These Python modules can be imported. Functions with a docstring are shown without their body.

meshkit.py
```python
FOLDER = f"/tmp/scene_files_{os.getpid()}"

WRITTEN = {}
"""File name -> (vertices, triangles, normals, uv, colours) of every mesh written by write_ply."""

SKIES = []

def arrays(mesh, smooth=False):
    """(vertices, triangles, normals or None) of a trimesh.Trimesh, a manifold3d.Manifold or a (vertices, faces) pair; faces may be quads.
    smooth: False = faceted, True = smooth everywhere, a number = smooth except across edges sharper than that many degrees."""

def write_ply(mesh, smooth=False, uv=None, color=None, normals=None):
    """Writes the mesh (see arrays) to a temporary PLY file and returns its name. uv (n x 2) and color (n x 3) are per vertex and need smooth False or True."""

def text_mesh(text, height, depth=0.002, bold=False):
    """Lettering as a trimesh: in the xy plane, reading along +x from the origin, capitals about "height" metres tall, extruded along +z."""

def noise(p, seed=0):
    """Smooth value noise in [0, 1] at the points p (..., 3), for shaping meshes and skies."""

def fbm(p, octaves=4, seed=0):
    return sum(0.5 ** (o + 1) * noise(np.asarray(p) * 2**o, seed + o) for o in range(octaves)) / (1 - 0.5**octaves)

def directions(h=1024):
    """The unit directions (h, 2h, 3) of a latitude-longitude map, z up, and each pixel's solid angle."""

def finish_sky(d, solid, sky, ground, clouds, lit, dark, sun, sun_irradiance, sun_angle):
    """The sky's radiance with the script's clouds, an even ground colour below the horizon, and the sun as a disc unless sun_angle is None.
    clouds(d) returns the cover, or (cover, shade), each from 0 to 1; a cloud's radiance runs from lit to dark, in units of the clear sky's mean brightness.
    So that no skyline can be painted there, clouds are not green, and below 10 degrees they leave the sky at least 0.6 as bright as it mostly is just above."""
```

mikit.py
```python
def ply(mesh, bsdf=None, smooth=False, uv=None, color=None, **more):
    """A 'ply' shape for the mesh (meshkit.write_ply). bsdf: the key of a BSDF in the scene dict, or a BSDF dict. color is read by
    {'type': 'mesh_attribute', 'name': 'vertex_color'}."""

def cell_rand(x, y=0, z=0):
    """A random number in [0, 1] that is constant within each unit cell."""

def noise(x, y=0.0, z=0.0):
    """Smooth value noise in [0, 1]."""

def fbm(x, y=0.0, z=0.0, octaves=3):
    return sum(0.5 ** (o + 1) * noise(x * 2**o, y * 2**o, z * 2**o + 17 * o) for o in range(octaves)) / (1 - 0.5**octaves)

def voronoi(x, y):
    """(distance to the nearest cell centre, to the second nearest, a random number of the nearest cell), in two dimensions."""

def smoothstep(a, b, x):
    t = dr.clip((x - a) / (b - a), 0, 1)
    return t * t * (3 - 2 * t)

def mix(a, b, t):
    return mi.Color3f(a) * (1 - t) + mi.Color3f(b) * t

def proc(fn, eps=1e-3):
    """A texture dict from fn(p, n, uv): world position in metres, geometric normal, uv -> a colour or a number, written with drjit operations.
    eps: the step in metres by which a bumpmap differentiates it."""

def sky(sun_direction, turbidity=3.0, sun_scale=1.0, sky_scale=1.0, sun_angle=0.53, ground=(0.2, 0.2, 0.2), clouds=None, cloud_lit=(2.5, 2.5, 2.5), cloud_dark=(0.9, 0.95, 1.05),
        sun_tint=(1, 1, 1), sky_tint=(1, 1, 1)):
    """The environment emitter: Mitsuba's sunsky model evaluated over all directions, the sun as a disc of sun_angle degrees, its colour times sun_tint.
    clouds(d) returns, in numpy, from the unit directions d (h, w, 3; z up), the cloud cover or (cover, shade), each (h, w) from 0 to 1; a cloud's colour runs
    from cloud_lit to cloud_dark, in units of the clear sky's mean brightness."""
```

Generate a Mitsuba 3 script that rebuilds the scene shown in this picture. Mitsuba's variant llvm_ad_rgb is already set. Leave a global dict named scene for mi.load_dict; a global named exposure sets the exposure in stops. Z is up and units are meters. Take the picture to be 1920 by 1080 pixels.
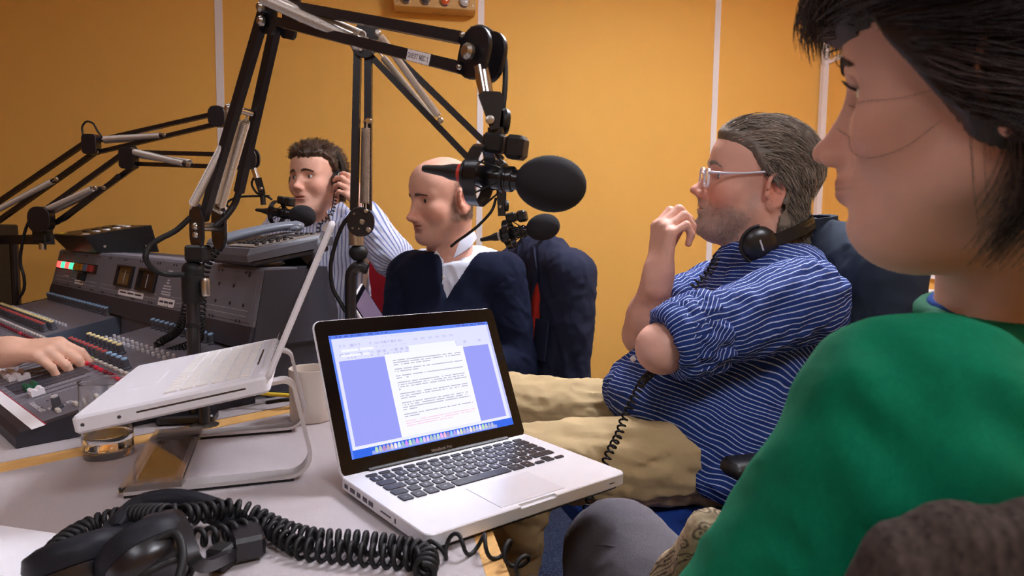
import math, random
import numpy as np, trimesh, manifold3d as m3
import shapely.geometry as sg
import drjit as dr, mitsuba as mi
import mikit, meshkit
from mikit import ply, proc
from meshkit import text_mesh
ST = mi.ScalarTransform4f
scene, labels = {}, {}

# ------------------------------------------------------------------ camera, light, exposure
F_PX, TILT, ROLL, EYE = 1243.0, 0.0835, 0.0135, np.array([0, 0, 1.08])
_fw = np.array([0, math.cos(TILT), -math.sin(TILT)]); _u0 = np.array([0, math.sin(TILT), math.cos(TILT)]); _r0 = np.array([1., 0, 0])
CAM_R = _r0*math.cos(ROLL) + _u0*math.sin(ROLL); CAM_U = -_r0*math.sin(ROLL) + _u0*math.cos(ROLL)
scene['camera'] = {'type': 'thinlens', 'fov': 2*math.degrees(math.atan(960/F_PX)), 'fov_axis': 'x', 'near_clip': 0.02, 'far_clip': 60.0,
    'aperture_radius': 0.0012, 'focus_distance': 1.15,
    'to_world': ST().look_at(origin=EYE.tolist(), target=(EYE + _fw).tolist(), up=CAM_U.tolist())}
exposure = 1.2
LAMPS = [(-1.15, 1.3, 1.6), (0.72, 1.8, 22.0), (0.75, -0.45, 11.5), (-0.9, -0.9, 4.5)]     # ceiling light panels: x, y, radiance
AMBIENT = 0.0

def W(u, v, y):                     # measuring aid: the point at distance y in front of the camera seen at photograph position (u, v)
    d = _fw + CAM_R*(u - 960)/F_PX - CAM_U*(v - 540)/F_PX
    return EYE + d*(y/d[1])
def WZ(u, v, z):
    d = _fw + CAM_R*(u - 960)/F_PX - CAM_U*(v - 540)/F_PX
    return EYE + d*((z - EYE[2])/d[2])

# ------------------------------------------------------------------ naming
used = set()
def nm(name, parent=None):
    base = name if parent is None else parent + '__' + name
    k, n = base, 0
    while k in used: n += 1; k = f'{base}_{n:03d}'
    used.add(k); return k
def thing(name, label, cat, group=None):
    k = nm(name); labels[k] = {'label': label, 'category': cat}
    if group: labels[k]['group'] = group
    return k
def put(parent, name, mesh, mat, smooth=35, label=None, M=None, uv=None, color=None):
    """One shape entry: a part of parent (or a thing of its own when parent ends the name)."""
    k = nm(name, parent)
    d = dict(mesh) if isinstance(mesh, dict) else ply(mesh, mat, smooth, uv=uv, color=color)
    if M is not None: d['to_world'] = ST(np.asarray(M, float).tolist())
    scene[k] = d
    if label: labels[k] = {'label': label}
    return k
def single(name, label, cat, mesh, mat, smooth=35, group=None, **kw):
    k = thing(name, label, cat, group); used.discard(k)
    return put(None, name if k == name else k, mesh, mat, smooth, **kw)
def struct(name, mesh, mat, smooth=False, parent=None, **kw):
    k = put(parent, name, mesh, mat, smooth, **kw)
    if parent is None: labels[k] = {'kind': 'structure'}
    return k

# ------------------------------------------------------------------ materials
def lin(c):
    if isinstance(c, str): c = tuple(int(c[i:i+2], 16) for i in (0, 2, 4))
    c = np.array(c, float)/255
    return np.where(c < .04045, c/12.92, ((c + .055)/1.055)**2.4).tolist()
def rgb(c): return {'type': 'rgb', 'value': lin(c)}
def mat(name, col, rough=.5, spec=.5, metal=0., sheen=0., clear=0., bump=None, tex=None, two=True):
    b = {'type': 'principled', 'base_color': tex or rgb(col), 'roughness': rough, 'specular': spec, 'metallic': metal}
    if sheen: b['sheen'] = sheen
    if clear: b['clearcoat'] = clear; b['clearcoat_gloss'] = .9
    if bump: b = {'type': 'bumpmap', 'arbitrary': bump[0], 'scale': bump[1], 'bsdf': b}
    scene[name] = {'type': 'twosided', 'bsdf': b} if two else b
    return name
def glow(mesh, tex, mat_, scale=1.0, **kw):
    d = ply(mesh, mat_, False, **kw); d['emitter'] = {'type': 'area', 'radiance': tex}
    return d
c3 = mi.Color3f
def C(c): return mi.Color3f(*lin(c))

# ------------------------------------------------------------------ mesh helpers
cat_ = trimesh.util.concatenate
def unit(v): v = np.asarray(v, float); return v/np.linalg.norm(v)
def tm(v, f): return trimesh.Trimesh(np.asarray(v, float), np.asarray(f, int), process=False)
def frame(o, x, y=None, z=None):
    x = unit(x)
    if z is None: z = np.cross(x, unit(y)); z = unit(z); y = np.cross(z, x)
    else: y = unit(np.cross(unit(z), x)); z = np.cross(x, y)
    M = np.eye(4); M[:3, 0], M[:3, 1], M[:3, 2], M[:3, 3] = x, y, z, o
    return M
def tr(mesh, M=None, t=None):
    m = mesh.copy()
    if M is not None: m.apply_transform(M)
    if t is not None: m.apply_translation(t)
    return m
_BOX = {}
def box(sx, sy, sz, c=.002, ctr=(0, 0, 0)):
    """A box with chamfered edges, centred on ctr."""
    c = min(c, sx*.45, sy*.45, sz*.45)
    pts = []
    for a in (-1, 1):
        for b in (-1, 1):
            for d in (-1, 1):
                x, y, z = a*sx/2, b*sy/2, d*sz/2
                pts += [(x - a*c, y - b*c, z), (x - a*c, y, z - d*c), (x, y - b*c, z - d*c)]
    h = trimesh.convex.convex_hull(np.array(pts)); h.apply_translation(ctr)
    return h
def rrect(w, d, r, n=6):
    return sg.box(-w/2 + r, -d/2 + r, w/2 - r, d/2 - r).buffer(r, quad_segs=n)
def slab(poly, h, c=.0015):
    """A shapely polygon extruded from z=0 to h with a small chamfer all round (convex outlines)."""
    if c <= 0: return trimesh.creation.extrude_polygon(poly, h, engine='earcut')
    inn = poly.buffer(-c, join_style=2)
    o, i = np.array(poly.exterior.coords)[:-1], np.array(inn.exterior.coords)[:-1]
    pts = np.vstack([np.c_[i, np.zeros(len(i))], np.c_[o, np.full(len(o), c)], np.c_[o, np.full(len(o), h - c)], np.c_[i, np.full(len(i), h)]])
    return trimesh.convex.convex_hull(pts)
def extr(pts, h, z=0):
    m = trimesh.creation.extrude_polygon(sg.Polygon(pts) if not hasattr(pts, 'exterior') else pts, h, engine='earcut'); m.apply_translation((0, 0, z)); return m
def hull(pts): return trimesh.convex.convex_hull(np.asarray(pts, float))
def sweep(pts, r, n=8, cap=True, up=None, flat=None):
    """A tube along pts; r a number or one per point; flat=(width, height) gives a rectangular bar instead."""
    p = np.asarray(pts, float); N = len(p)
    t = np.gradient(p, axis=0); t /= np.linalg.norm(t, axis=1, keepdims=True) + 1e-12
    a = np.zeros_like(p)
    u = np.array(up if up is not None else ([0, 0, 1.] if abs(t[0, 2]) < .9 else [1., 0, 0]), float)
    v = u - t[0]*(u @ t[0]); a[0] = v/np.linalg.norm(v)
    for i in range(1, N):
        v = a[i-1] - t[i]*(a[i-1] @ t[i]); a[i] = v/(np.linalg.norm(v) + 1e-12)
    b = np.cross(t, a)
    if flat is not None:
        w, h = flat
        ring = np.array([[-w/2, -h/2], [w/2, -h/2], [w/2, h/2], [-w/2, h/2]]); n = 4
        v = p[:, None] + ring[None, :, :1]*b[:, None] + ring[None, :, 1:]*a[:, None]
    else:
        an = np.arange(n)*2*np.pi/n; rr = np.broadcast_to(r, (N,))
        v = p[:, None] + rr[:, None, None]*(np.cos(an)[None, :, None]*a[:, None] + np.sin(an)[None, :, None]*b[:, None])
    i, j = np.meshgrid(np.arange(N-1), np.arange(n), indexing='ij')
    q = np.stack([i*n + j, i*n + (j+1) % n, (i+1)*n + (j+1) % n, (i+1)*n + j], -1).reshape(-1, 4)
    f = np.vstack([q[:, [0, 1, 2]], q[:, [0, 2, 3]]]); V = v.reshape(-1, 3)
    if cap:
        V = np.vstack([V, p[:1], p[-1:]]); k = N*n; jj = np.arange(n)
        f = np.vstack([f, np.c_[jj*0 + k, (jj+1) % n, jj], np.c_[jj*0 + k + 1, (N-1)*n + jj, (N-1)*n + (jj+1) % n]])
    return tm(V, f)
def rod(p, q, r, n=12, r2=None): return sweep([p, q], [r, r if r2 is None else r2], n)
def bar(p, q, w, h, up=(0, 0, 1)): return sweep([p, q], 0, up=up, flat=(w, h))
def spline(pts, n=60):
    """Catmull-Rom through the points."""
    p = np.asarray(pts, float); p = np.vstack([2*p[0] - p[1], p, 2*p[-1] - p[-2]])
    s = np.linspace(0, len(p) - 3 - 1e-9, n); i = s.astype(int); t = (s - i)[:, None]
    a, b, c, d = p[i], p[i+1], p[i+2], p[i+3]
    return .5*(2*b + (c - a)*t + (2*a - 5*b + 4*c - d)*t**2 + (3*b - a - 3*c + d)*t**3)
def coil(path, R, r, turns, per=12, n=6, Rs=None, lead=0):
    """A helix of wire radius r and coil radius R around a path."""
    p = np.asarray(path, float); L = np.r_[0, np.cumsum(np.linalg.norm(np.diff(p, axis=0), axis=1))]
    N = int(turns*per) + 1; s = np.linspace(0, L[-1], N)
    c = np.stack([np.interp(s, L, p[:, k]) for k in range(3)], 1)
    t = np.gradient(c, axis=0); t /= np.linalg.norm(t, axis=1, keepdims=True) + 1e-12
    a = np.zeros_like(c); u = np.array([0, 0, 1.]) if abs(t[0, 2]) < .9 else np.array([1., 0, 0])
    v = u - t[0]*(u @ t[0]); a[0] = v/np.linalg.norm(v)
    for i in range(1, N):
        v = a[i-1] - t[i]*(a[i-1] @ t[i]); a[i] = v/np.linalg.norm(v)
    b = np.cross(t, a); ph = np.linspace(0, turns*2*np.pi, N)
    RR = R if Rs is None else np.interp(np.linspace(0, 1, N), np.linspace(0, 1, len(Rs)), Rs)
    w = c + (RR*np.cos(ph))[:, None]*a + (RR*np.sin(ph))[:, None]*b
    return sweep(w, r, n)
def lathe(prof, n=32, M=None):
    """prof: (radius, height) pairs; turned about +z."""
    m = trimesh.creation.revolve(np.asarray(prof, float), sections=n)
    if M is not None: m.apply_transform(M)
    return m
def axis_frame(o, z, xh=(1, 0, 0)):
    z = unit(z); x = np.asarray(xh, float); x = x - z*(x @ z)
    if np.linalg.norm(x) < 1e-3: x = np.array([0, 1., 0]) - z*z[1]
    x = unit(x); M = np.eye(4); M[:3, 0], M[:3, 1], M[:3, 2], M[:3, 3] = x, np.cross(z, x), z, o
    return M
def diff(a, b):
    A = m3.Manifold(m3.Mesh(np.asarray(a.vertices, np.float32), np.asarray(a.faces, np.uint32)))
    B = m3.Manifold(m3.Mesh(np.asarray(b.vertices, np.float32), np.asarray(b.faces, np.uint32)))
    m = (A - B).to_mesh(); return tm(m.vert_properties[:, :3], m.tri_verts)
def text_on(text, height, M, depth=.0003, center=False, bold=False, width=None):
    m = text_mesh(text, height, depth, bold)
    if width: m.apply_scale([width/m.extents[0], 1, 1])
    if center: m.apply_translation((-(m.bounds[0, 0] + m.bounds[1, 0])/2, -height/2, 0))
    return tr(m, M)
# ------------------------------------------------------------------ general materials
def wall_tex(p, n, uv):
    g = mikit.fbm(p.x*900, p.y*900, p.z*900, 2) - .5
    big = mikit.fbm(p.x*1.7, p.y*1.7, p.z*1.7, 3) - .5
    return C('e0ac58')*(1 + .10*g + .10*big)
mat('m_wall', None, .85, .25, tex=proc(wall_tex))
mat('m_white_paint', 'dcd6d6', .5)
mat('m_ceiling', 'e6e2dc', .9, .2)
def carpet_tex(p, n, uv):
    g = mikit.fbm(p.x*420, p.y*420, p.z*420, 3)
    return mikit.mix(lin('141a2c'), lin('3b4660'), mikit.smoothstep(.3, .75, g))
mat('m_carpet', None, .95, .1, tex=proc(carpet_tex))
def oak_tex(p, n, uv):
    g = mikit.fbm(p.x*38 + p.y*40, p.y*38 - p.x*34, p.z*90, 3)
    h = mikit.noise((p.x*.67 + p.y*.74)*26, (p.y*.67 - p.x*.74)*420, p.z*420)
    return mikit.mix(lin('b98545'), lin('e3b878'), .55*g + .45*h)
mat('m_oak', None, .45, .4, tex=proc(oak_tex))
def lam_tex(p, n, uv):
    g = mikit.fbm(p.x*1400, p.y*1400, p.z*1400, 2) - .5
    return C('aca4a6')*(1 + .16*g)
mat('m_laminate', None, .38, .45, tex=proc(lam_tex))
mat('m_black', '141315', .45, .5)
mat('m_black_satin', '17151a', .3, .6)
mat('m_rubber', '0e0e11', .55, .4)
mat('m_chrome', 'd5d0cc', .18, .5, metal=1.)
mat('m_steel', 'b8b2aa', .32, .5, metal=1.)
mat('m_white_plastic', 'eceaee', .3, .5)
mat('m_alu', 'dad9de', .38, .5, metal=.25)
mat('m_label', 'e8e6ea', .6, .3)
mat('m_ink', '3b3a44', .6, .3)
mat('m_dark_wood', '3a2a22', .5)

# ------------------------------------------------------------------ room shell
BW0 = np.array([-1.355, 3.12]); BWD = unit([.99, .141]); BWN = np.array([BWD[1], -BWD[0]])      # back wall: point, direction, normal into the room
PANEL = 1.2
COR = BW0 + BWD*(2*PANEL + .60)                     # right-hand back corner
RWD = BWN                                           # right wall runs from the corner towards the camera side
H = 2.55
def wallbox(a, b, z0, z1, th, out):
    a, b, out = np.asarray(a), np.asarray(b), np.asarray(out)
    m = hull([(*q, z) for q in (a, b, a + out*th, b + out*th) for z in (z0, z1)]); return m
BL = BW0 - BWD*3.0; RN = COR + RWD*5.4; LN = BL + RWD*5.4
struct('wall_back', wallbox(BL - BWD*.1, COR + BWD*.1, 0, H, .1, -BWN), 'm_wall')
struct('wall_right', wallbox(COR, RN, 0, H, .1, BWD), 'm_wall')
struct('wall_left', wallbox(BL, LN, 0, H, .1, -BWD), 'm_wall')
struct('wall_front', wallbox(LN - BWD*.1, RN + BWD*.1, 0, H, .1, BWN), 'm_wall')
struct('floor', wallbox(BL, COR, -.05, 0, 5.4, RWD), 'm_carpet')
struct('ceiling', wallbox(BL, COR, H, H + .05, 5.4, RWD), 'm_ceiling')
def strip(o, d, nrm, z0, z1, w, th, name):
    d = np.asarray(d); a = o - d*w/2; b = o + d*w/2
    struct(name, wallbox(a, b, z0, z1, th, nrm), 'm_white_paint')
for i, k in enumerate((-1, 0, 1, 2)):
    strip(BW0 + BWD*PANEL*k, BWD, BWN, .1, H, .030 if k else .034, .008, f'trim_{i+1}')
strip(COR + RWD*.016 - BWD*.008, BWD, BWN, .1, H, .05, .03, 'trim_5')
struct('baseboard_back', wallbox(BL, COR, 0, .1, .015, BWN), 'm_white_paint')
struct('baseboard_right', wallbox(COR, RN, 0, .1, .015, -BWD), 'm_white_paint')
def wpanels(wall, o, d, nrm, edges):
    for a, b in zip(edges[:-1], edges[1:]):
        q = lambda t: o + d*t
        m = hull([(*(p + n*1.0), z) for p in (q(a + .012), q(b - .012)) for n in (nrm*0,) for z in (.1, H)] + [(*(p + nrm*.005), z) for p in (q(a + .015), q(b - .015)) for z in (.103, H - .003)])
        put(wall, 'panel', m, 'm_wall', False)
wpanels('wall_back', BW0, BWD, BWN, [-3.0, -2.4, -1.2, 0, 1.2, 2.4, 3.0]); wpanels('wall_right', COR, RWD, -BWD, [.03, 1.0, 2.2, 3.4, 5.4])
# dado rail and upper rail of the right wall
struct('trim_6', wallbox(COR + RWD*.03, RN, .915, .955, .02, -BWD), 'm_white_paint')
struct('trim_7', wallbox(COR + RWD*.03, RN, 1.965, 1.985, .012, -BWD), 'm_white_paint')
for i, t in enumerate((1.0, 2.2, 3.4)):
    strip(COR + RWD*t, RWD, -BWD, .1, H, .03, .008, f'trim_{8+i}')
# radiator on the right wall
rad = thing('radiator', 'white panel radiator with a slotted top grille below the rail of the right-hand wall', 'radiator')
ro = COR + RWD*.42 - BWD*.03
put(rad, 'panel', wallbox(ro, ro + RWD*1.2, .2, .86, .012, -BWD), 'm_white_plastic')
put(rad, 'panel', wallbox(ro - BWD*.075, ro + RWD*1.2 - BWD*.075, .2, .86, .012, -BWD), 'm_white_plastic')
mat('m_slot', '47423c', .8)
for k in range(2):
    a = ro - BWD*(.012 + .058*k); put(rad, 'top_rail', wallbox(a, a + RWD*1.2, .86, .874, .02, -BWD), 'm_white_plastic')
g0 = put(rad, 'grille', wallbox(ro - BWD*.0885, ro + RWD*1.2 - BWD*.0885, .775, .862, .004, -BWD), 'm_white_plastic')
sl = ply(box(.016, .004, .014, .001), 'm_slot')
for k in range(34):
    for j in range(2):
        q = ro + RWD*(.03 + .034*k) - BWD*.0925
        put(rad, 'slot', sl, None, M=frame((*q, .835 - .03*j), (*RWD, 0), (*-BWD, 0)))
for k in (.1, 1.1):
    q = ro + RWD*k - BWD*.03; put(rad, 'pipe', rod((*q, 0), (*q, .22), .008), 'm_white_paint')
# ceiling light panels
scene['m_lamp'] = {'type': 'diffuse', 'reflectance': rgb('ffffff')}
for (x, y, e), wh in zip(LAMPS, ('over the mixing console', 'above the men at the table', 'behind the woman in green', 'in the near left corner of the room')):
    lp = thing('ceiling_light', 'flat square white ceiling light panel ' + wh, 'ceiling light', 'ceiling light panels')
    put(lp, 'frame', box(.64, .64, .03, .004, (x, y, H - .012)), 'm_white_paint', False)
    q = trimesh.Trimesh([[x-.29, y-.29, H-.0285], [x+.29, y-.29, H-.0285], [x+.29, y+.29, H-.0285], [x-.29, y+.29, H-.0285]], [[0, 2, 1], [0, 3, 2]], process=False)
    k = nm('diffuser', lp); scene[k] = glow(q, {'type': 'rgb', 'value': [e*.96, e*.98, e*1.08]}, 'm_lamp')

# box with signal lamps high on the back wall
def wallp(u, v, off=0.):
    d = _fw + CAM_R*(u - 960)/F_PX - CAM_U*(v - 540)/F_PX
    n3 = np.array([*BWN, 0.]); o3 = np.array([*(BW0 + BWN*off), 0.]); return EYE + d*((o3 - EYE) @ n3)/(d @ n3)
mat('m_box_wood', None, .5, .3, tex=proc(lambda p, n, uv: mikit.mix(lin('b0874f'), lin('cda66c'), mikit.fbm(p.x*14, p.y*14, p.z*120, 3))))
sb = thing('signal_light_box', 'pale wooden box holding a row of round signal lamps high on the back wall', 'signal light')
bl = wallp(738, 9, .103); br = wallp(893, 21, .103); wbx = np.linalg.norm((br - bl)[:2]); zb = (bl[2] + br[2])/2
cx = (bl + br)/2; MB = frame((*(cx[:2] + 0), zb), (*BWD, 0), None, (0, 0, 1))      # local: x along the wall, y into the wall, z up
put(sb, 'case', tr(box(wbx, .10, .17, .003, (0, .05, .085)), MB), 'm_box_wood', False)
for i, cc in enumerate(('3a3432', '3d3a3c', 'c4501e', 'b9b6b4')):
    mt = mat(f'm_sig{i}', cc, .15, .6, clear=.5)
    x = (-1.5 + i)*wbx*.235
    put(sb, 'bezel', tr(lathe([(.014, 0), (.024, 0), (.025, .006), (.021, .010), (.014, .010)], 24, axis_frame((x, 0, .034), (0, -1, 0))), MB), 'm_chrome')
    put(sb, 'lens', tr(lathe([(.0, .004), (.0205, .004), (.0205, .009), (.017, .013), (.009, .016), (0, .017)], 24, axis_frame((x, 0, .034), (0, -1, 0))), MB), mt)
for x in (-.46, .46): put(sb, 'screw', tr(lathe([(0, .002), (.003, .002), (.004, 0)], 10, axis_frame((x*wbx, 0, .02), (0, -1, 0))), MB), 'm_steel')
# ------------------------------------------------------------------ tables
TZ = .725
B3, L3 = unit([.67, .742, 0]), unit([-.742, .67, 0])          # along the oak joint (away to the right); across it (to the left and away)
J0 = np.array([-.753, .953, 0])
def T2(t, s): return (J0 + B3*t + L3*s)[:2]
RE = unit([-.19, .98])                                          # right-hand edge of the near table
A_, B_ = T2(-.95, .022), np.array([-.172, 1.581]) + L3[:2]*.022 - RE*0; R0 = np.array([-.005, .72]) 
Rn = R0 - RE*.62
table = thing('studio_table', 'grey laminate studio table with oak edging, the silver laptop standing on its right edge', 'table')
ww = .024
def inset(a, b, w):                                             # inner line of an edging strip
    d = unit(b - a); n = np.array([-d[1], d[0]]); return a + n*w, b + n*w
ww = .024
near = sg.Polygon([A_, T2(-.95, -.75), Rn, B_])
top = near.buffer(-ww, join_style=2).difference(sg.LineString([A_, B_]).buffer(.046, cap_style=2))
put(table, 'tabletop', extr(top, .03, TZ - .03), 'm_laminate', False)
for (a, b), ww in (((B_, A_), .046), ((Rn, B_), .024)):
    d = unit(b - a); n = np.array([-d[1], d[0]])
    if not near.contains(sg.Point(*((a + b)/2 + n*.01))): n = -n
    band = sg.Polygon([a, b, b + n*ww, a + n*ww]).intersection(near)
    put(table, 'oak_edging', extr(band, .0305, TZ - .030), 'm_oak', False, label='oak edging strip')
for q in ((-.35, .95), (-.75, .6), (-.12, .55)): put(table, 'leg', rod((*q, 0), (*q, TZ - .03), .03, 16), 'm_black')
desk = thing('console_desk', 'grey laminate desk carrying the mixing console, joined to the studio table along the oak strip', 'desk')
dk = [T2(-.95, .024), T2(.853, .024), (-.10, 1.70), (-.36, 1.97), T2(.86, .50), T2(.86, 1.75), T2(-.95, 1.75)]
put(desk, 'desktop', extr(dk, .03, TZ - .031), 'm_laminate', False)
for t, s in ((-.4, .8), (.7, .9), (.7, 1.65), (-.4, 1.65)): q = T2(t, s); put(desk, 'leg', rod((*q, 0), (*q, TZ - .031), .03, 16), 'm_black')

# ------------------------------------------------------------------ silver laptop
LYAW = .6794; LO = np.array([-.0886, .6993, EYE[2] - .3322])      # front left corner of its top face
lx, ly = np.array([math.cos(LYAW), math.sin(LYAW), 0]), np.array([-math.sin(LYAW), math.cos(LYAW), 0])
ML = frame(LO, lx, ly)
TT = LO[2] - TZ
lap = thing('laptop', 'open silver laptop with black keys and a word processor page on its lit screen', 'laptop')
LW, LD = .325, .227
body = slab(rrect(LW, LD, .012), .0165, .0012); body.apply_translation((LW/2, LD/2, -.0165))
notch = box(.06, .012, .006, .001, (LW/2, 0, -.0005)); body = diff(body, notch)
put(lap, 'base', tr(body, ML), 'm_alu', 40)
bot = slab(rrect(LW - .012, LD - .012, .012), TT - .0165, .002); bot.apply_translation((LW/2, LD/2, -TT)); put(lap, 'bottom_cover', tr(bot, ML), 'm_black')
mat('m_trackpad', 'd2d2da', .25, .5, metal=.2)
put(lap, 'trackpad', tr(box(.105, .076, .0012, .0004, (LW/2, .01 + .038, .0001)), ML), 'm_trackpad')
mat('m_keys', '22222c', .38, .5); mat('m_keyled', 'e6e6f2', .5)
# keyboard: rows from the front
kb0, kp, kh = .0265, .01905, .0155
rows = [
 (0.0, [('fn', .0155), ('ctrl', .0155), ('alt', .0155), ('cmd', .0205), (' ', .0915), ('cmd', .0205), ('alt', .0155)], .0185),
 (0.0, [('', .0205), ('`', .0155)] + [(c, .0155) for c in 'ZXCVBNM,./'] + [('', .0395)], .0155),
 (0.0, [('', .0285)] + [(c, .0155) for c in "ASDFGHJKL;'"] + [('\\', .0155), ('', .0145)], .0155),
 (0.0, [('', .0245)] + [(c, .0155) for c in 'QWERTYUIOP[]'] + [('', .0185)], .0155),
 (0.0, [('§', .0155)] + [(c, .0155) for c in '1234567890-='] + [('', .0245)], .0155),
 (0.0, [('', .0163)]*14, .0078)]
y = .098; KX0 = .0265; KX1 = LW - .0265
kd = {}
def keyply(w, h):
    if (w, h) not in kd:
        b = slab(rrect(w, h, .0022, 2), .0016, .0004); kd[w, h] = ply(b, 'm_keys', False)
    return kd[w, h]
for off, ks, h in rows:
    tot = sum(w for _, w in ks); n = len(ks); span = KX1 - KX0 - (.0 if n != 7 else .0575)
    gap = (span - tot)/(n - 1); x = KX0
    for ch, w in ks:
        kk = put(lap, 'key', keyply(round(w, 4), h), None, M=ML @ frame((x + w/2, y + h/2, .0), (1, 0, 0), (0, 1, 0)))
        if ch.strip():
            hh = .0046 if len(ch) == 1 else .0018
            put(kk, 'legend', text_on(ch, hh, ML @ frame((x + w/2, y + h/2, .0016), (1, 0, 0), (0, 1, 0)), .00012, True), 'm_keyled', False)
        x += w + gap
    y += h + .0036
ax = KX1 - .0538
for (x, yy) in ((ax, .098), (ax + .0192, .098), (ax + .0384, .098), (ax + .0192, .1072)):
    put(lap, 'key', keyply(.0155, .0083), None, M=ML @ frame((x + .0077, yy + .0042, 0), (1, 0, 0), (0, 1, 0)))
mat('m_port', '3a3840', .4)
for i, (yy, w) in enumerate(((.205, .010), (.186, .014), (.168, .010), (.150, .012), (.134, .012), (.095, .026), (.072, .003))):
    put(lap, 'port', tr(box(.002, w, .006 if w < .02 else .0022, .0005, (.0003, yy, -.0085)), ML), 'm_port', False)
put(lap, 'sleep_light', tr(box(.010, .001, .0016, .0003, (LW - .03, 0, -.009)), ML), 'm_port', False)
put(lap, 'hinge_bar', tr(rod((.02 + .02, LD - .006, -.003), (LW - .04, LD - .006, -.003), .0065, 12), ML), 'm_black')
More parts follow.
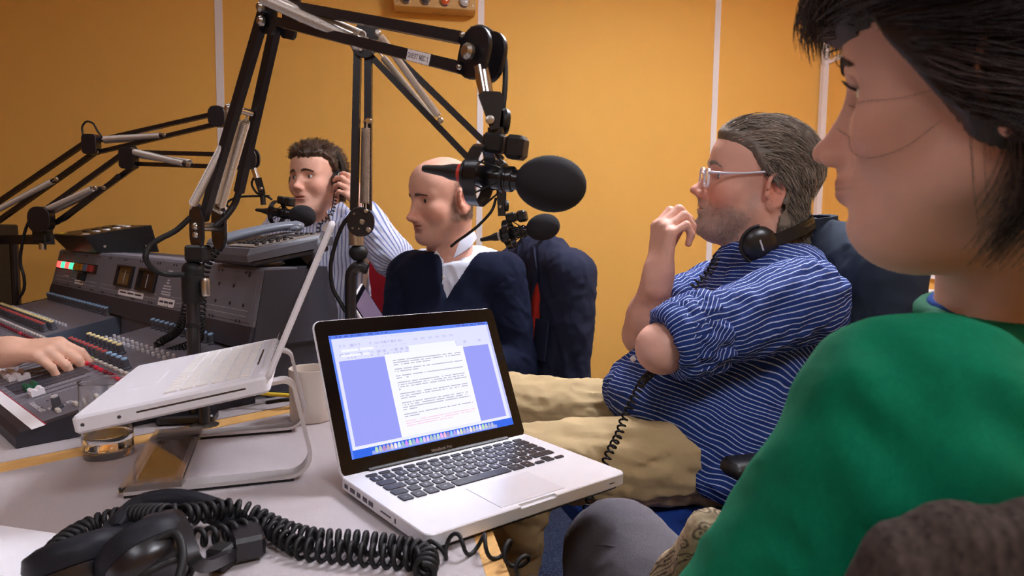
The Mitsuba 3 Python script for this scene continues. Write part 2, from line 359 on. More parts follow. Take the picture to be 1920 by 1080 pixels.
# lid
LA = 1.130; lidz = math.sin(LA); lidy = math.cos(LA)
MLid = ML @ frame((LW/2, LD - .008, -.004), (1, 0, 0), (0, lidy, lidz))      # local x right, y up the screen, z out of the screen
LH = .227
back = slab(rrect(LW, LH, .012), .0062, .0025); back.apply_translation((0, LH/2, -.0062)); put(lap, 'lid', tr(back, MLid), 'm_alu', 40)
gl = slab(rrect(LW - .003, LH - .003, .011), .0006, .0002); gl.apply_translation((0, LH/2, 0))
scene['m_bezel'] = {'type': 'twosided', 'bsdf': {'type': 'principled', 'base_color': rgb('0b0a0d'), 'roughness': .06, 'specular': .35}}
put(lap, 'bezel', tr(gl, MLid), 'm_bezel', False)
SW, SH, SY = .2861, .1788, .0255 - .002
def screen_tex(p, n, uv):
    x, y = uv.x, 1 - uv.y                           # y from the top
    px, py = x*1280, y*800
    bg = mi.Color3f(.42, .44, .86); col = mi.Color3f(bg)
    def rect(c, x0, x1, y0, y1, col):
        return dr.select((px >= x0) & (px < x1) & (py >= y0) & (py < y1), mi.Color3f(*c), col)
    col = rect((.50, .53, .98), 0, 1280, 24, 800, col)                         # window
    col = rect((.70, .72, .98), 18, 1262, 24, 176, col)                    # tool bars
    col = rect((.30, .33, .88), 38, 1232, 176, 745, col)                   # grey page background
    col = rect((.88, .89, 1.0), 365, 1005, 165, 745, col)                  # page
    col = rect((.72, .74, 1.0), 18, 38, 176, 745, col); col = rect((.75, .77, 1.0), 1236, 1262, 176, 745, col)
    col = rect((.78, .80, 1.0), 18, 1262, 728, 748, col)
    col = rect((.02, .13, .78), 0, 1280, 748, 800, col); col = rect((.10, .22, .85), 0, 1280, 0, 24, col)
    col = rect((.10, .22, .85), 0, 14, 0, 800, col) * 1.0
    # lines of print
    line = dr.floor((py - 205)/15.5); fy = (py - 205)/15.5 - line
    para = (line == 3) | (line == 6) | (line == 9) | (line == 14) | (line == 18) | (line == 23) | (line == 26)
    last = (line == 2) | (line == 5) | (line == 8) | (line == 13) | (line == 17) | (line == 22) | (line == 25) | (line == 29)
    right = dr.select(last, 400 + 420*mikit.cell_rand(line, 3), 952 + 30*mikit.cell_rand(line, 5))
    word = mikit.cell_rand(dr.floor(px/(9 + 3*mikit.cell_rand(line, 2))), line, 7)
    on = (line >= 0) & (line < 30) & ~para & (fy > .28) & (fy < .74) & (px > 418) & (px < right) & (word > .17)
    ink = .45 + .5*mikit.noise(px*.55, py*.9)
    red = (line > 26)
    col = dr.select(on, mikit.mix(mi.Color3f(.88, .89, 1), dr.select(red, mi.Color3f(.85, .25, .45), mi.Color3f(.12, .12, .25)), ink*dr.select(red, .55, .75)), col)
    # tool bar icons
    for (y0, y1, step, x1, th, dark) in ((34, 42, 23, 620, .35, .25), (66, 84, 27, 500, .4, .35), (96, 108, 24, 560, .45, .2), (130, 142, 21, 470, .3, .4), (152, 166, 24, 560, .35, .4), (70, 86, 60, 1180, .55, .3), (128, 146, 44, 1200, .5, .45)):
        cx = dr.floor(px/step); fx = px/step - cx
        h = mikit.cell_rand(cx, y0, 9)
        on = (py > y0) & (py < y1) & (px > 50) & (px < x1) & (fx > .2) & (fx < .75) & (h > th)
        col = dr.select(on, mikit.mix(col, mi.Color3f(.2, .2, .45), dark*(.4 + .6*mikit.noise(px*.3, py*.3))), col)
    for r in ((70, 185, 100, 118), (200, 300, 100, 118), (60, 200, 136, 150), (215, 262, 136, 150), (560, 950, 120, 165)):
        col = rect((.86, .88, 1.0), *r, col)
    # dock
    cx = dr.floor((px - 160)/27); fx = (px - 160)/27 - cx
    on = (px > 160) & (px < 1110) & (py > 752) & (py < 790) & (fx > .1) & (fx < .9)
    hue = mikit.cell_rand(cx, 1, 1); h2 = mikit.cell_rand(cx, 2, 2)
    dc = mi.Color3f(.25 + .7*mikit.cell_rand(cx, 4), .25 + .6*mikit.cell_rand(cx, 5), .45 + .5*mikit.cell_rand(cx, 6))
    col = dr.select((px > 140) & (px < 1130) & (py > 774) & (py < 796), mi.Color3f(.30, .38, .85), col)
    col = dr.select(on & (dr.square(fx - .5)/.16 + dr.square((py - 771)/19) < 1), dc, col)
    mx = dr.floor(px/42)
    col = dr.select((py > 7) & (py < 17) & ((px < 430) | (px > 960)) & (mikit.cell_rand(dr.floor(px/9), 3, 3) > .45), mi.Color3f(.06, .1, .5), col)
    return col*SCREEN_GAIN
SCREEN_GAIN = .47
scene['m_screen'] = {'type': 'roughplastic', 'diffuse_reflectance': rgb('101014'), 'alpha': .08}
q = tm([[-SW/2, SY, .0011], [SW/2, SY, .0011], [SW/2, SY + SH, .0011], [-SW/2, SY + SH, .0011]], [[0, 1, 2], [0, 2, 3]])
k = nm('screen', lap); scene[k] = glow(tr(q, MLid), proc(screen_tex), 'm_screen', uv=np.array([[0, 0], [1, 0], [1, 1], [0, 1.]]))
labels[k] = {'label': 'lit screen showing a text document'}
mat('m_bezel_text', '8a8078', .5)
put(lap, 'lettering', text_on('MacBook Pro', .0042, MLid @ frame((0, .0115, .0008), (1, 0, 0), (0, 1, 0)), .0002, True), 'm_bezel_text', False)

# ------------------------------------------------------------------ white laptop on its stand
WD = unit([.942, .286, .176]); WW = unit([-.29, .957, 0]); WO = np.array([-.528, .777, .851])
WN = np.cross(WD, WW)
MW = frame(WO, -WW, WD)       # x to the near side (laptop's right), y towards the hinge, z up out of the keys; origin: near front corner
if MW[2, 2] < 0: MW[:3, 2] *= -1
wl = thing('white_laptop', 'white plastic laptop seen from its side, raised on a metal stand, its lid edge-on', 'laptop')
b = slab(rrect(.325, .227, .010), .022, .003); b.apply_translation((-.1625, .1135, -.022))
b = diff(b, box(.004, .128, .0025, .0003, (0, .135, -.010)))
mat('m_wl', 'dbdbe2', .28, .5); mat('m_wl_key', 'e2e0de', .4, .4)
put(wl, 'base', tr(b, MW), 'm_wl', 40)
put(wl, 'disc_slot', tr(box(.0022, .127, .0022, .0003, (-.0018, .135, -.010)), MW), 'm_dark_wood', False, label='dark disc slot')
for yy in (.012, .052): put(wl, 'socket', tr(lathe([(0, .0004), (.0022, .0004), (.0022, -.002)], 12, axis_frame((0, yy, -.011), (1, 0, 0))), MW), 'm_port')
put(wl, 'trackpad', tr(box(.088, .056, .0008, .0002, (-.1625, .045, .0001)), MW), 'm_wl', False)
put(wl, 'keyboard_well', tr(box(.279, .108, .0008, .0003, (-.1625, .153, .0001)), MW), 'm_wl', False)
y = .100
for r, (n, h) in enumerate(((11, .016), (12, .016), (13, .016), (14, .016), (14, .016), (15, .010))):
    ws = [.0158]*n; gap = .0026
    extra = .275 - sum(ws) - gap*(n - 1)
    if r == 0: ws[4] += extra
    else: ws[0] += extra*.5; ws[-1] += extra*.5
    x = -.1625 - .1375
    for w in ws:
        kq = (round(w, 4), h, 'w')
        if kq not in kd: kd[kq] = ply(slab(rrect(w, h, .002, 2), .0024, .0005), 'm_wl_key', False)
        put(wl, 'key', kd[kq], None, M=MW @ frame((x + w/2, y + h/2, .0004), (1, 0, 0), (0, 1, 0)))
        x += w + gap
    y += h + .0026
la = 1.005
MWL = MW @ frame((-.1625, .222, -.004), (1, 0, 0), (0, math.cos(la), math.sin(la)))
b = slab(rrect(.323, .224, .010), .008, .0025); b.apply_translation((0, .112, -.008)); put(wl, 'lid', tr(b, MWL), 'm_wl', 40)
put(wl, 'screen', tr(box(.29, .185, .0006, .0001, (0, .115, .0002)), MWL), 'm_bezel', False)
put(wl, 'hinge', tr(rod((-.29, .222, -.004), (-.035, .222, -.004), .0085, 14), MW), 'm_wl')
put(wl, 'hinge_slot', tr(box(.12, .0025, .0012, .0003, (-.16, .2085, .0002)), MW), 'm_dark_wood', False)
# stand: two bent metal strips joined by a clear acrylic plate
st = thing('laptop_stand', 'bent aluminium laptop stand with a clear plastic cross plate under the white laptop', 'laptop stand')
mat('m_stand', 'cfcbcb', .35, .5, metal=.6)
sd, sw = unit([.945, .328, 0]), unit([-.328, .945, 0])
S0 = np.array([-.505, .842, TZ])
def rail(o, top_in):
    h = .0068
    pts = [o + np.array([0, 0, h])]
    L = .235
    for a in np.linspace(-90, 0, 7): pts.append(o + sd*(L - .03 + .03*math.cos(math.radians(a))) + np.array([0, 0, h + .03 + .03*math.sin(math.radians(a))]))
    up = o + sd*(L - .020) + np.array([0, 0, .128])
    rr = .016
    c = up + sd*(-rr)
    for a in np.linspace(0, 100, 8): pts.append(c + sd*rr*math.cos(math.radians(a)) + np.array([0, 0, rr*math.sin(math.radians(a))]))
    e = pts[-1]
    pts.append(e + (-sd*.985 + np.array([0, 0, -.176]))*.17)
    return sweep(pts, 0, up=(0, 0, 1), flat=(.028, .005))
o1, o2 = S0 + sw*.013, S0 + sw*.255
for o in (o1, o2): put(st, 'leg', rail(o, 0), 'm_stand', 30)
scene['m_acrylic'] = {'type': 'dielectric', 'int_ior': 1.49, 'ext_ior': 1.0}
MS = frame(S0 - sd*.006, sd, sw)
put(st, 'cross_plate', tr(box(.075, .27, .008, .001, (.0375, .134, .012)), MS), 'm_acrylic', False, label='clear plastic cross plate')
mat('m_tan', '5a4830', .6)
put(st, 'cross_pad', tr(box(.046, .2, .0015, .0004, (.0375, .134, .0055)), MS), 'm_tan', False, label='brown pad')
for o in (o1, o2): put(st, 'foot_strip', bar(o + np.array([0, 0, .0021]), o + sd*.212 + np.array([0, 0, .0021]), .024, .004), 'm_rubber', False)
# ------------------------------------------------------------------ mixing console on the desk
CO = np.array([-.79, 1.035, 0]); UP = np.array([0, 0, 1.])
def CP(t, s, z): return CO + B3*t + L3*s + UP*z
def CF(t, s, z, x=None, y=None): return frame(CP(t, s, z), -L3 if x is None else x, B3 if y is None else y)     # x to the operator's right, y away from him
mat('m_con', '6b6a74', .5, .4); mat('m_con_dark', '34353f', .5, .4); mat('m_con_side', '26262e', .45, .4); mat('m_con_panel', '6e6e78', .55, .35); mat('m_con_blue', '525b6c', .55, .35)
con = thing('mixing_console', 'long grey mixing console with rows of coloured knobs, faders and two needle meters', 'mixing console')
SL = .21; SURF = lambda t: .747 + SL*t
CL = 1.47
def prism_s(prof, s0, s1):      # (t, z) outline swept from s0 to s1 across the console
    p = sg.Polygon(prof); m = trimesh.creation.extrude_polygon(p, s1 - s0, engine='earcut')
    M = np.eye(4); M[:3, 0], M[:3, 1], M[:3, 2], M[:3, 3] = B3, UP, L3*np.sign(np.cross(B3, UP) @ L3), CO + L3*(s0 if np.cross(B3, UP) @ L3 > 0 else s1)
    return tr(m, M)
zb = TZ
put(con, 'master_section', prism_s([(.028, zb), (.028, SURF(.028)), (.40, SURF(.40)), (.40, zb)], .018, .533), 'm_con', False)
put(con, 'fader_section', prism_s([(.028, zb), (.028, SURF(.028)), (.215, SURF(.215)), (.215, zb)], .5335, .787), 'm_con', False)
put(con, 'module_bay', prism_s([(.2155, zb), (.2155, .752), (.40, .772), (.40, zb)], .5335, .787), 'm_con', False)
put(con, 'channel_section', prism_s([(.028, zb), (.028, SURF(.028)), (.40, SURF(.40)), (.40, zb)], .7875, CL), 'm_con', False)
put(con, 'bay_back', prism_s([(.401, .7725), (.401, .836), (.408, .836), (.408, .7725)], .534, .787), 'm_con', False)
put(con, 'bay_wall', prism_s([(.222, .754), (.222, SURF(.222) - .001), (.398, SURF(.398) - .001), (.398, .772)], .7855, .7874), 'm_con_blue', False)
put(con, 'front_rail', prism_s([(0, zb), (0, .741), (.008, .750), (.0275, SURF(.0275) + .0004), (.0275, zb)], .018, CL), 'm_con_side', False)
for s0, s1 in ((0, .0178), (CL, CL + .018)):
    put(con, 'side_panel', prism_s([(0, zb), (0, .741), (.006, .7495), (.40, SURF(.40) + .0005), (.40, zb)], s0, s1), 'm_con_side', False)
put(con, 'bridge_base', prism_s([(.385, .836), (.397, .880), (.56, .880), (.56, .836)], .004, CL), 'm_con_dark', False)
put(con, 'meter_bridge', prism_s([(.399, .8805), (.427, .994), (.433, 1.0), (.50, 1.0), (.515, .8805)], .004, CL), 'm_con_panel', False)
put(con, 'rear_cover', prism_s([(.5155, .8805), (.5015, 1.0), (.572, 1.0), (.60, .90), (.60, .8805)], .004, CL), 'm_con_dark', False)
put(con, 'bridge_foot', prism_s([(.44, zb), (.44, .836), (.56, .836), (.56, zb)], .02, CL - .02), 'm_con_dark', False)
put(con, 'end_plate', prism_s([(.397, .84), (.427, .996), (.56, .997), (.585, .84)], 0, .0039), 'm_con_dark', False)
# bridge front: local frame on the slanted panel
bdir = unit(CP(.427, 0, .994) - CP(.399, 0, .8805))
def BF(s, h, off=0.):           # point on the panel at height h (0..1)
    p = CP(.399, s, .8805)*(1 - h) + CP(.427, s, .994)*h
    return p + np.cross(-L3, bdir)*off
MBF = lambda s, h, off=0.: frame(BF(s, h, off), -L3, bdir)
for a, b in ((.985, 1.455), (.505, .98), (.02, .5)):
    w = b - a; put(con, 'bridge_panel', tr(box(w, .104, .0016, .0006), MBF((a + b)/2, .5, .0006)), 'm_con_panel', False)
mat('m_scribe', 'b9b8c2', .6); mat('m_screwhole', '24242a', .6)
for a, b in ((.985, 1.455), (.505, .98), (.02, .5)):
    for h in (.16, .26): put(con, 'scribe_line', tr(box((b - a)*.93, .0008, .0004, .0001), MBF((a + b)/2, h, .0015)), 'm_scribe', False)
    hole = ply(lathe([(0, .0006), (.003, .0006), (.003, 0)], 8), 'm_screwhole', False)
    for h in (.06, .94):
        for s in np.linspace(a + .05, b - .05, 4):
            for q in (-.008, .008): put(con, 'screw', hole, None, M=MBF(s + q, h, .0014))
for s, h in ((.12, .35), (.06, .35), (.12, .68), (.19, .35), (.19, .68), (.06, .9)): put(con, 'socket_hole', lathe([(0, .0008), (.0042, .0008), (.0042, 0)], 10, MBF(s, h, .0014)), 'm_screwhole')
# needle meters
mat('m_meter_face', '6d5430', .6); mat('m_meter_frame', '1e191a', .4)
for s, hh in ((.775, .54), (.605, .53)):
    mm = nm('meter', con); used.discard(mm)
    fr = diff(box(.125, .062, .010, .002), box(.104, .047, .02, .0005))
    mk = put(con, 'meter', tr(fr, MBF(s, hh, .004)), 'm_meter_frame', False)
    put(mk, 'dial', tr(box(.106, .048, .002, .0004), MBF(s, hh, .0015)), 'm_meter_face' if s > .7 else 'm_meter_frame', False)
    put(mk, 'needle', tr(bar((0, -.02, .004), (.001, .016, .004), .0022, .0008, (0, 0, 1)), MBF(s, hh, 0)), 'm_scribe', False)
    put(mk, 'scale', tr(box(.06, .0022, .001, .0003, (0, .012, .0032)), MBF(s, hh, 0)), 'm_screwhole', False)
# labels on the bridge
for s, h, w, hh in ((.705, .155, .19, .016), (1.17, .19, .085, .013), (.455, .125, .10, .02)):
    lk = put(con, 'label', tr(box(w, hh, .0006, .0001), MBF(s, h, .0017)), 'm_label', False)
    for i in range(3): put(lk, 'print', tr(box(w*.25, hh*.26, .0002, .00005), MBF(s + w*(.3 - .3*i), h + .004, .0021)), 'm_ink', False)
for i, (w, h) in enumerate(((.03, .80), (.014, .60), (.02, .54), (.05, .47), (.055, .41), (.06, .34), (.06, .29))):
    put(con, 'print', tr(box(w, .0038, .0003, .0001), MBF(.47, h, .0016)), 'm_scribe', False)
put(con, 'print', tr(box(.06, .003, .0003, .0001), MBF(1.32, .30, .0016)), 'm_scribe', False)
# signal lamps
leds = [('ff2a1c', 1.1), ('38d8a8', .55), ('ff2a1c', 1.1), ('38d8a8', .55), ('b87818', 0), ('b87818', 0), ('5b6a86', 0), ('a03a34', 0)]
put(con, 'lamp_strip', tr(box(.42, .028, .004, .001), MBF(1.235, .60, .002)), 'm_meter_frame', False)
for i, (c, e) in enumerate(leds):
    m = tr(box(.040, .022, .010, .002), MBF(1.40 - .047*i, .60, .007)); mt = mat(f'm_led{i}', c, .3)
    if e:
        k = nm('signal_lamp', con); L_ = lin(c)
        scene[k] = glow(m, {'type': 'rgb', 'value': [x*e + .05*e for x in L_]}, mt)
    else: put(con, 'signal_lamp', m, mt, False)
put(con, 'switch', tr(box(.035, .026, .02, .003), MBF(1.13, .36, .008)), 'm_black', False)
# knobs
nsurf = unit(np.cross(-L3, unit(B3 + UP*SL)))
def MSF(t, s, off=0.): return frame(CP(t, s, SURF(t)) + nsurf*off, -L3, unit(B3 + UP*SL))
mat('m_knob', '4b4c56', .5)
knob_d = ply(lathe([(0, .015), (.0044, .015), (.0052, .0142), (.0056, .004), (.0072, .0025), (.0072, 0)], 12), 'm_knob')
kcaps = {}
for nme, c in (('yellow', 'e8d89a'), ('red', 'b04a48'), ('blue', '8fb4d8'), ('white', 'c9c8cf')):
    mat('m_cap_' + nme, c, .5); kcaps[nme] = ply(lathe([(0, .0172), (.0036, .0172), (.0046, .0163), (.0046, .0149)], 12), 'm_cap_' + nme)
small = ply(lathe([(0, .008), (.003, .008), (.0036, .0072), (.0036, 0)], 10), 'm_cap_white')
def knob(t, s, colr):
    Mk = MSF(t, s) @ np.diag([1.3, 1.3, 1.45, 1]); k = put(con, 'knob', knob_d, None, M=Mk); put(k, 'cap', kcaps[colr], None, M=Mk, label=colr + ' cap')
pit = .0302
for i in range(13):
    s = .537 - pit*i
    if s < .04: continue
    if i < 8: knob(.258, s, 'yellow')
    if 0 <= i < 13: knob(.222, .545 - pit*i - (.0), 'red' if i < 9 else 'blue')
    put(con, 'button', small, None, M=MSF(.288, s - .01)); put(con, 'button', small, None, M=MSF(.303, s - .02))
    if i % 1 == 0 and s < .53: knob(.388, s - .01, 'blue')
for i in range(21):
    s = 1.445 - pit*i
    if s < .80: break
    knob(.253, s, 'yellow'); knob(.234, s + .004, 'red'); knob(.386, s, 'blue')
    put(con, 'button', small, None, M=MSF(.281, s)); 
    put(con, 'button', small, None, M=MSF(.205, s))
# push buttons and fader slots
mat('m_btn_red', 'd8213f', .35); mat('m_btn_dark', '7a1a2c', .4); mat('m_btn_pale', 'cfc9c2', .5); mat('m_btn_green', 'c8e08a', .5)
bt = {m: ply(box(.016, .007, .007, .0012, (0, 0, .0035)), m, False) for m in ('m_btn_red', 'm_btn_dark', 'm_btn_pale', 'm_btn_green')}
rs = np.random.default_rng(4)
for i in range(46):
    s = 1.44 - pit*i
    if s < .06: break
    if .80 > s > .56 or s > .03:
        if not (.533 < s < .545):
            put(con, 'button', bt['m_btn_red' if rs.random() < (.5 if s < .5 else .25) else 'm_btn_dark'], None, M=MSF(.190, s)); 
            put(con, 'button', bt['m_btn_green' if i == 36 else 'm_btn_pale'], None, M=MSF(.204 - .002, s) @ frame((0, .006, 0), (1, 0, 0), (0, 1, 0)))
slot = ply(box(.0022, .105, .0006, .0001), 'm_screwhole', False); lane = ply(box(.0008, .15, .0004, .0001), 'm_scribe', False)
for i in range(46):
    s = 1.43 - pit*i
    if s < .19: break
    put(con, 'fader_slot', slot, None, M=MSF(.115, s, .0002)); put(con, 'scribe_line', lane, None, M=MSF(.105, s - pit/2, .0002))
mat('m_fader_white', 'e9e7ee', .4); mat('m_fader_green', '1d5a41', .45)
fpoly = [(-.011, 0), (-.011, .011), (-.006, .013), (-.001, .0085), (.001, .0085), (.006, .013), (.011, .011), (.011, 0)]
fm = extr(fpoly, .0125); fm.apply_transform(frame((.00625, 0, 0), (0, 1, 0), (0, 0, 1)))
fw, fg = ply(fm, 'm_fader_white', False), ply(fm, 'm_fader_green', False)
for i in range(8): put(con, 'fader_cap', fw, None, M=MSF(.075 + .012*(i % 3 == 0), .375 + .0166*i*1.0))
for i in range(9): put(con, 'fader_cap', fw, None, M=MSF(.08 + .01*(i % 2), .60 + pit*i))
for i in range(2): put(con, 'fader_cap', fg, None, M=MSF(.078, .268 + .018*i)); put(con, 'fader_cap', fw, None, M=MSF(.076, .234 - .0165*i*-1 - .0165))
put(con, 'fader_recess', tr(box(.10, .13, .0006, .0002), MSF(.115, .305, .0001)), 'm_con_dark', False)
mat('m_scr', 'c8c6cc', .6)
wlk = put(con, 'label_strip', tr(box(.46, .019, .0007, .0001), MSF(.030, .225, .0012)), 'm_label', False, label='white label strip with a red edge')
mat('m_redline', 'b03048', .5); put(wlk, 'edge', tr(box(.46, .0014, .0008, .0001), MSF(.0405, .225, .0013)), 'm_redline', False)
put(con, 'lettering', text_on('Soundcraft', .0085, MSF(.052, .165, .0004) , .0004, width=.085), 'm_scr', False)
put(con, 'lettering', text_on('S15', .016, MSF(.062, .075, .0004) @ frame((0, 0, 0), (0, 1, 0), (-1, 0, 0)), .0004, bold=True), 'm_scr', False)
for i in range(7):
    put(con, 'small_button', bt['m_btn_pale'], None, M=MSF(.07 + .028*i, .045 + .004*i))
    put(con, 'hole', lathe([(0, .0004), (.0022, .0004), (.0022, 0)], 8, MSF(.06 + .016*(i % 3), .11 + .032*i, .0)), 'm_screwhole', False)
knob(.075, .07, 'white')

# control box on the bridge
cb = thing('control_box', 'black wedge-shaped control box with white button labels, standing on the console bridge', 'control box')
def cbp(t, s, z): return CP(t, s, z)
cbv = [cbp(.42, 1.36, 1.0005), cbp(.42, 1.04, 1.0005), cbp(.60, 1.04, 1.0005), cbp(.60, 1.36, 1.0005), cbp(.385, 1.40, 1.052), cbp(.385, 1.03, 1.052), cbp(.575, 1.03, 1.088), cbp(.575, 1.40, 1.088)]
mat('m_cb', '161416', .35, .5); mat('m_cb_top', '2a2117', .4, .5)
put(cb, 'case', hull(cbv), 'm_cb', False)
ctx, cty = -L3, unit(cbv[6] - cbv[5]); MCB = frame((cbv[4] + cbv[5] + cbv[6] + cbv[7])/4 + np.cross(ctx, cty)*.0006, ctx, cty)
put(cb, 'face', tr(box(.35, .18, .0012, .0004), MCB), 'm_cb_top', False)
mat('m_yellow', 'd6b81e', .5)
put(cb, 'sticker', tr(box(.055, .018, .0005, .0001, (-.135, -.075, .0009)), MCB), 'm_yellow', False, label='yellow sticker')
for i in range(4):
    put(cb, 'button', tr(box(.042, .012, .004, .001, (.085, -.035 + .03*i, .002)), MCB), 'm_label', False)
    put(cb, 'button', tr(box(.05, .010, .004, .001, (-.02 , -.035 + .03*i, .002)), MCB), 'm_black', False)
put(cb, 'sticker', tr(box(.05, .012, .0005, .0001, (.12, -.075, .0009)), MCB), 'm_label', False); put(cb, 'sticker', tr(box(.06, .010, .0005, .0001, (-.05, .08, .0009)), MCB), 'm_label', False)
for x in (.05, -.05): put(cb, 'screw', lathe([(0, .002), (.004, .0015), (.004, 0)], 10, axis_frame(CP(.50 + x*1.2, 1.034, 1.02), -L3)), 'm_steel')

# telephone on the bridge's right end
ph = thing('desk_telephone', 'grey desk telephone with its handset in the cradle, tilted up on the console bridge', 'telephone')
mat('m_phone', '50515a', .4, .45); mat('m_phone_dark', '2c2d35', .45); mat('m_handset', '6f7683', .25, .5); mat('m_beige', '77706a', .5)
pa, pz = unit(B3*.985 + UP*.17), None
MP = frame(CP(.40, .225, 1.012), -L3, pa)                  # x to the right, y back; origin front left bottom
put(ph, 'base', tr(hull([(0, 0, .0), (.205, 0, .0), (.205, .205, .0), (0, .205, .0), (0, .0, .014), (.205, 0, .014), (.2, .012, .026), (.005, .012, .026), (.2, .2, .028), (.005, .2, .028), (.205, .205, .02), (0, .205, .02)]), MP), 'm_phone', False)
put(ph, 'keypad_panel', tr(box(.125, .165, .002, .0005, (.135, .105, .0275)), MP), 'm_beige', False)
put(ph, 'underside', tr(box(.19, .18, .012, .003, (.103, .105, -.006)), MP), 'm_phone_dark', False)
put(ph, 'stand_leg', hull([CP(.56, .06, 1.0), CP(.56, .16, 1.0), CP(.585, .06, 1.0), CP(.585, .16, 1.0), CP(.53, .06, 1.03), CP(.53, .16, 1.03), CP(.59, .06, 1.045), CP(.59, .16, 1.045)]), 'm_black', False)
for i in range(5):
    for j in range(4): put(ph, 'button', tr(box(.015, .010, .005, .0015, (.085 + .0215*j, .05 + .018*i, .030)), MP), 'm_black', False)
for i in range(6): put(ph, 'button', tr(box(.008, .008, .005, .002, (.185, .035 + .016*i, .030)), MP), 'm_black', False)
for i in range(4): put(ph, 'button', tr(box(.010, .008, .005, .002, (.105 + .022*i, .175, .030)), MP), 'm_black', False)
put(ph, 'display', tr(box(.07, .022, .002, .0005, (.125, .155, .029)), MP), 'm_screwhole', False)
put(ph, 'print', tr(box(.05, .012, .0006, .0001, (.03, .02, .0268)), MP), 'm_scribe', False)
hp = spline([(.035, .01, .034), (.034, .03, .044), (.034, .09, .050), (.034, .15, .052), (.035, .20, .050), (.036, .225, .042)], 24)
hs_ = sweep(hp - np.array([0, 0, .006]), np.r_[np.linspace(.020, .023, 4), np.linspace(.021, .019, 16), np.linspace(.023, .020, 4)], 14); hz_ = np.repeat(hp[:, 2] - .006, 14); hs_.vertices[:len(hz_), 2] = hz_ + (hs_.vertices[:len(hz_), 2] - hz_)*.55
put(ph, 'handset', tr(hs_, MP), 'm_handset', 60)
put(ph, 'ear_piece', tr(lathe([(0, 0), (.022, 0), (.023, .004), (.02, .008), (0, .010)], 20, axis_frame((.036, .205, .034), (0, 0, 1))), MP), 'm_handset')
put(ph, 'mouth_piece', tr(lathe([(0, 0), (.021, 0), (.022, .004), (.018, .008), (0, .010)], 20, axis_frame((.035, .018, .026), (0, 0, 1))), MP), 'm_handset')
# the handset's coiled cord: down the bridge front, looping over the console
cord = spline([W(412, 462, 1.36) , W(392, 488, 1.33), W(382, 520, 1.31), W(378, 570, 1.30), W(374, 625, 1.33), W(368, 640, 1.40), W(345, 650, 1.42), W(305, 662, 1.45), W(291, 656, 1.47), W(300, 642, 1.47), W(328, 625, 1.44), W(343, 600, 1.41), W(352, 560, 1.38)], 160)
single('coiled_cord', 'black coiled telephone cord hanging down the console bridge and looping over its knobs', 'cord', coil(cord, .0075, .0021, 64, 12, 6), 'm_rubber', 60)
# dark leather bag behind the bridge
def blob(c, r, seed=0, amp=.12, freq=3., sub=4):
    m = trimesh.creation.icosphere(sub); v = m.vertices; n = meshkit.fbm(v*freq + 7, 3, seed)[:, None] - .5
    m.vertices = v*(1 + amp*2*n)*np.asarray(r) + np.asarray(c); return m
mat('m_leather', '1e2027', .35, .5)
bg = thing('leather_bag', 'black leather bag slumped behind the console bridge beside the control box', 'bag')
bgm = blob((0, 0, 0), (.15, .09, .115), 3, .22, 3.2, 4); bgm.vertices[:, 2] = np.maximum(bgm.vertices[:, 2], -.10)
put(bg, 'body', tr(bgm, frame(CP(.70, .62, .956), -L3, B3)), 'm_leather', 60)
bsup = thing('equipment_rack', 'dark equipment case behind the console bridge carrying the leather bag', 'equipment case')
put(bsup, 'case', tr(box(.4, .16, .125, .004), frame(CP(.70, .62, TZ + .0625), -L3, B3)), 'm_con_side', False)
put(bsup, 'lid', tr(box(.405, .165, .008, .002), frame(CP(.70, .62, TZ + .129), -L3, B3)), 'm_black', False)
# ------------------------------------------------------------------ microphone arms
mat('m_arm', '17141a', .38, .5); mat('m_spring', 'd2cac2', .42, .5, metal=.75)
def disc(o, n, r, th): return tr(lathe([(0, -th/2), (r*.94, -th/2), (r, -th*.3), (r, th*.3), (r*.94, th/2), (0, th/2)], 28), axis_frame(o, n))
def bolt(par, o, n, r=.006, L=.006): put(par, 'bolt', tr(lathe([(0, L), (r*.6, L), (r, L*.55), (r, 0), (0, 0)], 12), axis_frame(o, n)), 'm_steel', 40)
def spring(par, a, b, R=.0065):
    a, b = np.asarray(a), np.asarray(b); d = unit(b - a); L = np.linalg.norm(b - a)
    n = int(L/.0034)
    put(par, 'spring', cat_([coil([a + d*.012, b - d*.012], R, .0013, n, 8, 5), rod(a, a + d*.014, .0016, 6), rod(b - d*.014, b, .0016, 6)]), 'm_spring', 60)
def plate(par, o, x, n, w, h, th, r=.012, name='bracket'):
    m = slab(rrect(w, h, min(r, w*.49, h*.49), 5), th, .0008); m.apply_translation((0, 0, -th/2)); put(par, name, tr(m, frame(o, x, None, n)), 'm_arm', 30)
def section(par, p0, p1, q0, q1, w=.011):
    """The two parallel bars of one arm section."""
    up = unit(np.cross(p1 - p0, np.cross(q0 - p0, p1 - p0)))
    for a, b in ((p0, p1), (q0, q1)): put(par, 'bar', tr(bar(a, b, w, w, up)), 'm_arm', False)
def cable(par, pts, r=.003, n=60, name='cable'): put(par, name, sweep(spline(pts, n), r, 8), 'm_rubber', 60)

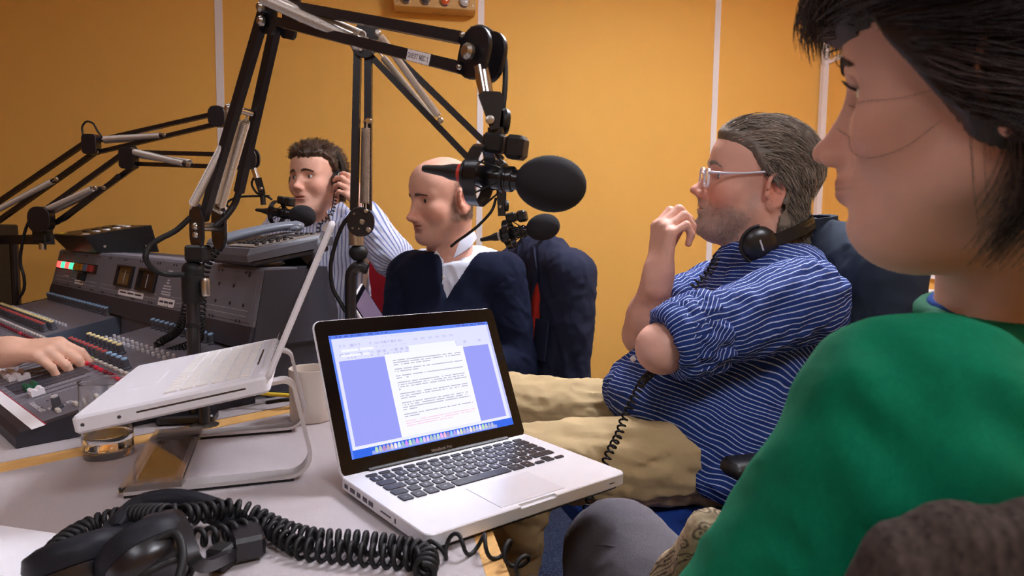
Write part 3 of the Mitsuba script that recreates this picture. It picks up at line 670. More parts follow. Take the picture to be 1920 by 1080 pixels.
mat('m_foam', '2b2a2d', .95, .1, sheen=.3); mat('m_mic', '131216', .22, .6); mat('m_red', 'c43a2c', .4); mat('m_mic_white', 'c8c4c6', .4)
def microphone(label, tail, head, up=(0, 0, 1), band='m_red', s=1.0, group=None):
    """Foam centre at head, cable end towards tail."""
    d = unit(np.asarray(head) - tail)
    mk = thing('microphone', label, 'microphone', group)
    up = np.asarray(up, float); M = frame(head, d, None, up) if abs(d @ unit(up)) < 1e-6 else frame(head, d, np.cross(up, d)); M[:3, :3] *= s
    foam = trimesh.creation.icosphere(5); v = foam.vertices
    n = meshkit.noise(v*60, 1) - .5
    v = v*(1 + .010*n[:, None]); f = .5 + .5*v[:, 0]
    v = np.c_[v[:, 0]*.0365, v[:, 1]*(.0288 - .0012*(1 - f)), v[:, 2]*(.0288 - .0012*(1 - f))]; foam.vertices = v
    put(mk, 'foam_windscreen', tr(foam, M), 'm_foam', 60)
    X = lambda pr: tr(lathe(pr, 24, axis_frame((0, 0, 0), (1, 0, 0))), M)
    put(mk, 'body', X([(0, -.094), (.0095, -.094), (.0105, -.092), (.0108, -.070), (.0120, -.066), (.0120, -.040), (.0105, -.037), (.0105, -.02), (0, -.02)]), 'm_mic', 30)
    put(mk, 'collar', X([(.0125, -.046), (.0132, -.045), (.0132, -.040), (.0125, -.039)]), 'm_mic', 30)
    put(mk, 'band', X([(0, -.0995), (.0092, -.0995), (.0097, -.099), (.0097, -.0945), (.0092, -.094), (0, -.094)]), band, 30, label='red band' if band == 'm_red' else 'pale band')
    put(mk, 'plug', X([(0, -.141), (.0032, -.141), (.0040, -.138), (.0058, -.118), (.0085, -.1085), (.0092, -.0997), (0, -.0997)]), 'm_black', 30)
    return mk, M
def shock_mount(par, M, R=.032, w=.013, x=-.076):
    ring = tr(lathe([(R - .002, -w/2), (R, -w/2), (R, w/2), (R - .002, w/2), (R - .002, -w/2)], 40, axis_frame((x, 0, 0), (1, 0, 0))), M)
    sm = put(par, 'shock_mount', ring, 'm_mic', 30)
    for j, xx in enumerate((-.092, -.050)):
        for a in np.radians((15, 75, 135, 195, 255, 315)):
            r0 = .0108 if j == 0 else .0132
            p = np.array([xx, r0*math.cos(a), r0*math.sin(a)]); q = np.array([x + (-w/2 if j == 0 else w/2), (R - .001)*math.cos(a + .35), (R - .001)*math.sin(a + .35)])
            put(sm, 'cord', tr(rod(p, q, .0011, 5), M), 'm_rubber')
        put(sm, 'cord_ring', tr(lathe([(.0108, -.0015), (.0150, -.0015), (.0150, .0015), (.0108, .0015), (.0108, -.0015)], 20, axis_frame((xx, 0, 0), (1, 0, 0))), M), 'm_black')
    put(sm, 'clamp_block', tr(box(.022, .018, .020, .003, (x + .012, 0, R + .002)), M), 'm_black', False)
    put(sm, 'clamp_block', tr(box(.020, .026, .024, .004, (x + .036, 0, R + .000)), M), 'm_black', False)
    return sm

# --- the near arm -----------------------------------------------------------------------------
a1 = thing('boom_stand', 'large black sprung microphone boom labelled GUEST MIC 1, nearest the camera', 'microphone boom', 'sprung microphone booms')
J, E, Hd = W(370, 425, 1.20), W(494, 25, 1.02), W(882, 97, .74)
n1 = unit(np.cross(E - J, UP)); n1 = n1 if n1 @ [1, .6, 0] > 0 else -n1      # sideways, away from the camera
base = np.array([J[0] - .012, J[1], TZ])
put(a1, 'pole', rod(base + UP*.0, (base[0], base[1], .985), .0118, 20), 'm_black_satin')
put(a1, 'pole_sleeve', lathe([(0, 0), (.0165, 0), (.018, .004), (.018, .05), (.0165, .056), (0, .056)], 20, axis_frame((base[0], base[1], .945), UP)), 'm_rubber')
put(a1, 'pole_knuckle', blob((base[0] + .002, base[1], 1.004), (.019, .019, .018), 2, .02, 2, 3), 'm_rubber', 60)
put(a1, 'cable_tie', lathe([(.0118, 0), (.0135, 0), (.0135, .008), (.0118, .008)], 16, axis_frame((base[0], base[1], .90), UP)), 'm_rubber')
put(a1, 'socket_block', box(.036, .034, .030, .004, (J[0], J[1], 1.035)), 'm_black', False)
put(a1, 'cable_connector', lathe([(0, 0), (.007, 0), (.0085, .004), (.0085, .026), (.006, .032), (0, .034)], 14, axis_frame((base[0] + .027, base[1] - .006, .958), UP)), 'm_steel')
bc = WZ(352, 790, TZ)
bpl = slab(rrect(.10, .05, .01), .016, .003); put(a1, 'desk_clamp', tr(bpl, frame((bc[0] - .0, bc[1], TZ), (.93, .2, 0), (-.2, .93, 0))), 'm_black_satin', False)
for x in (-.036, .036): put(a1, 'screw', lathe([(0, .002), (.004, .001), (.004, 0)], 10, axis_frame(bc + unit([.93, .2, 0])*x + UP*(.016), UP)), 'm_steel')
pb = WZ(383, 798, TZ)
put(a1, 'clamp_screw', cat_([rod((*pb[:2], TZ + .004), (*pb[:2], TZ + .075), .0095, 16)]), 'm_black_satin')
put(a1, 'flange', lathe([(0, 0), (.024, 0), (.025, .0015), (.012, .004), (0, .004)], 24, axis_frame((*pb[:2], TZ), UP)), 'm_steel')
# joint at the bottom: two round cheeks
for k, off in enumerate((-.004, .036)):
    o = J + n1*off; put(a1, 'cheek', tr(slab(rrect(.055, .085, .026, 8), .006, .001), frame(o, unit(np.cross(UP, n1)), None, n1)), 'm_arm', 30)
for q in ((374, 425), (375, 441)): bolt(a1, W(*q, 1.2) - n1*.004, -n1, .0075, .008)
put(a1, 'joint_pin', rod(J - n1*.004, J + n1*.046, .008, 14), 'm_steel')
p0, p1 = W(381, 412, 1.195), W(496, 20, 1.015)
q0, q1 = W(448, 360, 1.225), W(519, 40, 1.05)
section(a1, p0, p1, q0, q1, .0135)
put(a1, 'bent_bar', sweep(spline([q0 + (q1 - q0)*.02, W(441, 380, 1.225), W(424, 405, 1.215), W(404, 425, 1.205)], 16), .0062, 10), 'm_arm', 60)
put(a1, 'spacer', rod(W(436, 203, 1.10), W(472, 212, 1.13), .0058, 14), 'm_chrome'); bolt(a1, W(432, 204, 1.10), -n1, .0085, .008)
spring(a1, W(446, 212, 1.11), W(402, 388, 1.20), .0068); spring(a1, W(464, 216, 1.12), W(412, 396, 1.21), .0068)
spring(a1, W(425, 262, 1.12), W(357, 392, 1.18), .0068)
put(a1, 'spring_anchor', rod(W(398, 390, 1.2), W(416, 400, 1.21), .0035, 8), 'm_steel')
# elbow
for off in (0., .034):
    put(a1, 'elbow_bracket', tr(slab(rrect(.042, .066, .010, 5), .005, .0008), frame(W(502, 20, 1.015) + n1*off, unit(Hd - E), None, n1)), 'm_arm', 30)
bolt(a1, W(492, 14, 1.012), -n1, .008, .008); bolt(a1, W(493, 40, 1.016), -n1, .008, .008)
n2 = unit(np.cross(Hd - E, UP)); n2 = n2 if n2 @ [1, 1, 0] > 0 else -n2
# upper section
u0, u1 = W(528, 8, 1.0), W(868, 72, .745); l0, l1 = W(524, 42, 1.0), W(866, 128, .745)
section(a1, u0, u1, l0, l1, .0125)
spring(a1, W(484, -6, .99), W(672, 78, .885), .0068); spring(a1, W(494, -8, 1.01), W(690, 73, .89), .0068)
bolt(a1, W(671, 80, .88), -n2, .010, .010); put(a1, 'spacer', rod(W(668, 80, .885), W(712, 84, .90), .006, 12), 'm_chrome')
ldir = unit(l1 - l0); tl_ = np.linspace(0, 1, 400); lp_ = l0[None] + (l1 - l0)[None]*tl_[:, None]; uu_ = 960 + F_PX*((lp_ - EYE) @ CAM_R)/((lp_ - EYE) @ _fw); lt = lp_[np.argmin(np.abs(uu_ - 792))]
ML1 = frame(lt - n2*.0068, ldir, None, -n2)
lab = put(a1, 'label', tr(box(.0415, .0125, .0008, .0002), ML1), 'm_label', False)
put(lab, 'lettering', text_on('GUEST MIC 1', .0058, ML1 @ frame((0, 0, .0004), (1, 0, 0), (0, 1, 0)), .0003, True, width=.038), 'm_ink', False)
# head: two plates with a clutch between them
for off, nme in ((0., 'head_plate'), (.024, 'head_plate')):
    put(a1, nme, tr(slab(rrect(.046 if off == 0 else .040, .056, .022, 8), .006, .0012), frame(W(886, 98, .735) + n2*off, unit([*(n2[1]*np.array([1, 0])), 0]) if 0 else ldir, None, n2)), 'm_arm', 30)
bolt(a1, W(880, 97, .73), -n2, .0088, .008); bolt(a1, W(868, 66, .735), -n2, .003, .004); bolt(a1, W(862, 126, .735), -n2, .003, .004); bolt(a1, W(895, 128, .735), -n2, .003, .004)
put(a1, 'stem', rod(W(902, 128, .735), W(913, 182, .725), .0088, 16, .0078), 'm_chrome')
put(a1, 'clutch', hull([*[W(u, v, .722 + dy) for dy in (-.012, .012) for (u, v) in ((896, 178), (908, 170), (938, 172), (945, 182), (936, 240), (920, 244))]]), 'm_black', False)
put(a1, 'wing_nut', tr(lathe([(0, -.004), (.013, -.004), (.0145, 0), (.013, .004), (0, .004)], 20), axis_frame(W(945, 228, .73), (.9, .25, -.05))), 'm_black')
put(a1, 'rivet', lathe([(0, .003), (.0045, .002), (.005, 0)], 14, axis_frame(W(919, 225, .709), (0, -1, .1))), 'm_steel')
put(a1, 'swivel', rod(W(930, 240, .722), W(930, 262, .722), .009, 14), 'm_black')
cable(a1, [W(884, 55, .755), W(905, 52, .76), W(932, 72, .76), W(946, 110, .755), W(947, 160, .745), W(942, 215, .74)], .003)
cable(a1, [W(357, 408, 1.17), W(330, 432, 1.16), W(300, 448, 1.14), W(281, 462, 1.13), W(273, 482, 1.12), W(284, 502, 1.13), W(310, 514, 1.15), W(345, 515, 1.165)], .0048)
m1, MM1 = microphone('large black foam microphone hanging in front of the bald man’s forehead', W(795, 316, .742), W(1032, 345, .70), (.05, -.05, 1), s=1.04)
shock_mount(m1, MM1)

# --- the arm behind it, on the second pole ----------------------------------------------------------
a2 = thing('boom_stand', 'black sprung microphone boom on a bent pole in the middle of the picture', 'microphone boom', 'sprung microphone booms')
Y2 = 1.42
b2 = np.array([W(658, 600, Y2)[0], Y2, TZ])
pol = spline([(b2[0], b2[1], TZ), (b2[0], b2[1], .85), (b2[0], b2[1], .965), (b2[0] + .004, b2[1], .992), (b2[0] + .02, b2[1], 1.003), (b2[0] + .036, b2[1], .998)], 40)
put(a2, 'pole', sweep(pol, .0125, 16), 'm_black_satin', 60)
put(a2, 'pole_collar', lathe([(.0125, 0), (.0165, .001), (.0165, .012), (.0125, .013)], 20, axis_frame((b2[0], b2[1], .868), UP)), 'm_rubber')
put(a2, 'pole_cap', blob(W(672, 474, Y2), (.02, .018, .018), 5, .02, 2, 3), 'm_rubber', 60)
put(a2, 'socket', lathe([(0, 0), (.016, 0), (.016, .030), (0, .030)], 16, axis_frame(W(668, 460, Y2), UP)), 'm_steel')
put(a2, 'flange', lathe([(0, 0), (.03, 0), (.03, .006), (.014, .01), (0, .01)], 24, axis_frame(b2, UP)), 'm_black')
na = np.array([0, -1., 0])
put(a2, 'cheek', tr(slab(rrect(.058, .062, .028, 8), .006, .001), frame(W(677, 416, Y2 - .012), (1, 0, 0), None, (0, -1, 0))), 'm_arm', 30)
put(a2, 'cheek', tr(slab(rrect(.058, .062, .028, 8), .006, .001), frame(W(677, 416, Y2 + .018), (1, 0, 0), None, (0, -1, 0))), 'm_arm', 30)
for u, v, r in ((679, 416, .006), (691, 431, .006), (665, 401, .003), (662, 428, .003), (674, 429, .003), (686, 396, .0055)): bolt(a2, W(u, v, Y2 - .018), na, r)
section(a2, W(664, 395, Y2), W(671, 95, Y2 + .01), W(690, 395, Y2), W(691, 98, Y2 + .01), .015)
spring(a2, W(686, 392, Y2 - .016), W(688, 230, Y2 - .016), .0062); spring(a2, W(680, 392, Y2 + .016), W(684, 230, Y2 + .016), .0062)
put(a2, 'spacer', rod(W(690, 226, Y2 - .02), W(684, 228, Y2 + .03), .005, 10), 'm_chrome'); bolt(a2, W(693, 227, Y2 - .012), na, .006)
e2 = W(686, 75, Y2)
put(a2, 'elbow_bracket', tr(slab(rrect(.05, .075, .022, 8), .006, .001), frame(e2, (1, 0, -.25), None, (0, -1, 0))), 'm_arm', 30)
for u, v in ((677, 93), (700, 96)): bolt(a2, W(u, v, Y2 - .006), na, .0055)
H2 = W(936, 330, Y2)
section(a2, W(694, 104, Y2 + .01), W(915, 335, Y2), W(712, 76, Y2 + .01), W(942, 300, Y2), .013)
spring(a2, W(708, 60, Y2 - .02), W(828, 226, Y2 - .02), .0066); spring(a2, W(712, 100, Y2 + .02), W(815, 228, Y2 + .02), .0066)
bolt(a2, W(709, 62, Y2 - .02), na, .007); bolt(a2, W(826, 226, Y2 - .022), na, .0065)
cable(a2, [W(664, 62, Y2), W(676, 46, Y2), W(696, 48, Y2), W(708, 62, Y2)], .0028, 24)
cable(a2, [W(655, 405, Y2), W(641, 425, Y2), W(628, 460, Y2), W(620, 500, Y2), W(624, 540, Y2), W(640, 570, Y2), W(648, 585, Y2)], .0045)
put(a2, 'head_plate', tr(slab(rrect(.05, .06, .02, 6), .022, .002), frame(W(932, 328, Y2 - .01), (1, 0, 0), None, (0, -1, 0))), 'm_arm', 30)
put(a2, 'clutch', hull([*[W(u, v, Y2 + dy) for dy in (-.014, .014) for (u, v) in ((930, 345), (950, 345), (948, 405), (934, 405))]]), 'm_black', False)
put(a2, 'wing_nut', tr(lathe([(0, -.004), (.011, -.004), (.012, 0), (.011, .004), (0, .004)], 16), axis_frame(W(949, 386, Y2 - .01), (1, .2, 0))), 'm_black'); bolt(a2, W(938, 388, Y2 - .015), na, .004)
m2, MM2 = microphone('smaller foam microphone with a pale band at the bald man’s collar', W(852, 460, 1.46), W(1018, 426, 1.41), (.05, 0, 1), 'm_mic_white')
shock_mount(m2, MM2)
cable(a2, [W(930, 372, Y2), W(922, 395, Y2 - .02), W(900, 420, 1.40), W(878, 438, 1.41), W(858, 452, 1.44), W(846, 462, 1.46)], .003)

# --- the two arms on the left -----------------------------------------------------------------
a3 = thing('boom_stand', 'lower of the two sprung microphone booms at the left, reaching to the young man', 'microphone boom', 'sprung microphone booms')
ya, yb, yc = 2.10, 1.95, 1.76
put(a3, 'cheek', tr(slab(rrect(.07, .08, .03, 8), .03, .002), frame(W(84, 412, ya - .015), (1, 0, 0), None, (0, -1, 0))), 'm_arm', 30)
for u, v, r in ((77, 411, .010), (84, 420, .008), (95, 420, .006)): bolt(a3, W(u, v, ya - .017), na, r)
put(a3, 'socket_block', box(.042, .04, .05, .003, W(80, 438, ya)), 'm_black', False)
put(a3, 'cross_bar', bar(W(-12, 450, 2.52), W(92, 449, ya), .03, .032), 'm_black_satin', False)
put(a3, 'end_screw', rod(W(80, 456, ya), W(80, 468, ya), .010, 10), 'm_steel')
pp = W(28, 500, 2.45); put(a3, 'pole', rod((pp[0], pp[1], TZ), (pp[0], pp[1], 1.04), .014, 14), 'm_black_satin')
put(a3, 'flange', lathe([(0, 0), (.045, 0), (.045, .008), (.016, .012), (0, .012)], 24, axis_frame((pp[0], pp[1], TZ), UP)), 'm_black')
section(a3, W(80, 397, ya), W(232, 288, yb), W(105, 418, ya), W(255, 310, yb), .014)
put(a3, 'bent_bar', sweep(spline([W(98, 416, ya), W(118, 412, ya - .01), W(140, 396, ya - .02), W(190, 358, ya - .06), W(222, 330, yb)], 24), .007, 8), 'm_arm', 60)
spring(a3, W(84, 394, ya - .02), W(178, 352, 2.0), .0085); spring(a3, W(92, 400, ya + .02), W(192, 352, 2.02), .0085)
bolt(a3, W(179, 353, 1.98), na, .007); bolt(a3, W(195, 352, 1.98), na, .006)
put(a3, 'elbow_bracket', tr(slab(rrect(.045, .06, .012, 5), .03, .002), frame(W(247, 298, yb), (1, 0, 0), None, (0, -1, 0))), 'm_arm', 30)
for u, v in ((242, 295), (245, 308), (244, 283)): bolt(a3, W(u, v, yb - .016), na, .0055)
section(a3, W(248, 285, yb), W(462, 291, yc), W(252, 307, yb), W(458, 314, yc), .012)
spring(a3, W(247, 284, yb - .02), W(352, 308, 1.85), .0085); spring(a3, W(256, 290, yb + .02), W(362, 306, 1.88), .0085); bolt(a3, W(354, 309, 1.84), na, .007)
cable(a3, [W(233, 287, yb), W(238, 276, yb), W(252, 275, yb), W(258, 282, yb)], .003, 20)
cable(a3, [W(66, 400, ya), W(52, 420, ya), W(43, 450, ya), W(38, 490, ya), W(45, 520, ya), W(44, 545, ya), W(30, 566, ya)], .0045)
for off in (-.012, .016): put(a3, 'head_plate', tr(slab(rrect(.046, .056, .022, 8), .006, .001), frame(W(468 + off*260, 298, yc + off), (1, 0, 0), None, (0, -1, 0))), 'm_arm', 30)
bolt(a3, W(467, 301, yc - .016), na, .007)
put(a3, 'stem', rod(W(476, 316, yc), W(483, 336, yc), .008, 12), 'm_chrome')
put(a3, 'clutch', hull([*[W(u, v, yc + dy) for dy in (-.012, .012) for (u, v) in ((476, 335), (490, 332), (498, 362), (486, 366))]]), 'm_black', False); bolt(a3, W(490, 354, yc - .013), na, .005)
put(a3, 'swivel', rod(W(492, 362, yc), W(494, 384, yc), .007, 10), 'm_black')
m3_, MM3 = microphone('small foam microphone with a red band in front of the young man’s chest', W(432, 387, 1.78), W(567, 405, 1.72), (.02, 0, 1))
shock_mount(m3_, MM3)
cable(a3, [W(478, 330, yc), W(472, 345, yc), W(482, 362, yc), W(500, 368, yc), W(510, 374, yc)], .003, 30)
cable(a3, [W(505, 368, yc), W(470, 368, yc), W(445, 370, yc), W(428, 378, yc), W(426, 386, yc), W(434, 388, 1.78)], .003, 30)

a4 = thing('boom_stand', 'upper of the two sprung microphone booms at the left, above the control box', 'microphone boom', 'sprung microphone booms')
yd, ye, yf = 2.22, 2.1, 1.98
section(a4, W(-60, 418, yd), W(166, 264, ye), W(-50, 448, yd), W(184, 282, ye), .014)
put(a4, 'elbow_bracket', tr(slab(rrect(.046, .062, .012, 5), .03, .002), frame(W(177, 272, ye), (1, 0, 0), None, (0, -1, 0))), 'm_arm', 30)
for u, v in ((166, 261), (177, 271), (182, 284), (173, 284)): bolt(a4, W(u, v, ye - .016), na, .006)
section(a4, W(186, 263, ye), W(405, 213, yf), W(186, 285, ye), W(405, 233, yf), .012)
spring(a4, W(190, 261, ye - .02), W(308, 254, 2.03), .0085); spring(a4, W(190, 264, ye + .02), W(306, 257, 2.06), .0085); bolt(a4, W(308, 253, 2.02), na, .006)
spring(a4, W(-40, 412, yd - .02), W(104, 337, 2.13), .0085); bolt(a4, W(106, 336, 2.12), na, .007)
cable(a4, [W(158, 260, ye), W(154, 240, ye), W(162, 228, ye), W(175, 232, ye), W(183, 246, ye), W(192, 258, ye)], .003, 30)
put(a4, 'head_plate', tr(slab(rrect(.05, .06, .02, 6), .025, .002), frame(W(412, 220, yf), (1, 0, 0), None, (0, -1, 0))), 'm_arm', 30)
put(a4, 'pole', cat_([rod((*W(-70, 440, yd)[:2], TZ), (*W(-70, 440, yd)[:2], 1.05), .015, 14)]), 'm_black_satin')
put(a4, 'cheek', tr(slab(rrect(.07, .08, .03, 8), .03, .002), frame(W(-62, 436, yd - .015), (1, 0, 0), None, (0, -1, 0))), 'm_arm', 30)
put(a4, 'flange', lathe([(0, 0), (.045, 0), (.045, .008), (.016, .012), (0, .012)], 24, axis_frame((*W(-70, 440, yd)[:2], TZ), UP)), 'm_black')
# dark loudspeaker at the left edge
sp = thing('loudspeaker', 'tall black loudspeaker standing at the left edge of the picture', 'loudspeaker')
s0 = W(-60, 420, 2.5); put(sp, 'cabinet', box(.22, .22, .36, .006, (s0[0], s0[1], TZ + .18)), 'm_black', False)
put(sp, 'woofer', lathe([(0, -.02), (.02, -.015), (.06, .004), (.07, .008), (.075, 0)], 28, axis_frame((s0[0], s0[1] - .11, TZ + .12), (0, -1, 0))), 'm_rubber'); put(sp, 'tweeter', lathe([(0, .008), (.012, .005), (.03, .001), (.032, 0)], 20, axis_frame((s0[0], s0[1] - .11, TZ + .27), (0, -1, 0))), 'm_rubber')
# ------------------------------------------------------------------ sculpting: signed distances and surface nets
F4 = np.float32
def smin(a, b, k):
    if k <= 0: return np.minimum(a, b)
    h = np.maximum(k - np.abs(a - b), 0)/k
    return np.minimum(a, b) - h*h*k*.25
def smax(a, b, k): return -smin(-a, -b, k)
def s_cap(a, b, ra, rb):
    a, b = np.asarray(a, F4), np.asarray(b, F4); ba = b - a; L = float(ba @ ba) + 1e-12
    def f(p):
        t = np.clip((p - a) @ ba/L, 0, 1); q = p - a - t[:, None]*ba
        return np.sqrt((q*q).sum(1)) - (ra + (rb - ra)*t)
    return f
def s_ell(c, r, R=None):
    c, r = np.asarray(c, F4), np.asarray(r, F4)
    def f(p):
        q = p - c
        if R is not None: q = q @ np.asarray(R, F4)
        k0 = np.sqrt(((q/r)**2).sum(1)); k1 = np.sqrt(((q/(r*r))**2).sum(1)) + 1e-9
        return k0*(k0 - 1)/k1
    return f
def s_box(c, h, r=.0, R=None):
    c, h = np.asarray(c, F4), np.asarray(h, F4)
    def f(p):
        q = p - c
        if R is not None: q = q @ np.asarray(R, F4)
        d = np.abs(q) - (h - r)
        return np.sqrt((np.maximum(d, 0)**2).sum(1)) + np.minimum(d.max(1), 0) - r
    return f
def s_oval(a, b, wa, wb, ta, tb, side):
    """A tapered limb or trunk with an oval section: half width w along side, half thickness t across it."""
    a, b = np.asarray(a, F4), np.asarray(b, F4); ba = b - a; L = float(np.sqrt(ba @ ba)); e = ba/L
    s = np.asarray(side, F4); s = s - e*(s @ e); s = s/np.linalg.norm(s); n = np.cross(e, s)
    def f(p):
        q = p - a; h = np.clip((q @ e)/L, 0, 1); w = wa + (wb - wa)*h; t = ta + (tb - ta)*h
        x, y, z = q @ s, q @ n, q @ e - h*L
        m = np.minimum(w, t)
        k0 = np.sqrt((x/w)**2 + (y/t)**2 + (z/m)**2); k1 = np.sqrt((x/w**2)**2 + (y/t**2)**2 + (z/m**2)**2) + 1e-9
        return k0*(k0 - 1)/k1
    return f
class Sdf:
    def __init__(s): s.ops = []
    def add(s, f, k=.01): s.ops.append((0, f, k)); return s
    def sub(s, f, k=.005): s.ops.append((1, f, k)); return s
    def cut(s, f, k=.005): s.ops.append((2, f, k)); return s      # intersection
    def warp(s, f): s.ops.append((3, f, 0)); return s             # f(p, d) -> d
    def __call__(s, p):
        p = np.asarray(p, F4); d = None
        for op, f, k in s.ops:
            if op == 3: d = f(p, d); continue
            e = f(p)
            d = e if d is None else smin(d, e, k) if op == 0 else smax(d, -e, k) if op == 1 else smax(d, e, k)
        return d
    def grad(s, p, h=.0015):
        g = np.stack([s(p + np.eye(3, dtype=F4)[i]*h) - s(p - np.eye(3, dtype=F4)[i]*h) for i in range(3)], 1)
        return g/(np.linalg.norm(g, axis=1, keepdims=True) + 1e-9)
def nets(f, lo, hi, h):
    """Surface nets of f = 0 in the box, evaluated only in blocks near the surface."""
    lo = np.asarray(lo, float); Bk = 6
    nb = np.ceil((np.asarray(hi, float) - lo)/(h*Bk)).astype(int) + 1; N = nb*Bk
    g = np.stack(np.meshgrid(*[np.arange(k) for k in nb], indexing='ij'), -1).reshape(-1, 3)
    cen = lo + (g*Bk + Bk/2 - .5)*h
    dc = f(cen); D = np.repeat(np.repeat(np.repeat(dc.reshape(nb), Bk, 0), Bk, 1), Bk, 2).astype(F4)
    near = np.abs(dc) < h*Bk*1.75
    o = np.stack(np.meshgrid(*[np.arange(Bk)]*3, indexing='ij'), -1).reshape(-1, 3)
    idx = (g[near][:, None]*Bk + o[None]).reshape(-1, 3)
    D[idx[:, 0], idx[:, 1], idx[:, 2]] = np.concatenate([f(lo + c*h) for c in np.array_split(idx, max(1, len(idx)//200000))])
    S = D < 0
    c = S[:-1, :-1, :-1].astype(np.int8)
    cnt = sum(S[i:N[0]-1+i, j:N[1]-1+j, k:N[2]-1+k].astype(np.int8) for i in (0, 1) for j in (0, 1) for k in (0, 1))
    act = (cnt > 0) & (cnt < 8); ids = -np.ones(act.shape, int); ci = np.argwhere(act); ids[act] = np.arange(len(ci))
    acc, num = np.zeros((len(ci), 3)), np.zeros(len(ci))
    corner = [(i, j, k) for i in (0, 1) for j in (0, 1) for k in (0, 1)]
    val = {q: D[ci[:, 0]+q[0], ci[:, 1]+q[1], ci[:, 2]+q[2]] for q in corner}
    for a in corner:
        for ax in range(3):
            if a[ax]: continue
            b = list(a); b[ax] = 1; b = tuple(b); va, vb = val[a], val[b]; x = (va < 0) != (vb < 0)
            t = np.where(x, va/np.where(x, va - vb, 1), 0); p = np.tile(np.array(a, float), (len(ci), 1)); p[:, ax] = t
            acc += p*x[:, None]; num += x
    V = lo + (ci + acc/num[:, None])*h
    Fs = []
    for ax in range(3):
        u, w = (ax + 1) % 3, (ax + 2) % 3
        s0 = [slice(0, N[k]-1) for k in range(3)]; s1 = list(s0); s1[ax] = slice(1, N[ax])
        A, Bq = S[tuple(s0)], S[tuple(s1)]; e = np.argwhere(A != Bq); e = e[(e[:, u] > 0) & (e[:, w] > 0)]
        if not len(e): continue
        fl = A[e[:, 0], e[:, 1], e[:, 2]]
        def at(du, dw): q = e.copy(); q[:, u] -= du; q[:, w] -= dw; return ids[q[:, 0], q[:, 1], q[:, 2]]
        quad = np.stack([at(1, 1), at(0, 1), at(0, 0), at(1, 0)], 1); quad = quad[(quad >= 0).all(1) | True]
        quad[~fl] = quad[~fl][:, ::-1]; quad = quad[(quad >= 0).all(1)]
        Fs += [quad[:, [0, 1, 2]], quad[:, [0, 2, 3]]]
    return V, np.vstack(Fs)
def vnorm(V, F):
    n = np.zeros_like(V); fn = np.cross(V[F[:, 1]] - V[F[:, 0]], V[F[:, 2]] - V[F[:, 0]])
    for k in range(3): np.add.at(n, F[:, k], fn)
    return n/(np.linalg.norm(n, axis=1, keepdims=True) + 1e-20)
def sub_mesh(V, F, keep):
    f = F[keep[F].all(1)]; u, inv = np.unique(f, return_inverse=True); return V[u], inv.reshape(-1, 3), u
def strands(P, R, sides=3):
    """P (n, m, 3) polylines, R (m,) or (n, m) radii: thin tapered tubes as one mesh."""
    n, m, _ = P.shape; t = np.gradient(P, axis=1); t /= np.linalg.norm(t, axis=2, keepdims=True) + 1e-12
    a = np.cross(t, np.array([.31, .2, .93])); a /= np.linalg.norm(a, axis=2, keepdims=True) + 1e-9; b = np.cross(t, a)
    an = np.arange(sides)*2*np.pi/sides; R = np.broadcast_to(R, (n, m))[:, :, None, None]
    v = P[:, :, None] + R*(np.cos(an)[None, None, :, None]*a[:, :, None] + np.sin(an)[None, None, :, None]*b[:, :, None])
    s, i, j = np.meshgrid(np.arange(n), np.arange(m - 1), np.arange(sides), indexing='ij'); k = (j + 1) % sides
    at = lambda i_, j_: (s*m + i_)*sides + j_
    q = np.stack([at(i, j), at(i, k), at(i + 1, k), at(i + 1, j)], -1).reshape(-1, 4)
    return v.reshape(-1, 3), np.vstack([q[:, [0, 1, 2]], q[:, [0, 2, 3]]])
def grow(sdf, roots, dirf, n, L, off=.002, jit=.0, seed=1, keepout=True, lie=.85, hold=.55):
    """Hair: n steps from the roots along dirf(points, roots, k); it lies along the surface of sdf at the height off."""
    rs = np.random.default_rng(seed); p = np.array(roots, float); out = [p.copy()]; L = np.broadcast_to(L, (len(p),)); hgt = .6 + .8*rs.random(len(p))
    for k in range(n):
        d = dirf(p, roots, k/n); d = d + rs.normal(0, jit, d.shape); d /= np.linalg.norm(d, axis=1, keepdims=True) + 1e-9
        if keepout:
            g = sdf.grad(p); d = d - g*((d*g).sum(1)*lie)[:, None]; d /= np.linalg.norm(d, axis=1, keepdims=True) + 1e-9
        p = p + d*(L/n)[:, None]
        if keepout:
            s = sdf(p); o = (off(k/n) if callable(off) else off)*hgt; e = o - s; p = p + g*np.where(e > 0, e, e*hold)[:, None]
        out.append(p.copy())
    return np.stack(out, 1)
def tris_sample(V, F, w, n, seed):
    """n random points on the triangles, weighted by the vertex weights w."""
    rs = np.random.default_rng(seed); a = np.linalg.norm(np.cross(V[F[:, 1]] - V[F[:, 0]], V[F[:, 2]] - V[F[:, 0]]), axis=1)*w[F].mean(1)
    i = rs.choice(len(F), n, p=a/a.sum()); r = np.sqrt(rs.random(n)); s = rs.random(n)
    return V[F[i, 0]]*(1 - r)[:, None] + V[F[i, 1]]*(r*(1 - s))[:, None] + V[F[i, 2]]*(r*s)[:, None]
sst = lambda a, b, x: (lambda t: t*t*(3 - 2*t))(np.clip((x - a)/(b - a), 0, 1))
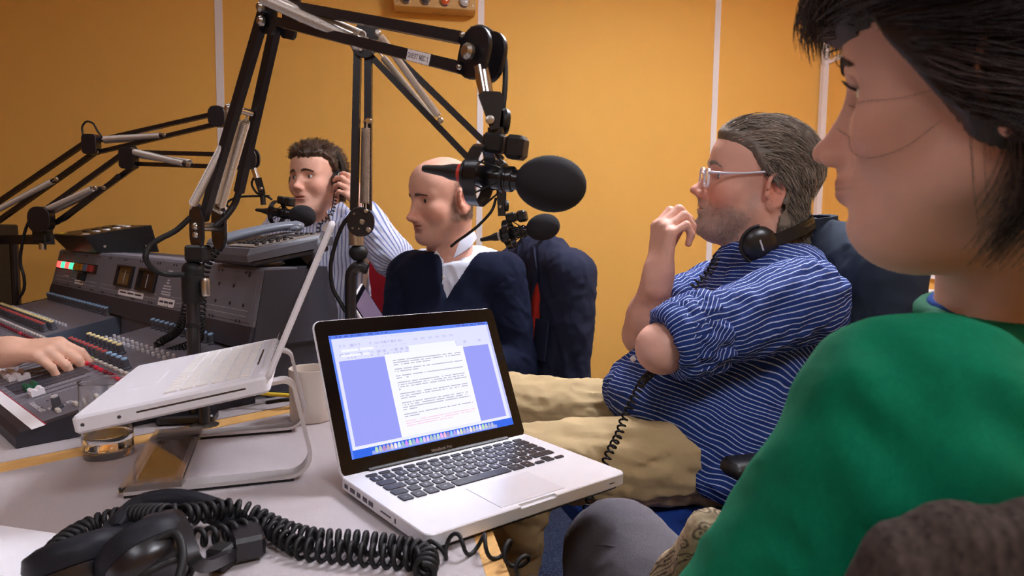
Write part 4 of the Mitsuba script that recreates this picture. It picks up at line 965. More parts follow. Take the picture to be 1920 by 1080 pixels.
# ------------------------------------------------------------------ heads (local axes: x to the face, y to the person's left, z up; origin between the eyes' level and the ears)
def head_pose(o, yaw, pitch, roll, s):
    yaw, pitch, roll = np.radians((yaw, pitch, roll))
    f = np.array([math.cos(yaw)*math.cos(pitch), math.sin(yaw)*math.cos(pitch), math.sin(pitch)]); l = np.array([-math.sin(yaw), math.cos(yaw), 0]); u = np.cross(f, l)
    l2 = l*math.cos(roll) + u*math.sin(roll); u2 = np.cross(f, l2); M = np.eye(4); M[:3, 0], M[:3, 1], M[:3, 2] = f*s, l2*s, u2*s; M[:3, 3] = o
    return M
def head_sdf(M, neck, q, ears=True):
    """neck: world points (base of the neck, chest) with radii; q: character settings."""
    g = q.get; S = Sdf(); both = (1, -1)
    S.add(s_ell((-.006, 0, .036), (.098, g('cran_w', .076), .083)), 0)
    S.add(s_ell((.046, 0, .040), (.048, .061, .056)), .03)
    S.add(s_ell((.034, 0, -.032), (.060, g('face_w', .060), .084)), .03)
    for s in both:
        S.add(s_cap((.002, s*.052*g('jaw', 1), -.060), (.066, s*.014, -.099*g('chin_z', 1)), .019, .017), .030)
        S.add(s_ell((.058, s*.040, -.030), np.array([.028, .026, .027])*g('cheek', 1)), .022)                 # cheek
        S.add(s_cap((.0815, s*.012, .016), (.064, s*.046, .016), .0095*g('brow', 1), .010*g('brow', 1)), .014)
    S.add(s_ell((g('chin_x', .079), 0, -.100*g('chin_z', 1)), (.018, .020, .017)), .022)
    S.add(s_ell((.045, 0, -.108), (.04, .034, .018 + g('double', 0))), .03)                          # under the chin
    for s in both: S.sub(s_ell((.096, s*.033, .000), (.016, .020, .0125)), .013)      # eye sockets
    for s in both:                                                                            # lids around the eyeball
        S.add(s_ell((.0665, s*.033, -.001), (.0120, .0150, .0120)), .006)
    # nose
    nx, nz = g('nose_x', .113), g('nose_z', -.037)
    S.add(s_cap((.083, 0, .012), (nx - .006, 0, nz + .006), .0065, .0085), .012)
    S.add(s_cap((.078, 0, .010), (nx - .024, 0, nz - .004), .011, .0125), .012)
    S.add(s_ell((nx, 0, nz), (.0095, .0100*g('nose_w', 1), .0085)), .008)
    for s in both: S.add(s_ell((nx - .012, s*.0125*g('nose_w', 1), nz - .005), (.0105, .0065, .0075)), .007)
    S.add(s_cap((nx - .012, 0, nz - .012), (.094, 0, -.056), .006, .007), .008)
    for s in both: S.sub(s_ell((nx - .006, s*.0068, nz - .0125), (.0058, .0036, .0045)), .002)
    # mouth
    S.add(s_ell((.083, 0, -.070), (.018, .030, .022)), .014)
    lx_, lr = g('lip_x', 0), g('lip_r', 1)
    for s in both:
        S.add(s_cap((.0965 + lx_, 0, -.0655), (.086 + lx_*.8, s*.021, -.0700), .0048*lr, .0026*lr), .005)
        S.add(s_cap((.0945 + lx_, 0, -.0758), (.086 + lx_*.8, s*.017, -.0722), .0058*lr, .0030*lr), .005)
    S.sub(s_ell((.104 + lx_, 0, -.0700), (.016, .025, .0010 + .0006*(lr > 1))), .0028)
    S.sub(s_ell((.107, 0, -.0875), (.013, .022, .0055)), .010)
    S.sub(s_ell((.112, 0, -.0575), (.014, .0028, .006)), .004)
    # ears
    for s in both if ears else ():
        R = np.array([[.96, s*.28, 0], [-s*.28, .96, 0], [0, 0, 1]]).T @ np.array([[.97, 0, .22], [0, 1, 0], [-.22, 0, .97]])
        c = np.array([-.018, s*(.0765 + g('ear_out', 0)), -.010])
        S.add(s_ell(c, (.0190, .0064, .0335), R), .006)
        for a in range(-3, 5):
            t0, t1 = np.radians((a*30 + 20, a*30 + 50)); pt = lambda t: c + R @ np.array([-.0168*math.cos(t)*1.0, s*.0050, .0308*math.sin(t)])
            S.add(s_cap(pt(t0), pt(t1), .0036, .0036), .002)
        S.sub(s_ell(c + R @ np.array([.001, s*.0075, .004]), (.0110, .0095, .0205), R), .003)
        S.add(s_ell(c + R @ np.array([.0165, s*.002, -.008]), (.004, .004, .007)), .005)
        S.add(s_ell(c + R @ np.array([.006, s*.001, -.0285]), (.0085, .0045, .009)), .005)
    # neck, in world points brought into local axes
    Mi = np.linalg.inv(M); loc = lambda p: (Mi @ np.r_[p, 1])[:3]; s_ = np.linalg.norm(M[:3, 0])
    pts = [np.array([-.022, 0, -.045])] + [loc(p) for p, r in neck]; rr = [g('neck_r', .056)] + [r/s_ for p, r in neck]
    for i in range(len(pts) - 1): S.add(s_cap(pts[i], pts[i+1], rr[i], rr[i+1]), .03)
    if 'more' in q: q['more'](S)
    return S
def eyeball(gaze, iris):
    m = trimesh.creation.icosphere(4); v = m.vertices; gz = unit(gaze); a = np.degrees(np.arccos(np.clip(v @ gz, -1, 1)))
    col = np.tile(np.array(lin('e2dcd6')), (len(v), 1))
    col[a < 27] = lin(iris); col[(a > 23) & (a < 27)] = np.array(lin(iris))*.5; col[a < 11] = (.004, .004, .004)
    bump = 1 + .06*np.clip((26 - a)/26, 0, 1)**.5
    return tm(v*bump[:, None], m.faces), col
scene['m_skin'] = {'type': 'principled', 'base_color': {'type': 'mesh_attribute', 'name': 'vertex_color'}, 'roughness': .54, 'specular': .32, 'sheen': .15}
scene['m_eye'] = {'type': 'principled', 'base_color': {'type': 'mesh_attribute', 'name': 'vertex_color'}, 'roughness': .08, 'specular': .6}
def hairmat(name, c1, c2, rough=.42):
    def fn(p, n, uv): return mikit.mix(lin(c1), lin(c2), uv.x)
    scene[name] = {'type': 'twosided', 'bsdf': {'type': 'principled', 'base_color': proc(fn), 'roughness': rough, 'specular': .45, 'sheen': .2}}
def skin_colors(V, N, q):
    """V in head axes. Even skin with ruddy cheeks, nose, ears and lips, and beard or stubble where it grows."""
    g = q.get; base = np.array(lin(g('skin', 'd8a98e'))); x, y, z = V.T; n = meshkit.fbm(V*70, 3, 5)
    col = np.tile(base, (len(V), 1))*(.94 + .12*n)[:, None]
    def tint(mask, c, a): col[:] = col*(1 - (mask*a)[:, None]) + np.array(lin(c))*(mask*a)[:, None]
    gs = lambda c, r: np.exp(-(((V - np.array(c))/np.array(r))**2).sum(1))
    red = g('ruddy', .5)
    for s in (1, -1):
        tint(gs((.07, s*.045, -.035), (.03, .03, .025)), 'c9785f', red*.8); tint(gs((-.018, s*.08, -.01), (.03, .012, .04)), 'cf7f6a', red)
        tint(gs((.08, s*.034, -.012), (.02, .022, .010)), 'a97766', .35)
        tint(gs((.075, s*.033, 0), (.012, .019, .0075)), '9a6a5c', .45)
    tint(gs((.11, 0, -.04), (.02, .018, .014)), 'cd7c66', red)
    tint(gs((.075, 0, .06), (.05, .06, .03)), 'dcae94', .25)
    lips = np.maximum(gs((.097, 0, -.0655), (.020, .020, .0046)), gs((.096, 0, -.0760), (.020, .018, .0056)))*(x > .07)
    tint(np.clip(lips*1.5, 0, 1), g('lip', 'b56f62'), g('lip_a', .75))
    tint(gs((.1, 0, -.070), (.02, .023, .0012))*(x > .07), '5a2e2a', .8)
    if g('stubble'):
        c, a = g('stubble'); jaw = sst(-.045, -.070, z)*sst(.0, .03, x)*(1 - sst(-.128, -.155, z)*.8); mus = gs((.1, 0, -.057), (.02, .032, .007))
        side = gs((.012, .07, -.045), (.016, .02, .03)) + gs((.012, -.07, -.045), (.016, .02, .03))
        m = np.clip(np.maximum(np.maximum(jaw, mus), side*.8), 0, 1)*(1 - np.clip(lips*1.6, 0, 1))*(1 - gs((.075, .03, -.045), (.03, .03, .02))*.7)
        tint(m*(.6 + .5*meshkit.noise(V*700, 2)), c, a)
    if g('scalp'):
        c, a, fn = g('scalp'); tint(np.clip(fn(V), 0, 1)*(.75 + .3*meshkit.noise(V*500, 9)), c, a)
    return np.clip(col, 0, 1)
def make_head(par, M, neck, q, h=.0028):
    """Skin of head and neck as vertices in the world; returns (V, F, colours, sdf) and adds the eyes."""
    S = head_sdf(M, neck, q); Mi = np.linalg.inv(M); s_ = np.linalg.norm(M[:3, 0])
    end = (Mi @ np.r_[neck[-1][0], 1])[:3]; lo = np.minimum((-.12, -.10, -.14), end - .13); hi = np.maximum((.14, .10, .135), end + .13)
    V, F = nets(S, lo, hi, h/s_); N = vnorm(V, F)
    gz = q.get('gaze', (1, 0, 0)); E = q.get('open', .0050)*1.35/.0128
    col = skin_colors(V, N, q)
    u, inv, col2 = V, F, col
    for s in (1, -1):
        e, ec = eyeball(np.array(gz), q.get('iris', '5a6f7a')); ce = np.array([.0708, s*.0325, -.001])
        e = tm(e.vertices*.0126 + ce, e.faces); put(par, 'eye', tr(e, M), 'm_eye', True, color=ec)
        for up in (1, -1):      # eyelids: shells on the eyeball that part along an almond-shaped opening
            na_, nb_ = 25, 9; az, t = np.meshgrid(np.linspace(-1, 1, na_), np.linspace(0, 1, nb_), indexing='ij')
            edge = (E if up > 0 else -.75*E)*np.clip(1 - az**2, 0, 1)**.75 - .06*az
            el = edge + (up*1.25 - edge)*t; A_ = az*1.15; R = .0126*(1.075 + .05*np.sin(np.pi*np.clip(t*1.3, 0, 1)) - .10*t**2)
            pv = ce + np.stack([R*np.cos(el)*np.cos(A_), s*R*np.sin(A_)*np.cos(el*.8), R*np.sin(el)], -1).reshape(-1, 3)
            ii, jj = np.meshgrid(np.arange(na_ - 1), np.arange(nb_ - 1), indexing='ij'); k0 = (ii*nb_ + jj).ravel(); f = np.stack([k0, k0 + nb_, k0 + nb_ + 1, k0 + 1], 1); f = np.vstack([f[:, [0, 1, 2]], f[:, [0, 2, 3]]])
            nn = vnorm(pv, f)
            if ((pv - ce)*nn).sum() < 0: f = f[:, ::-1]
            rim = np.exp(-(t.ravel()/.10)**2)[:, None]; cl = np.array(lin(q.get('skin', 'd8a98e')))*.80; cc = cl*(1 - .55*rim) + np.array(lin('5a342c'))*.55*rim
            inv = np.vstack([inv, f + len(u)]); u = np.vstack([u, pv]); col2 = np.vstack([col2, cc])
    Vw = u @ M[:3, :3].T + M[:3, 3]
    return Vw, inv, col2, S, (V, F, N)
def put_hair(par, name, M, Pl, R, mat_, seed=3, shade=None, label=None):
    """Strands given in head axes."""
    n, m, _ = Pl.shape; Pw = Pl @ M[:3, :3].T + M[:3, 3]; v, f = strands(Pw, R)
    rs = np.random.default_rng(seed); t = rs.random(n) if shade is None else shade
    uv = np.stack([np.repeat(np.clip(t, 0, 1), m*3), np.tile(np.repeat(np.linspace(0, 1, m), 3), n)], 1)
    return put(par, name, (v, f), mat_, True, uv=uv, label=label)
EAR = lambda V: np.min([np.linalg.norm((V - np.array([-.016, s*.080, -.010]))/np.array([.022, .016, .036]), axis=1) for s in (1, -1)], axis=0)      # < 1 on the ears
def cap_mesh(par, M, VFN, mask, thick, mat_, freq=90, name='hair'):
    """The body of the hair: the scalp lifted off the skull where mask > 0, thick at the middle and thin at the hairline."""
    V, F, N = VFN; w = np.clip(mask, 0, 1)*sst(1.0, 1.25, EAR(V)); Vs, Fs, idx = sub_mesh(V, F, w > .02)
    n = meshkit.fbm(Vs*np.array([40, freq, 40]), 3, 2) - .5
    Vs = Vs + N[idx]*((thick[idx] if np.ndim(thick) else thick)*w[idx]*(1 + .5*n) - .0008*(w[idx] < .1))[:, None]
    return put(par, name, (Vs @ M[:3, :3].T + M[:3, 3], Fs), mat_, True, uv=np.stack([.02 + .35*(n + .5), n*0], 1))
def brows(par, M, sdf, q, mat_, n=170, th=.0005):
    rs = np.random.default_rng(8)
    for s in (1, -1):
        t = rs.random(n); a = q.get('brow_arch', .005)
        x = np.full(n, .12); y = s*(.012 + .036*t); z = .0165 + a*np.sin(np.pi*np.clip(t*.9 + .05, 0, 1)) + rs.normal(0, .0016, n)*(1 - .6*t) + q.get('brow_z', 0)
        r = np.stack([x, y, z], 1)
        for _ in range(12): r = r - sdf.grad(r)*sdf(r)[:, None]*.8*np.array([1, .15, .1])
        d = np.stack([-.1 - .35*t, s*(.35 + .6*t), .75*(1 - t) - .25*t], 1)
        P_ = grow(sdf, r, lambda p, r0, k: d, 4, .0075, .0010, .15, 4)
        put_hair(par, 'eyebrow', M, P_, np.array([th, th, th*.9, th*.7, th*.3]), mat_, 5 + s)
# ================================================================== people
def skin_mesh(par, parts, name='body'):
    """Joins (V, F, colours) pieces of skin into the one mesh of the body."""
    Vs, Fs, Cs, o = [], [], [], 0
    for V, F, c in parts: Vs.append(V); Fs.append(F + o); Cs.append(c); o += len(V)
    return put(par, name, (np.vstack(Vs), np.vstack(Fs)), 'm_skin', True, color=np.vstack(Cs))
def hand_frame(wrist, d, dorsal): return frame(wrist, d, None, dorsal)
FL = [(.094, .027, (.042, .025, .020)), (.097, .007, (.046, .029, .021)), (.091, -.013, (.042, .027, .020)), (.081, -.031, (.034, .021, .018))]
def add_hand(S, M, side, curl, thumb, spread=(.10, .02, -.05, -.13), s=1.0, k=.004):
    """Hand on the frame M: x to the fingers, z out of its back; side +1 when the thumb lies towards +y. curl: per finger (knuckle, middle, end) bends in degrees;
    thumb: three local points after its root. Returns the finger tips in the world."""
    w = lambda p: (M @ np.r_[np.array(p)*s*np.array([1, side, 1]), 1])[:3]
    S.add(s_cap(w((-.02, 0, 0)), w((.02, 0, .0)), .024*s, .026*s), .02)
    tips, nails = [], []
    for i, (x, y, L) in enumerate(FL):
        S.add(s_cap(w((.012, y*.55, 0)), w((x, y, .002)), .0165*s, .0112*s), .012)
    for i, (x, y, L) in enumerate(FL):
        p = np.array([x, y, .002]); a = 0; yw = spread[i]; r = (.0098, .0100, .0095, .0082)[i]
        for j in range(3):
            a += math.radians(curl[i][j]); d = np.array([math.cos(a)*math.cos(yw), math.sin(yw)*math.cos(a), -math.sin(a)]); q = p + d*L[j]
            S.add(s_cap(w(p), w(q), r*s*(1 - .07*j), r*s*(1 - .07*(j + 1))), k if j else .007); p = q
        tips.append(w(p)); nails.append((w(p), M[:3, :3] @ (d*np.array([1, side, 1]))))
    T = [(.014, .020, -.006)] + list(thumb); rr = (.017, .0135, .0115, .0095)
    for j in range(3): S.add(s_cap(w(T[j]), w(T[j+1]), rr[j]*s, rr[j+1]*s), .010 if j == 0 else .004)
    tips.append(w(T[3])); return tips
def skin_part(S, lo, hi, h, base='d9a78e', tips=None, ruddy=.4):
    V, F = nets(S, lo, hi, h); n = meshkit.fbm(V*60, 3, 4)
    c = np.tile(np.array(lin(base)), (len(V), 1))*(.94 + .12*n)[:, None]
    for t in (tips or []):
        g = np.exp(-(np.linalg.norm(V - t, axis=1)/.02)**2)[:, None]*ruddy; c = c*(1 - g) + np.array(lin('cf8a74'))*g
    return V, F, c
def bounds(*pts, pad=.1): p = np.array(pts); return p.min(0) - pad, p.max(0) + pad
def cloth(par, name, S, lo, hi, h, mat_, disp=None, uvf=None, label=None):
    V, F = nets(S, lo, hi, h)
    if disp is not None: V = V + vnorm(V, F)*disp(V)[:, None]
    uv = None
    if uvf is not None: u = uvf(V); uv = np.stack([u, u*0], 1) if u.ndim == 1 else u
    return put(par, name, (V, F), mat_, True, uv=uv, label=label)
def creases(V, d, freq=26., amp=.004, seed=0, stretch=5.):
    """Folds running along d: noise drawn out along that direction, sharpened."""
    d = unit(d); a = (V @ d)[:, None]*d[None]; q = (V - a) + a/stretch
    n = meshkit.fbm(q*freq + 3.1*seed, 3, seed); return amp*(np.abs(n - .5)*-3.2 + .45)
def on_surface(S, u, v, y0=.2, y1=4., off=0.):
    # the first point of the surface S met from the camera along a photograph position
    d = W(u, v, 1.) - EYE; d = d/np.linalg.norm(d); t = y0
    for _ in range(200):
        s = float(S((EYE + d*t)[None])[0])
        if s < off + .0004: break
        t += max(s - off, .0004)*.8
        if t > y1: break
    return EYE + d*t
def seam(par, S, uv, r, mat_, disp=None, name='seam', off=.003):
    put(par, name, sweep(spline([on_surface(S, u, v, off=off) for u, v in uv], 10*len(uv)), r, 6), mat_, 60)
def axis_stripe(a, b, V, ref=(0, 0, 1)):
    """Stripe coordinate around the axis a-b in metres along the skin."""
    a, b = np.asarray(a), np.asarray(b); e = unit(b - a); r = np.asarray(ref, float); r = unit(r - e*(r @ e)); s = np.cross(e, r); q = V - a
    return np.arctan2(q @ s, q @ r)
def striped(name, base, line, pitch, width, rough=.8):
    def fn(p, n, uv):
        x = uv.x/pitch; f = dr.abs(x - dr.floor(x) - .5); w = mikit.fbm(p.x*700, p.y*700, p.z*700, 2)
        return mikit.mix(lin(base), lin(line), mikit.smoothstep(width/2 + .05, width/2 - .05, f)*(.75 + .3*w))*(.88 + .24*w)
    mat(name, None, rough, .2, sheen=.3, tex=proc(fn))
def cloth_mat(name, c, rough=.85, sheen=.4, var=.12, fine=900, c2=None):
    def fn(p, n, uv):
        w = mikit.fbm(p.x*fine, p.y*fine, p.z*fine, 2); b = mikit.fbm(p.x*14, p.y*14, p.z*14, 2)
        return (C(c) if c2 is None else mikit.mix(lin(c), lin(c2), b))*(1 - var + 2*var*w)
    mat(name, None, rough, .15, sheen=sheen, tex=proc(fn))
cloth_mat('m_jacket_navy', '23273a', .85, .3, .2); cloth_mat('m_beige_cotton', 'b39d76', .85, .3, .07); cloth_mat('m_shoe', '2a201c', .5, .1)

# ------------------------------------------------------------------ headphones and chairs
def headphones(label, M, arc, cup_r=.036, cups=True, group=None, tilt=0.):
    """Over-ear headphones; local axes: the band lies in the y-z plane over the top (+z), the cups at +-y face inwards."""
    hp = thing('headphones', label, 'headphones', group)
    R = arc; th = np.linspace(-8, 188, 40)*math.pi/180
    pts = np.c_[th*0, R*np.cos(th)*.98, R*np.sin(th)*1.12 + .012]
    put(hp, 'headband', tr(sweep(pts, 0, up=(1, 0, 0), flat=(.006, .024)), M), 'm_rubber', 40)
    pad = pts[9:31]*np.array([1, .965, .965]); put(hp, 'band_padding', tr(sweep(pad, np.r_[.004, np.full(20, .0085), .004], 10), M), 'm_black', 60)
    for s in (1, -1):
        A = M @ frame((0, s*(R - .006), -.004), (1, 0, 0), None, (0, s, 0))
        put(hp, 'ear_pad', tr(lathe([(.014, -.022), (.020, -.024), (cup_r - .003, -.022), (cup_r + .001, -.014), (cup_r - .002, -.005), (.012, -.004)], 28), A), 'm_leather', 60)
        k = put(hp, 'ear_cup', tr(lathe([(0, .012), (.016, .012), (cup_r - .008, .009), (cup_r - .001, .003), (cup_r, -.004), (0, -.006)], 30), A), 'm_black_satin', 40)
        put(k, 'badge', tr(box(.022, .0035, .0012, .0004, (0, 0, .0125)), A), 'm_scribe', False)
        yk = [(cup_r*math.cos(a)*1.04, cup_r*math.sin(a)*1.04, .003) for a in np.linspace(-.25, math.pi + .25, 20)]
        put(hp, 'yoke', tr(sweep(np.array([(x, -y, z) if 0 else (x, y*1, z) for x, y, z in yk]), .0032, 8), A @ frame((0, 0, 0), (1, 0, 0), (0, 1, 0))), 'm_black', 60)
    return hp
def office_chair(label, seat_c, face, seat_z, back_top, cloth_, arms=True, back_w=.42, seat_w=.48, tilt=.12, arm_x=0., arm_z=.205):
    ch = thing('office_chair', label, 'chair'); f = np.array([*unit(face[:2]), 0]); l = np.cross(UP, f); c = np.array([seat_c[0], seat_c[1], 0])
    M = np.eye(4); M[:3, 0], M[:3, 1], M[:3, 3] = f, l, c
    m = trimesh.creation.icosphere(4); v = m.vertices; e = lambda t, n_: np.sign(t)*np.abs(t)**n_
    m.vertices = np.c_[e(v[:, 0], .45)*seat_w/2, e(v[:, 1], .45)*seat_w/2, e(v[:, 2], .6)*.045 + seat_z - .045]
    put(ch, 'seat', tr(m, M), cloth_, 60)
    m2 = trimesh.creation.icosphere(4); hb = back_top - seat_z - .06
    x = e(v[:, 0], .6)*.035; y = e(v[:, 1], .5)*back_w/2; z = e(v[:, 2], .5)*hb/2
    m2.vertices = np.c_[x - seat_w/2 - .01 + .06*(y/(back_w/2))**2 - tilt*(z + hb/2), y, z + seat_z + .06 + hb/2]
    put(ch, 'backrest', tr(m2, M), cloth_, 60)
    put(ch, 'back_bracket', tr(sweep(spline([(-.1, 0, seat_z - .1), (-seat_w/2 - .03, 0, seat_z - .08), (-seat_w/2 - .06, 0, seat_z + .15)], 16), 0, up=(0, 1, 0), flat=(.02, .06)), M), 'm_black', False)
    put(ch, 'column', rod(c + UP*.12, c + UP*(seat_z - .08), .028, 16), 'm_black'); put(ch, 'seat_plate', tr(box(.26, .22, .03, .004, (0, 0, seat_z - .095)), M), 'm_black', False)
    for i in range(5):
        a = i*2*math.pi/5 + .3; d = np.array([math.cos(a), math.sin(a), 0])
        k = put(ch, 'base_leg', sweep([c + UP*.13, c + d*.15 + UP*.11, c + d*.28 + UP*.075], [.024, .02, .015], 8), 'm_black')
        put(k, 'caster', tr(lathe([(0, -.018), (.022, -.018), (.026, -.012), (.026, .012), (.022, .018), (0, .018)], 16), axis_frame(c + d*.28 + UP*.0265, np.cross(d, UP))), 'm_rubber')
    if arms:
        for s in (1, -1):
            put(ch, 'armrest_post', tr(sweep(spline([(-.02 + arm_x, s*.2, seat_z - .09), (-.02 + arm_x, s*(seat_w/2 + .05), seat_z - .06), (-.02 + arm_x, s*(seat_w/2 + .05), seat_z + arm_z - .015)], 18), 0, up=(1, 0, 0), flat=(.02, .045)), M), 'm_black', False)
            put(ch, 'armrest', tr(box(.25, .055, .03, .010, (arm_x, s*(seat_w/2 + .05), seat_z + arm_z)), M), 'm_black', 50)
    return ch

def draped_jacket(label, M, hw, hh, th, mat_, seed=1, open_=0., grp=None):
    """A jacket hung over a chair back; local axes of the back: x to the sitter, y to his left, z up, origin at the middle of its top edge."""
    jk = thing('jacket', label, 'jacket', grp); S = Sdf(); w = lambda p: (M @ np.r_[p, 1])[:3]; R = M[:3, :3]
    S.add(s_box(w((0, 0, -hh)), (th, hw, hh), .045, R), 0)
    for s in (1, -1):
        S.add(s_cap(w((0, s*.04, .0)), w((-.005, s*(hw - .02), -.035)), th*.9, th*.95), .05)               # shoulders
        S.add(s_cap(w((-.01, s*(hw + .0), -.06)), w((-.03, s*(hw + .015), -hh*1.75)), .055, .045), .03)       # sleeves hanging at the sides
    S.add(s_cap(w((-.01, -.07, .012)), w((-.01, .07, .012)), .035, .035), .03)
    lo, hi = bounds(w((th, hw, 0)), w((-th, -hw, -2*hh)), w((0, hw, -2*hh)), w((0, -hw, 0)), pad=.12)
    def disp(V):
        q = (V - M[:3, 3]) @ R
        return creases(V, -R[:, 2] + .3*R[:, 1], 17, .012, seed, 4) + creases(V, R[:, 1] + .8*R[:, 2], 24, .005, seed + 4, 3)
    cloth(jk, 'body', S, lo, hi, .007, mat_, disp)
    for s in (1, -1):           # lapels, standing slightly proud of the front
        pl = [(th + .012, s*.045, .018), (th + .016, s*.085, -.05), (th + .020, s*.075, -.18), (th + .020, s*.035, -.30), (th + .016, s*.028, -.12)]
        put(jk, 'lapel', hull([w(p) for p in pl] + [w((p[0] - .012, p[1], p[2])) for p in pl]), mat_, 30)
    put(jk, 'pocket', hull([w((th + .012 + dx, .13 + dy, -.26 + dz)) for dx in (0, .006) for dy in (-.05, .05) for dz in (-.06, .06)]), mat_, 30)
    put(jk, 'collar', tr(sweep(spline([(th*.8, -.06, .03), (-.01, -.055, .045), (-.02, 0, .05), (-.01, .055, .045), (th*.8, .06, .03)], 24), 0, up=(0, 0, 1), flat=(.012, .05)), M), mat_, 50)
    return jk
# ---------- the man in the blue striped shirt
p2 = thing('person', 'grey-haired man in a blue pinstriped shirt and beige trousers, chin on hand', 'person')
SK2 = 'd8a693'
Q2 = dict(skin=SK2, ruddy=.75, stubble=('857a74', .62), gaze=(.98, .05, .05), iris='6f8794', face_w=.065, jaw=1.10, chin_x=.081, nose_x=.117, nose_w=1.2, brow=1.15, neck_r=.064, double=.010, lip='b7776b', open=.0044, brow_z=.001)
MH2 = head_pose((.516, 1.42, 1.195), 174, 9, -7, 1.05)
def hair_mask2(V):
    x, y, z = V.T; ay = np.abs(y)
    line = .064 - .30*np.maximum(.06 - x, 0) - .95*np.clip(.040 - x, 0, .075) + .20*np.maximum(x - .04, 0)            # lower edge of the hair, by x
    line = np.where(x < -.035, -.085, line); line = np.maximum(line, np.where((x > -.036) & (x < .012), .012, -.2))
    burn = 0*x > 1; burn0 = (x > -.004) & (x < .022) & (z > -.040) & (ay > .045)
    return np.maximum(sst(-.006, .010, z - line), burn*.6)
NK2 = [((.540, 1.415, 1.075), .066), ((.535, 1.405, 1.01), .085)]
V, F, c, S2, VFN2 = make_head(p2, MH2, NK2, Q2, .0026)
SH2 = head_sdf(MH2, NK2, Q2, False)
skin2 = [(V, F, c)]
# right arm, hand at the chin
eR, wR = W(1207, 628, 1.44), W(1234, 517, 1.345); shR = W(1345, 545, 1.60)
A = Sdf(); A.add(s_cap(shR, eR, .052, .043), 0); A.add(s_cap(eR, eR + (wR - eR)*.35, .043, .043), .02); A.add(s_cap(eR + (wR - eR)*.3, wR, .042, .0285), .02)
HR = hand_frame(wR, unit((.10, .02, .99)), unit((-.90, -.25, .10)))
sdR = 1 if HR[1, 1] > 0 else -1
tp = add_hand(A, HR, sdR, [(38, 78, 45), (44, 80, 45), (50, 82, 45), (56, 84, 45)], [(.040, .040, -.022), (.066, .042, -.040), (.090, .036, -.050)], s=1.07)
skin2.append(skin_part(A, *bounds(shR, eR, wR, *tp, pad=.07), .0034, SK2, tp))
# left arm: upper arm, bare elbow, forearm folded across the lap
shL, eL, wL = W(1508, 562, 1.22), W(1238, 648, 1.155), W(1300, 655, 1.40)
A = Sdf(); A.add(s_cap(shL, eL, .052, .038), 0); A.add(s_ell(eL + np.array([-.002, 0, -.008]), (.030, .034, .030)), .03); A.add(s_cap(eL + np.array([.012, .02, -.012]), wL, .038, .030), .03)
HL = hand_frame(wL, unit(wL - eL), unit((-.2, -.1, 1)))
tl = add_hand(A, HL, 1 if HL[0, 1] < 0 else -1, [(25, 40, 25)]*4, [(.04, .045, -.01), (.066, .05, -.02), (.088, .046, -.03)])
skin2.append(skin_part(A, *bounds(shL, eL, wL, *tl, pad=.07), .0042, SK2, [eL]))
skin_mesh(p2, skin2)
# hair: a lifted scalp and strands swept back in waves
hairmat('m_hair_grey', '41372f', 'bdb1a3', .55)
mk = np.clip(hair_mask2(VFN2[0]), 0, 1)*(VFN2[0][:, 2] > -.09)
cap_mesh(p2, MH2, VFN2, mk, .010, 'm_hair_grey', 60)
rt = tris_sample(VFN2[0], VFN2[1], mk*(mk > .12), 8000, 21)
rs2 = np.random.default_rng(5); ph = meshkit.noise(rt*np.array([28, 28, 28]), 4)*6
def flow2(p, r, k):
    x, y, z = r.T; top = sst(.035, .075, z); sd = np.sign(y)
    back = np.stack([-.85 + 0*x, sd*(.05 + .25*top), .38*top*(x > .02) - .15 - .9*k*(1 - .5*top)], 1)
    low = sst(-.02, -.06, x)[:, None]*sst(.02, -.04, z)[:, None]; back = back*(1 - low) + np.stack([-.35 + 0*x, sd*.15, -1 + 0*x], 1)*low
    wv = np.sin(ph + k*5.0 + x*50); return back + np.stack([0*x, sd*.18*wv, .42*wv], 1)
ll = .030 + .030*sst(-.02, .08, rt[:, 2]) + .012*rs2.random(len(rt)); ll *= np.where((rt[:, 0] > -.01) & (rt[:, 2] < .02), .35, 1)
H_ = grow(SH2, rt, flow2, 8, ll, lambda k: .005 + .010*math.sin(min(k*1.6, 1.5)), .10, 6)
put_hair(p2, 'hair_strands', MH2, H_, np.array([.0008, .0009, .0009, .0009, .0008, .0007, .0006, .0004, .0002]), 'm_hair_grey', 7, np.clip(.15 + .75*meshkit.noise(rt*55, 8)**1.3 + rs2.normal(0, .2, len(rt)), 0, 1))
brows(p2, MH2, S2, Q2, 'm_hair_grey', 120, .0005)
# beard stubble
bm = lambda V: np.clip(np.maximum(sst(-.05, -.072, V[:, 2])*sst(.005, .03, V[:, 0]), np.exp(-(((V - [.1, 0, -.057])/[.02, .03, .006])**2).sum(1))), 0, 1)*(1 - np.exp(-(((V - [.1, 0, -.071])/[.03, .022, .007])**2).sum(1)))*(V[:, 2] > -.125)
rb = tris_sample(VFN2[0], VFN2[1], bm(VFN2[0]), 3200, 31); gb = S2.grad(rb)
hairmat('m_beard', '6b5d54', 'd0c8c0')
B_h = grow(SH2, rb, lambda p, r, k: gb*.6 + np.array([.1, 0, -.8]), 2, .0040, .0008, .2, 9, False)
put_hair(p2, 'beard', MH2, B_h, np.array([.00032, .00028, .00014]), 'm_beard', 11)

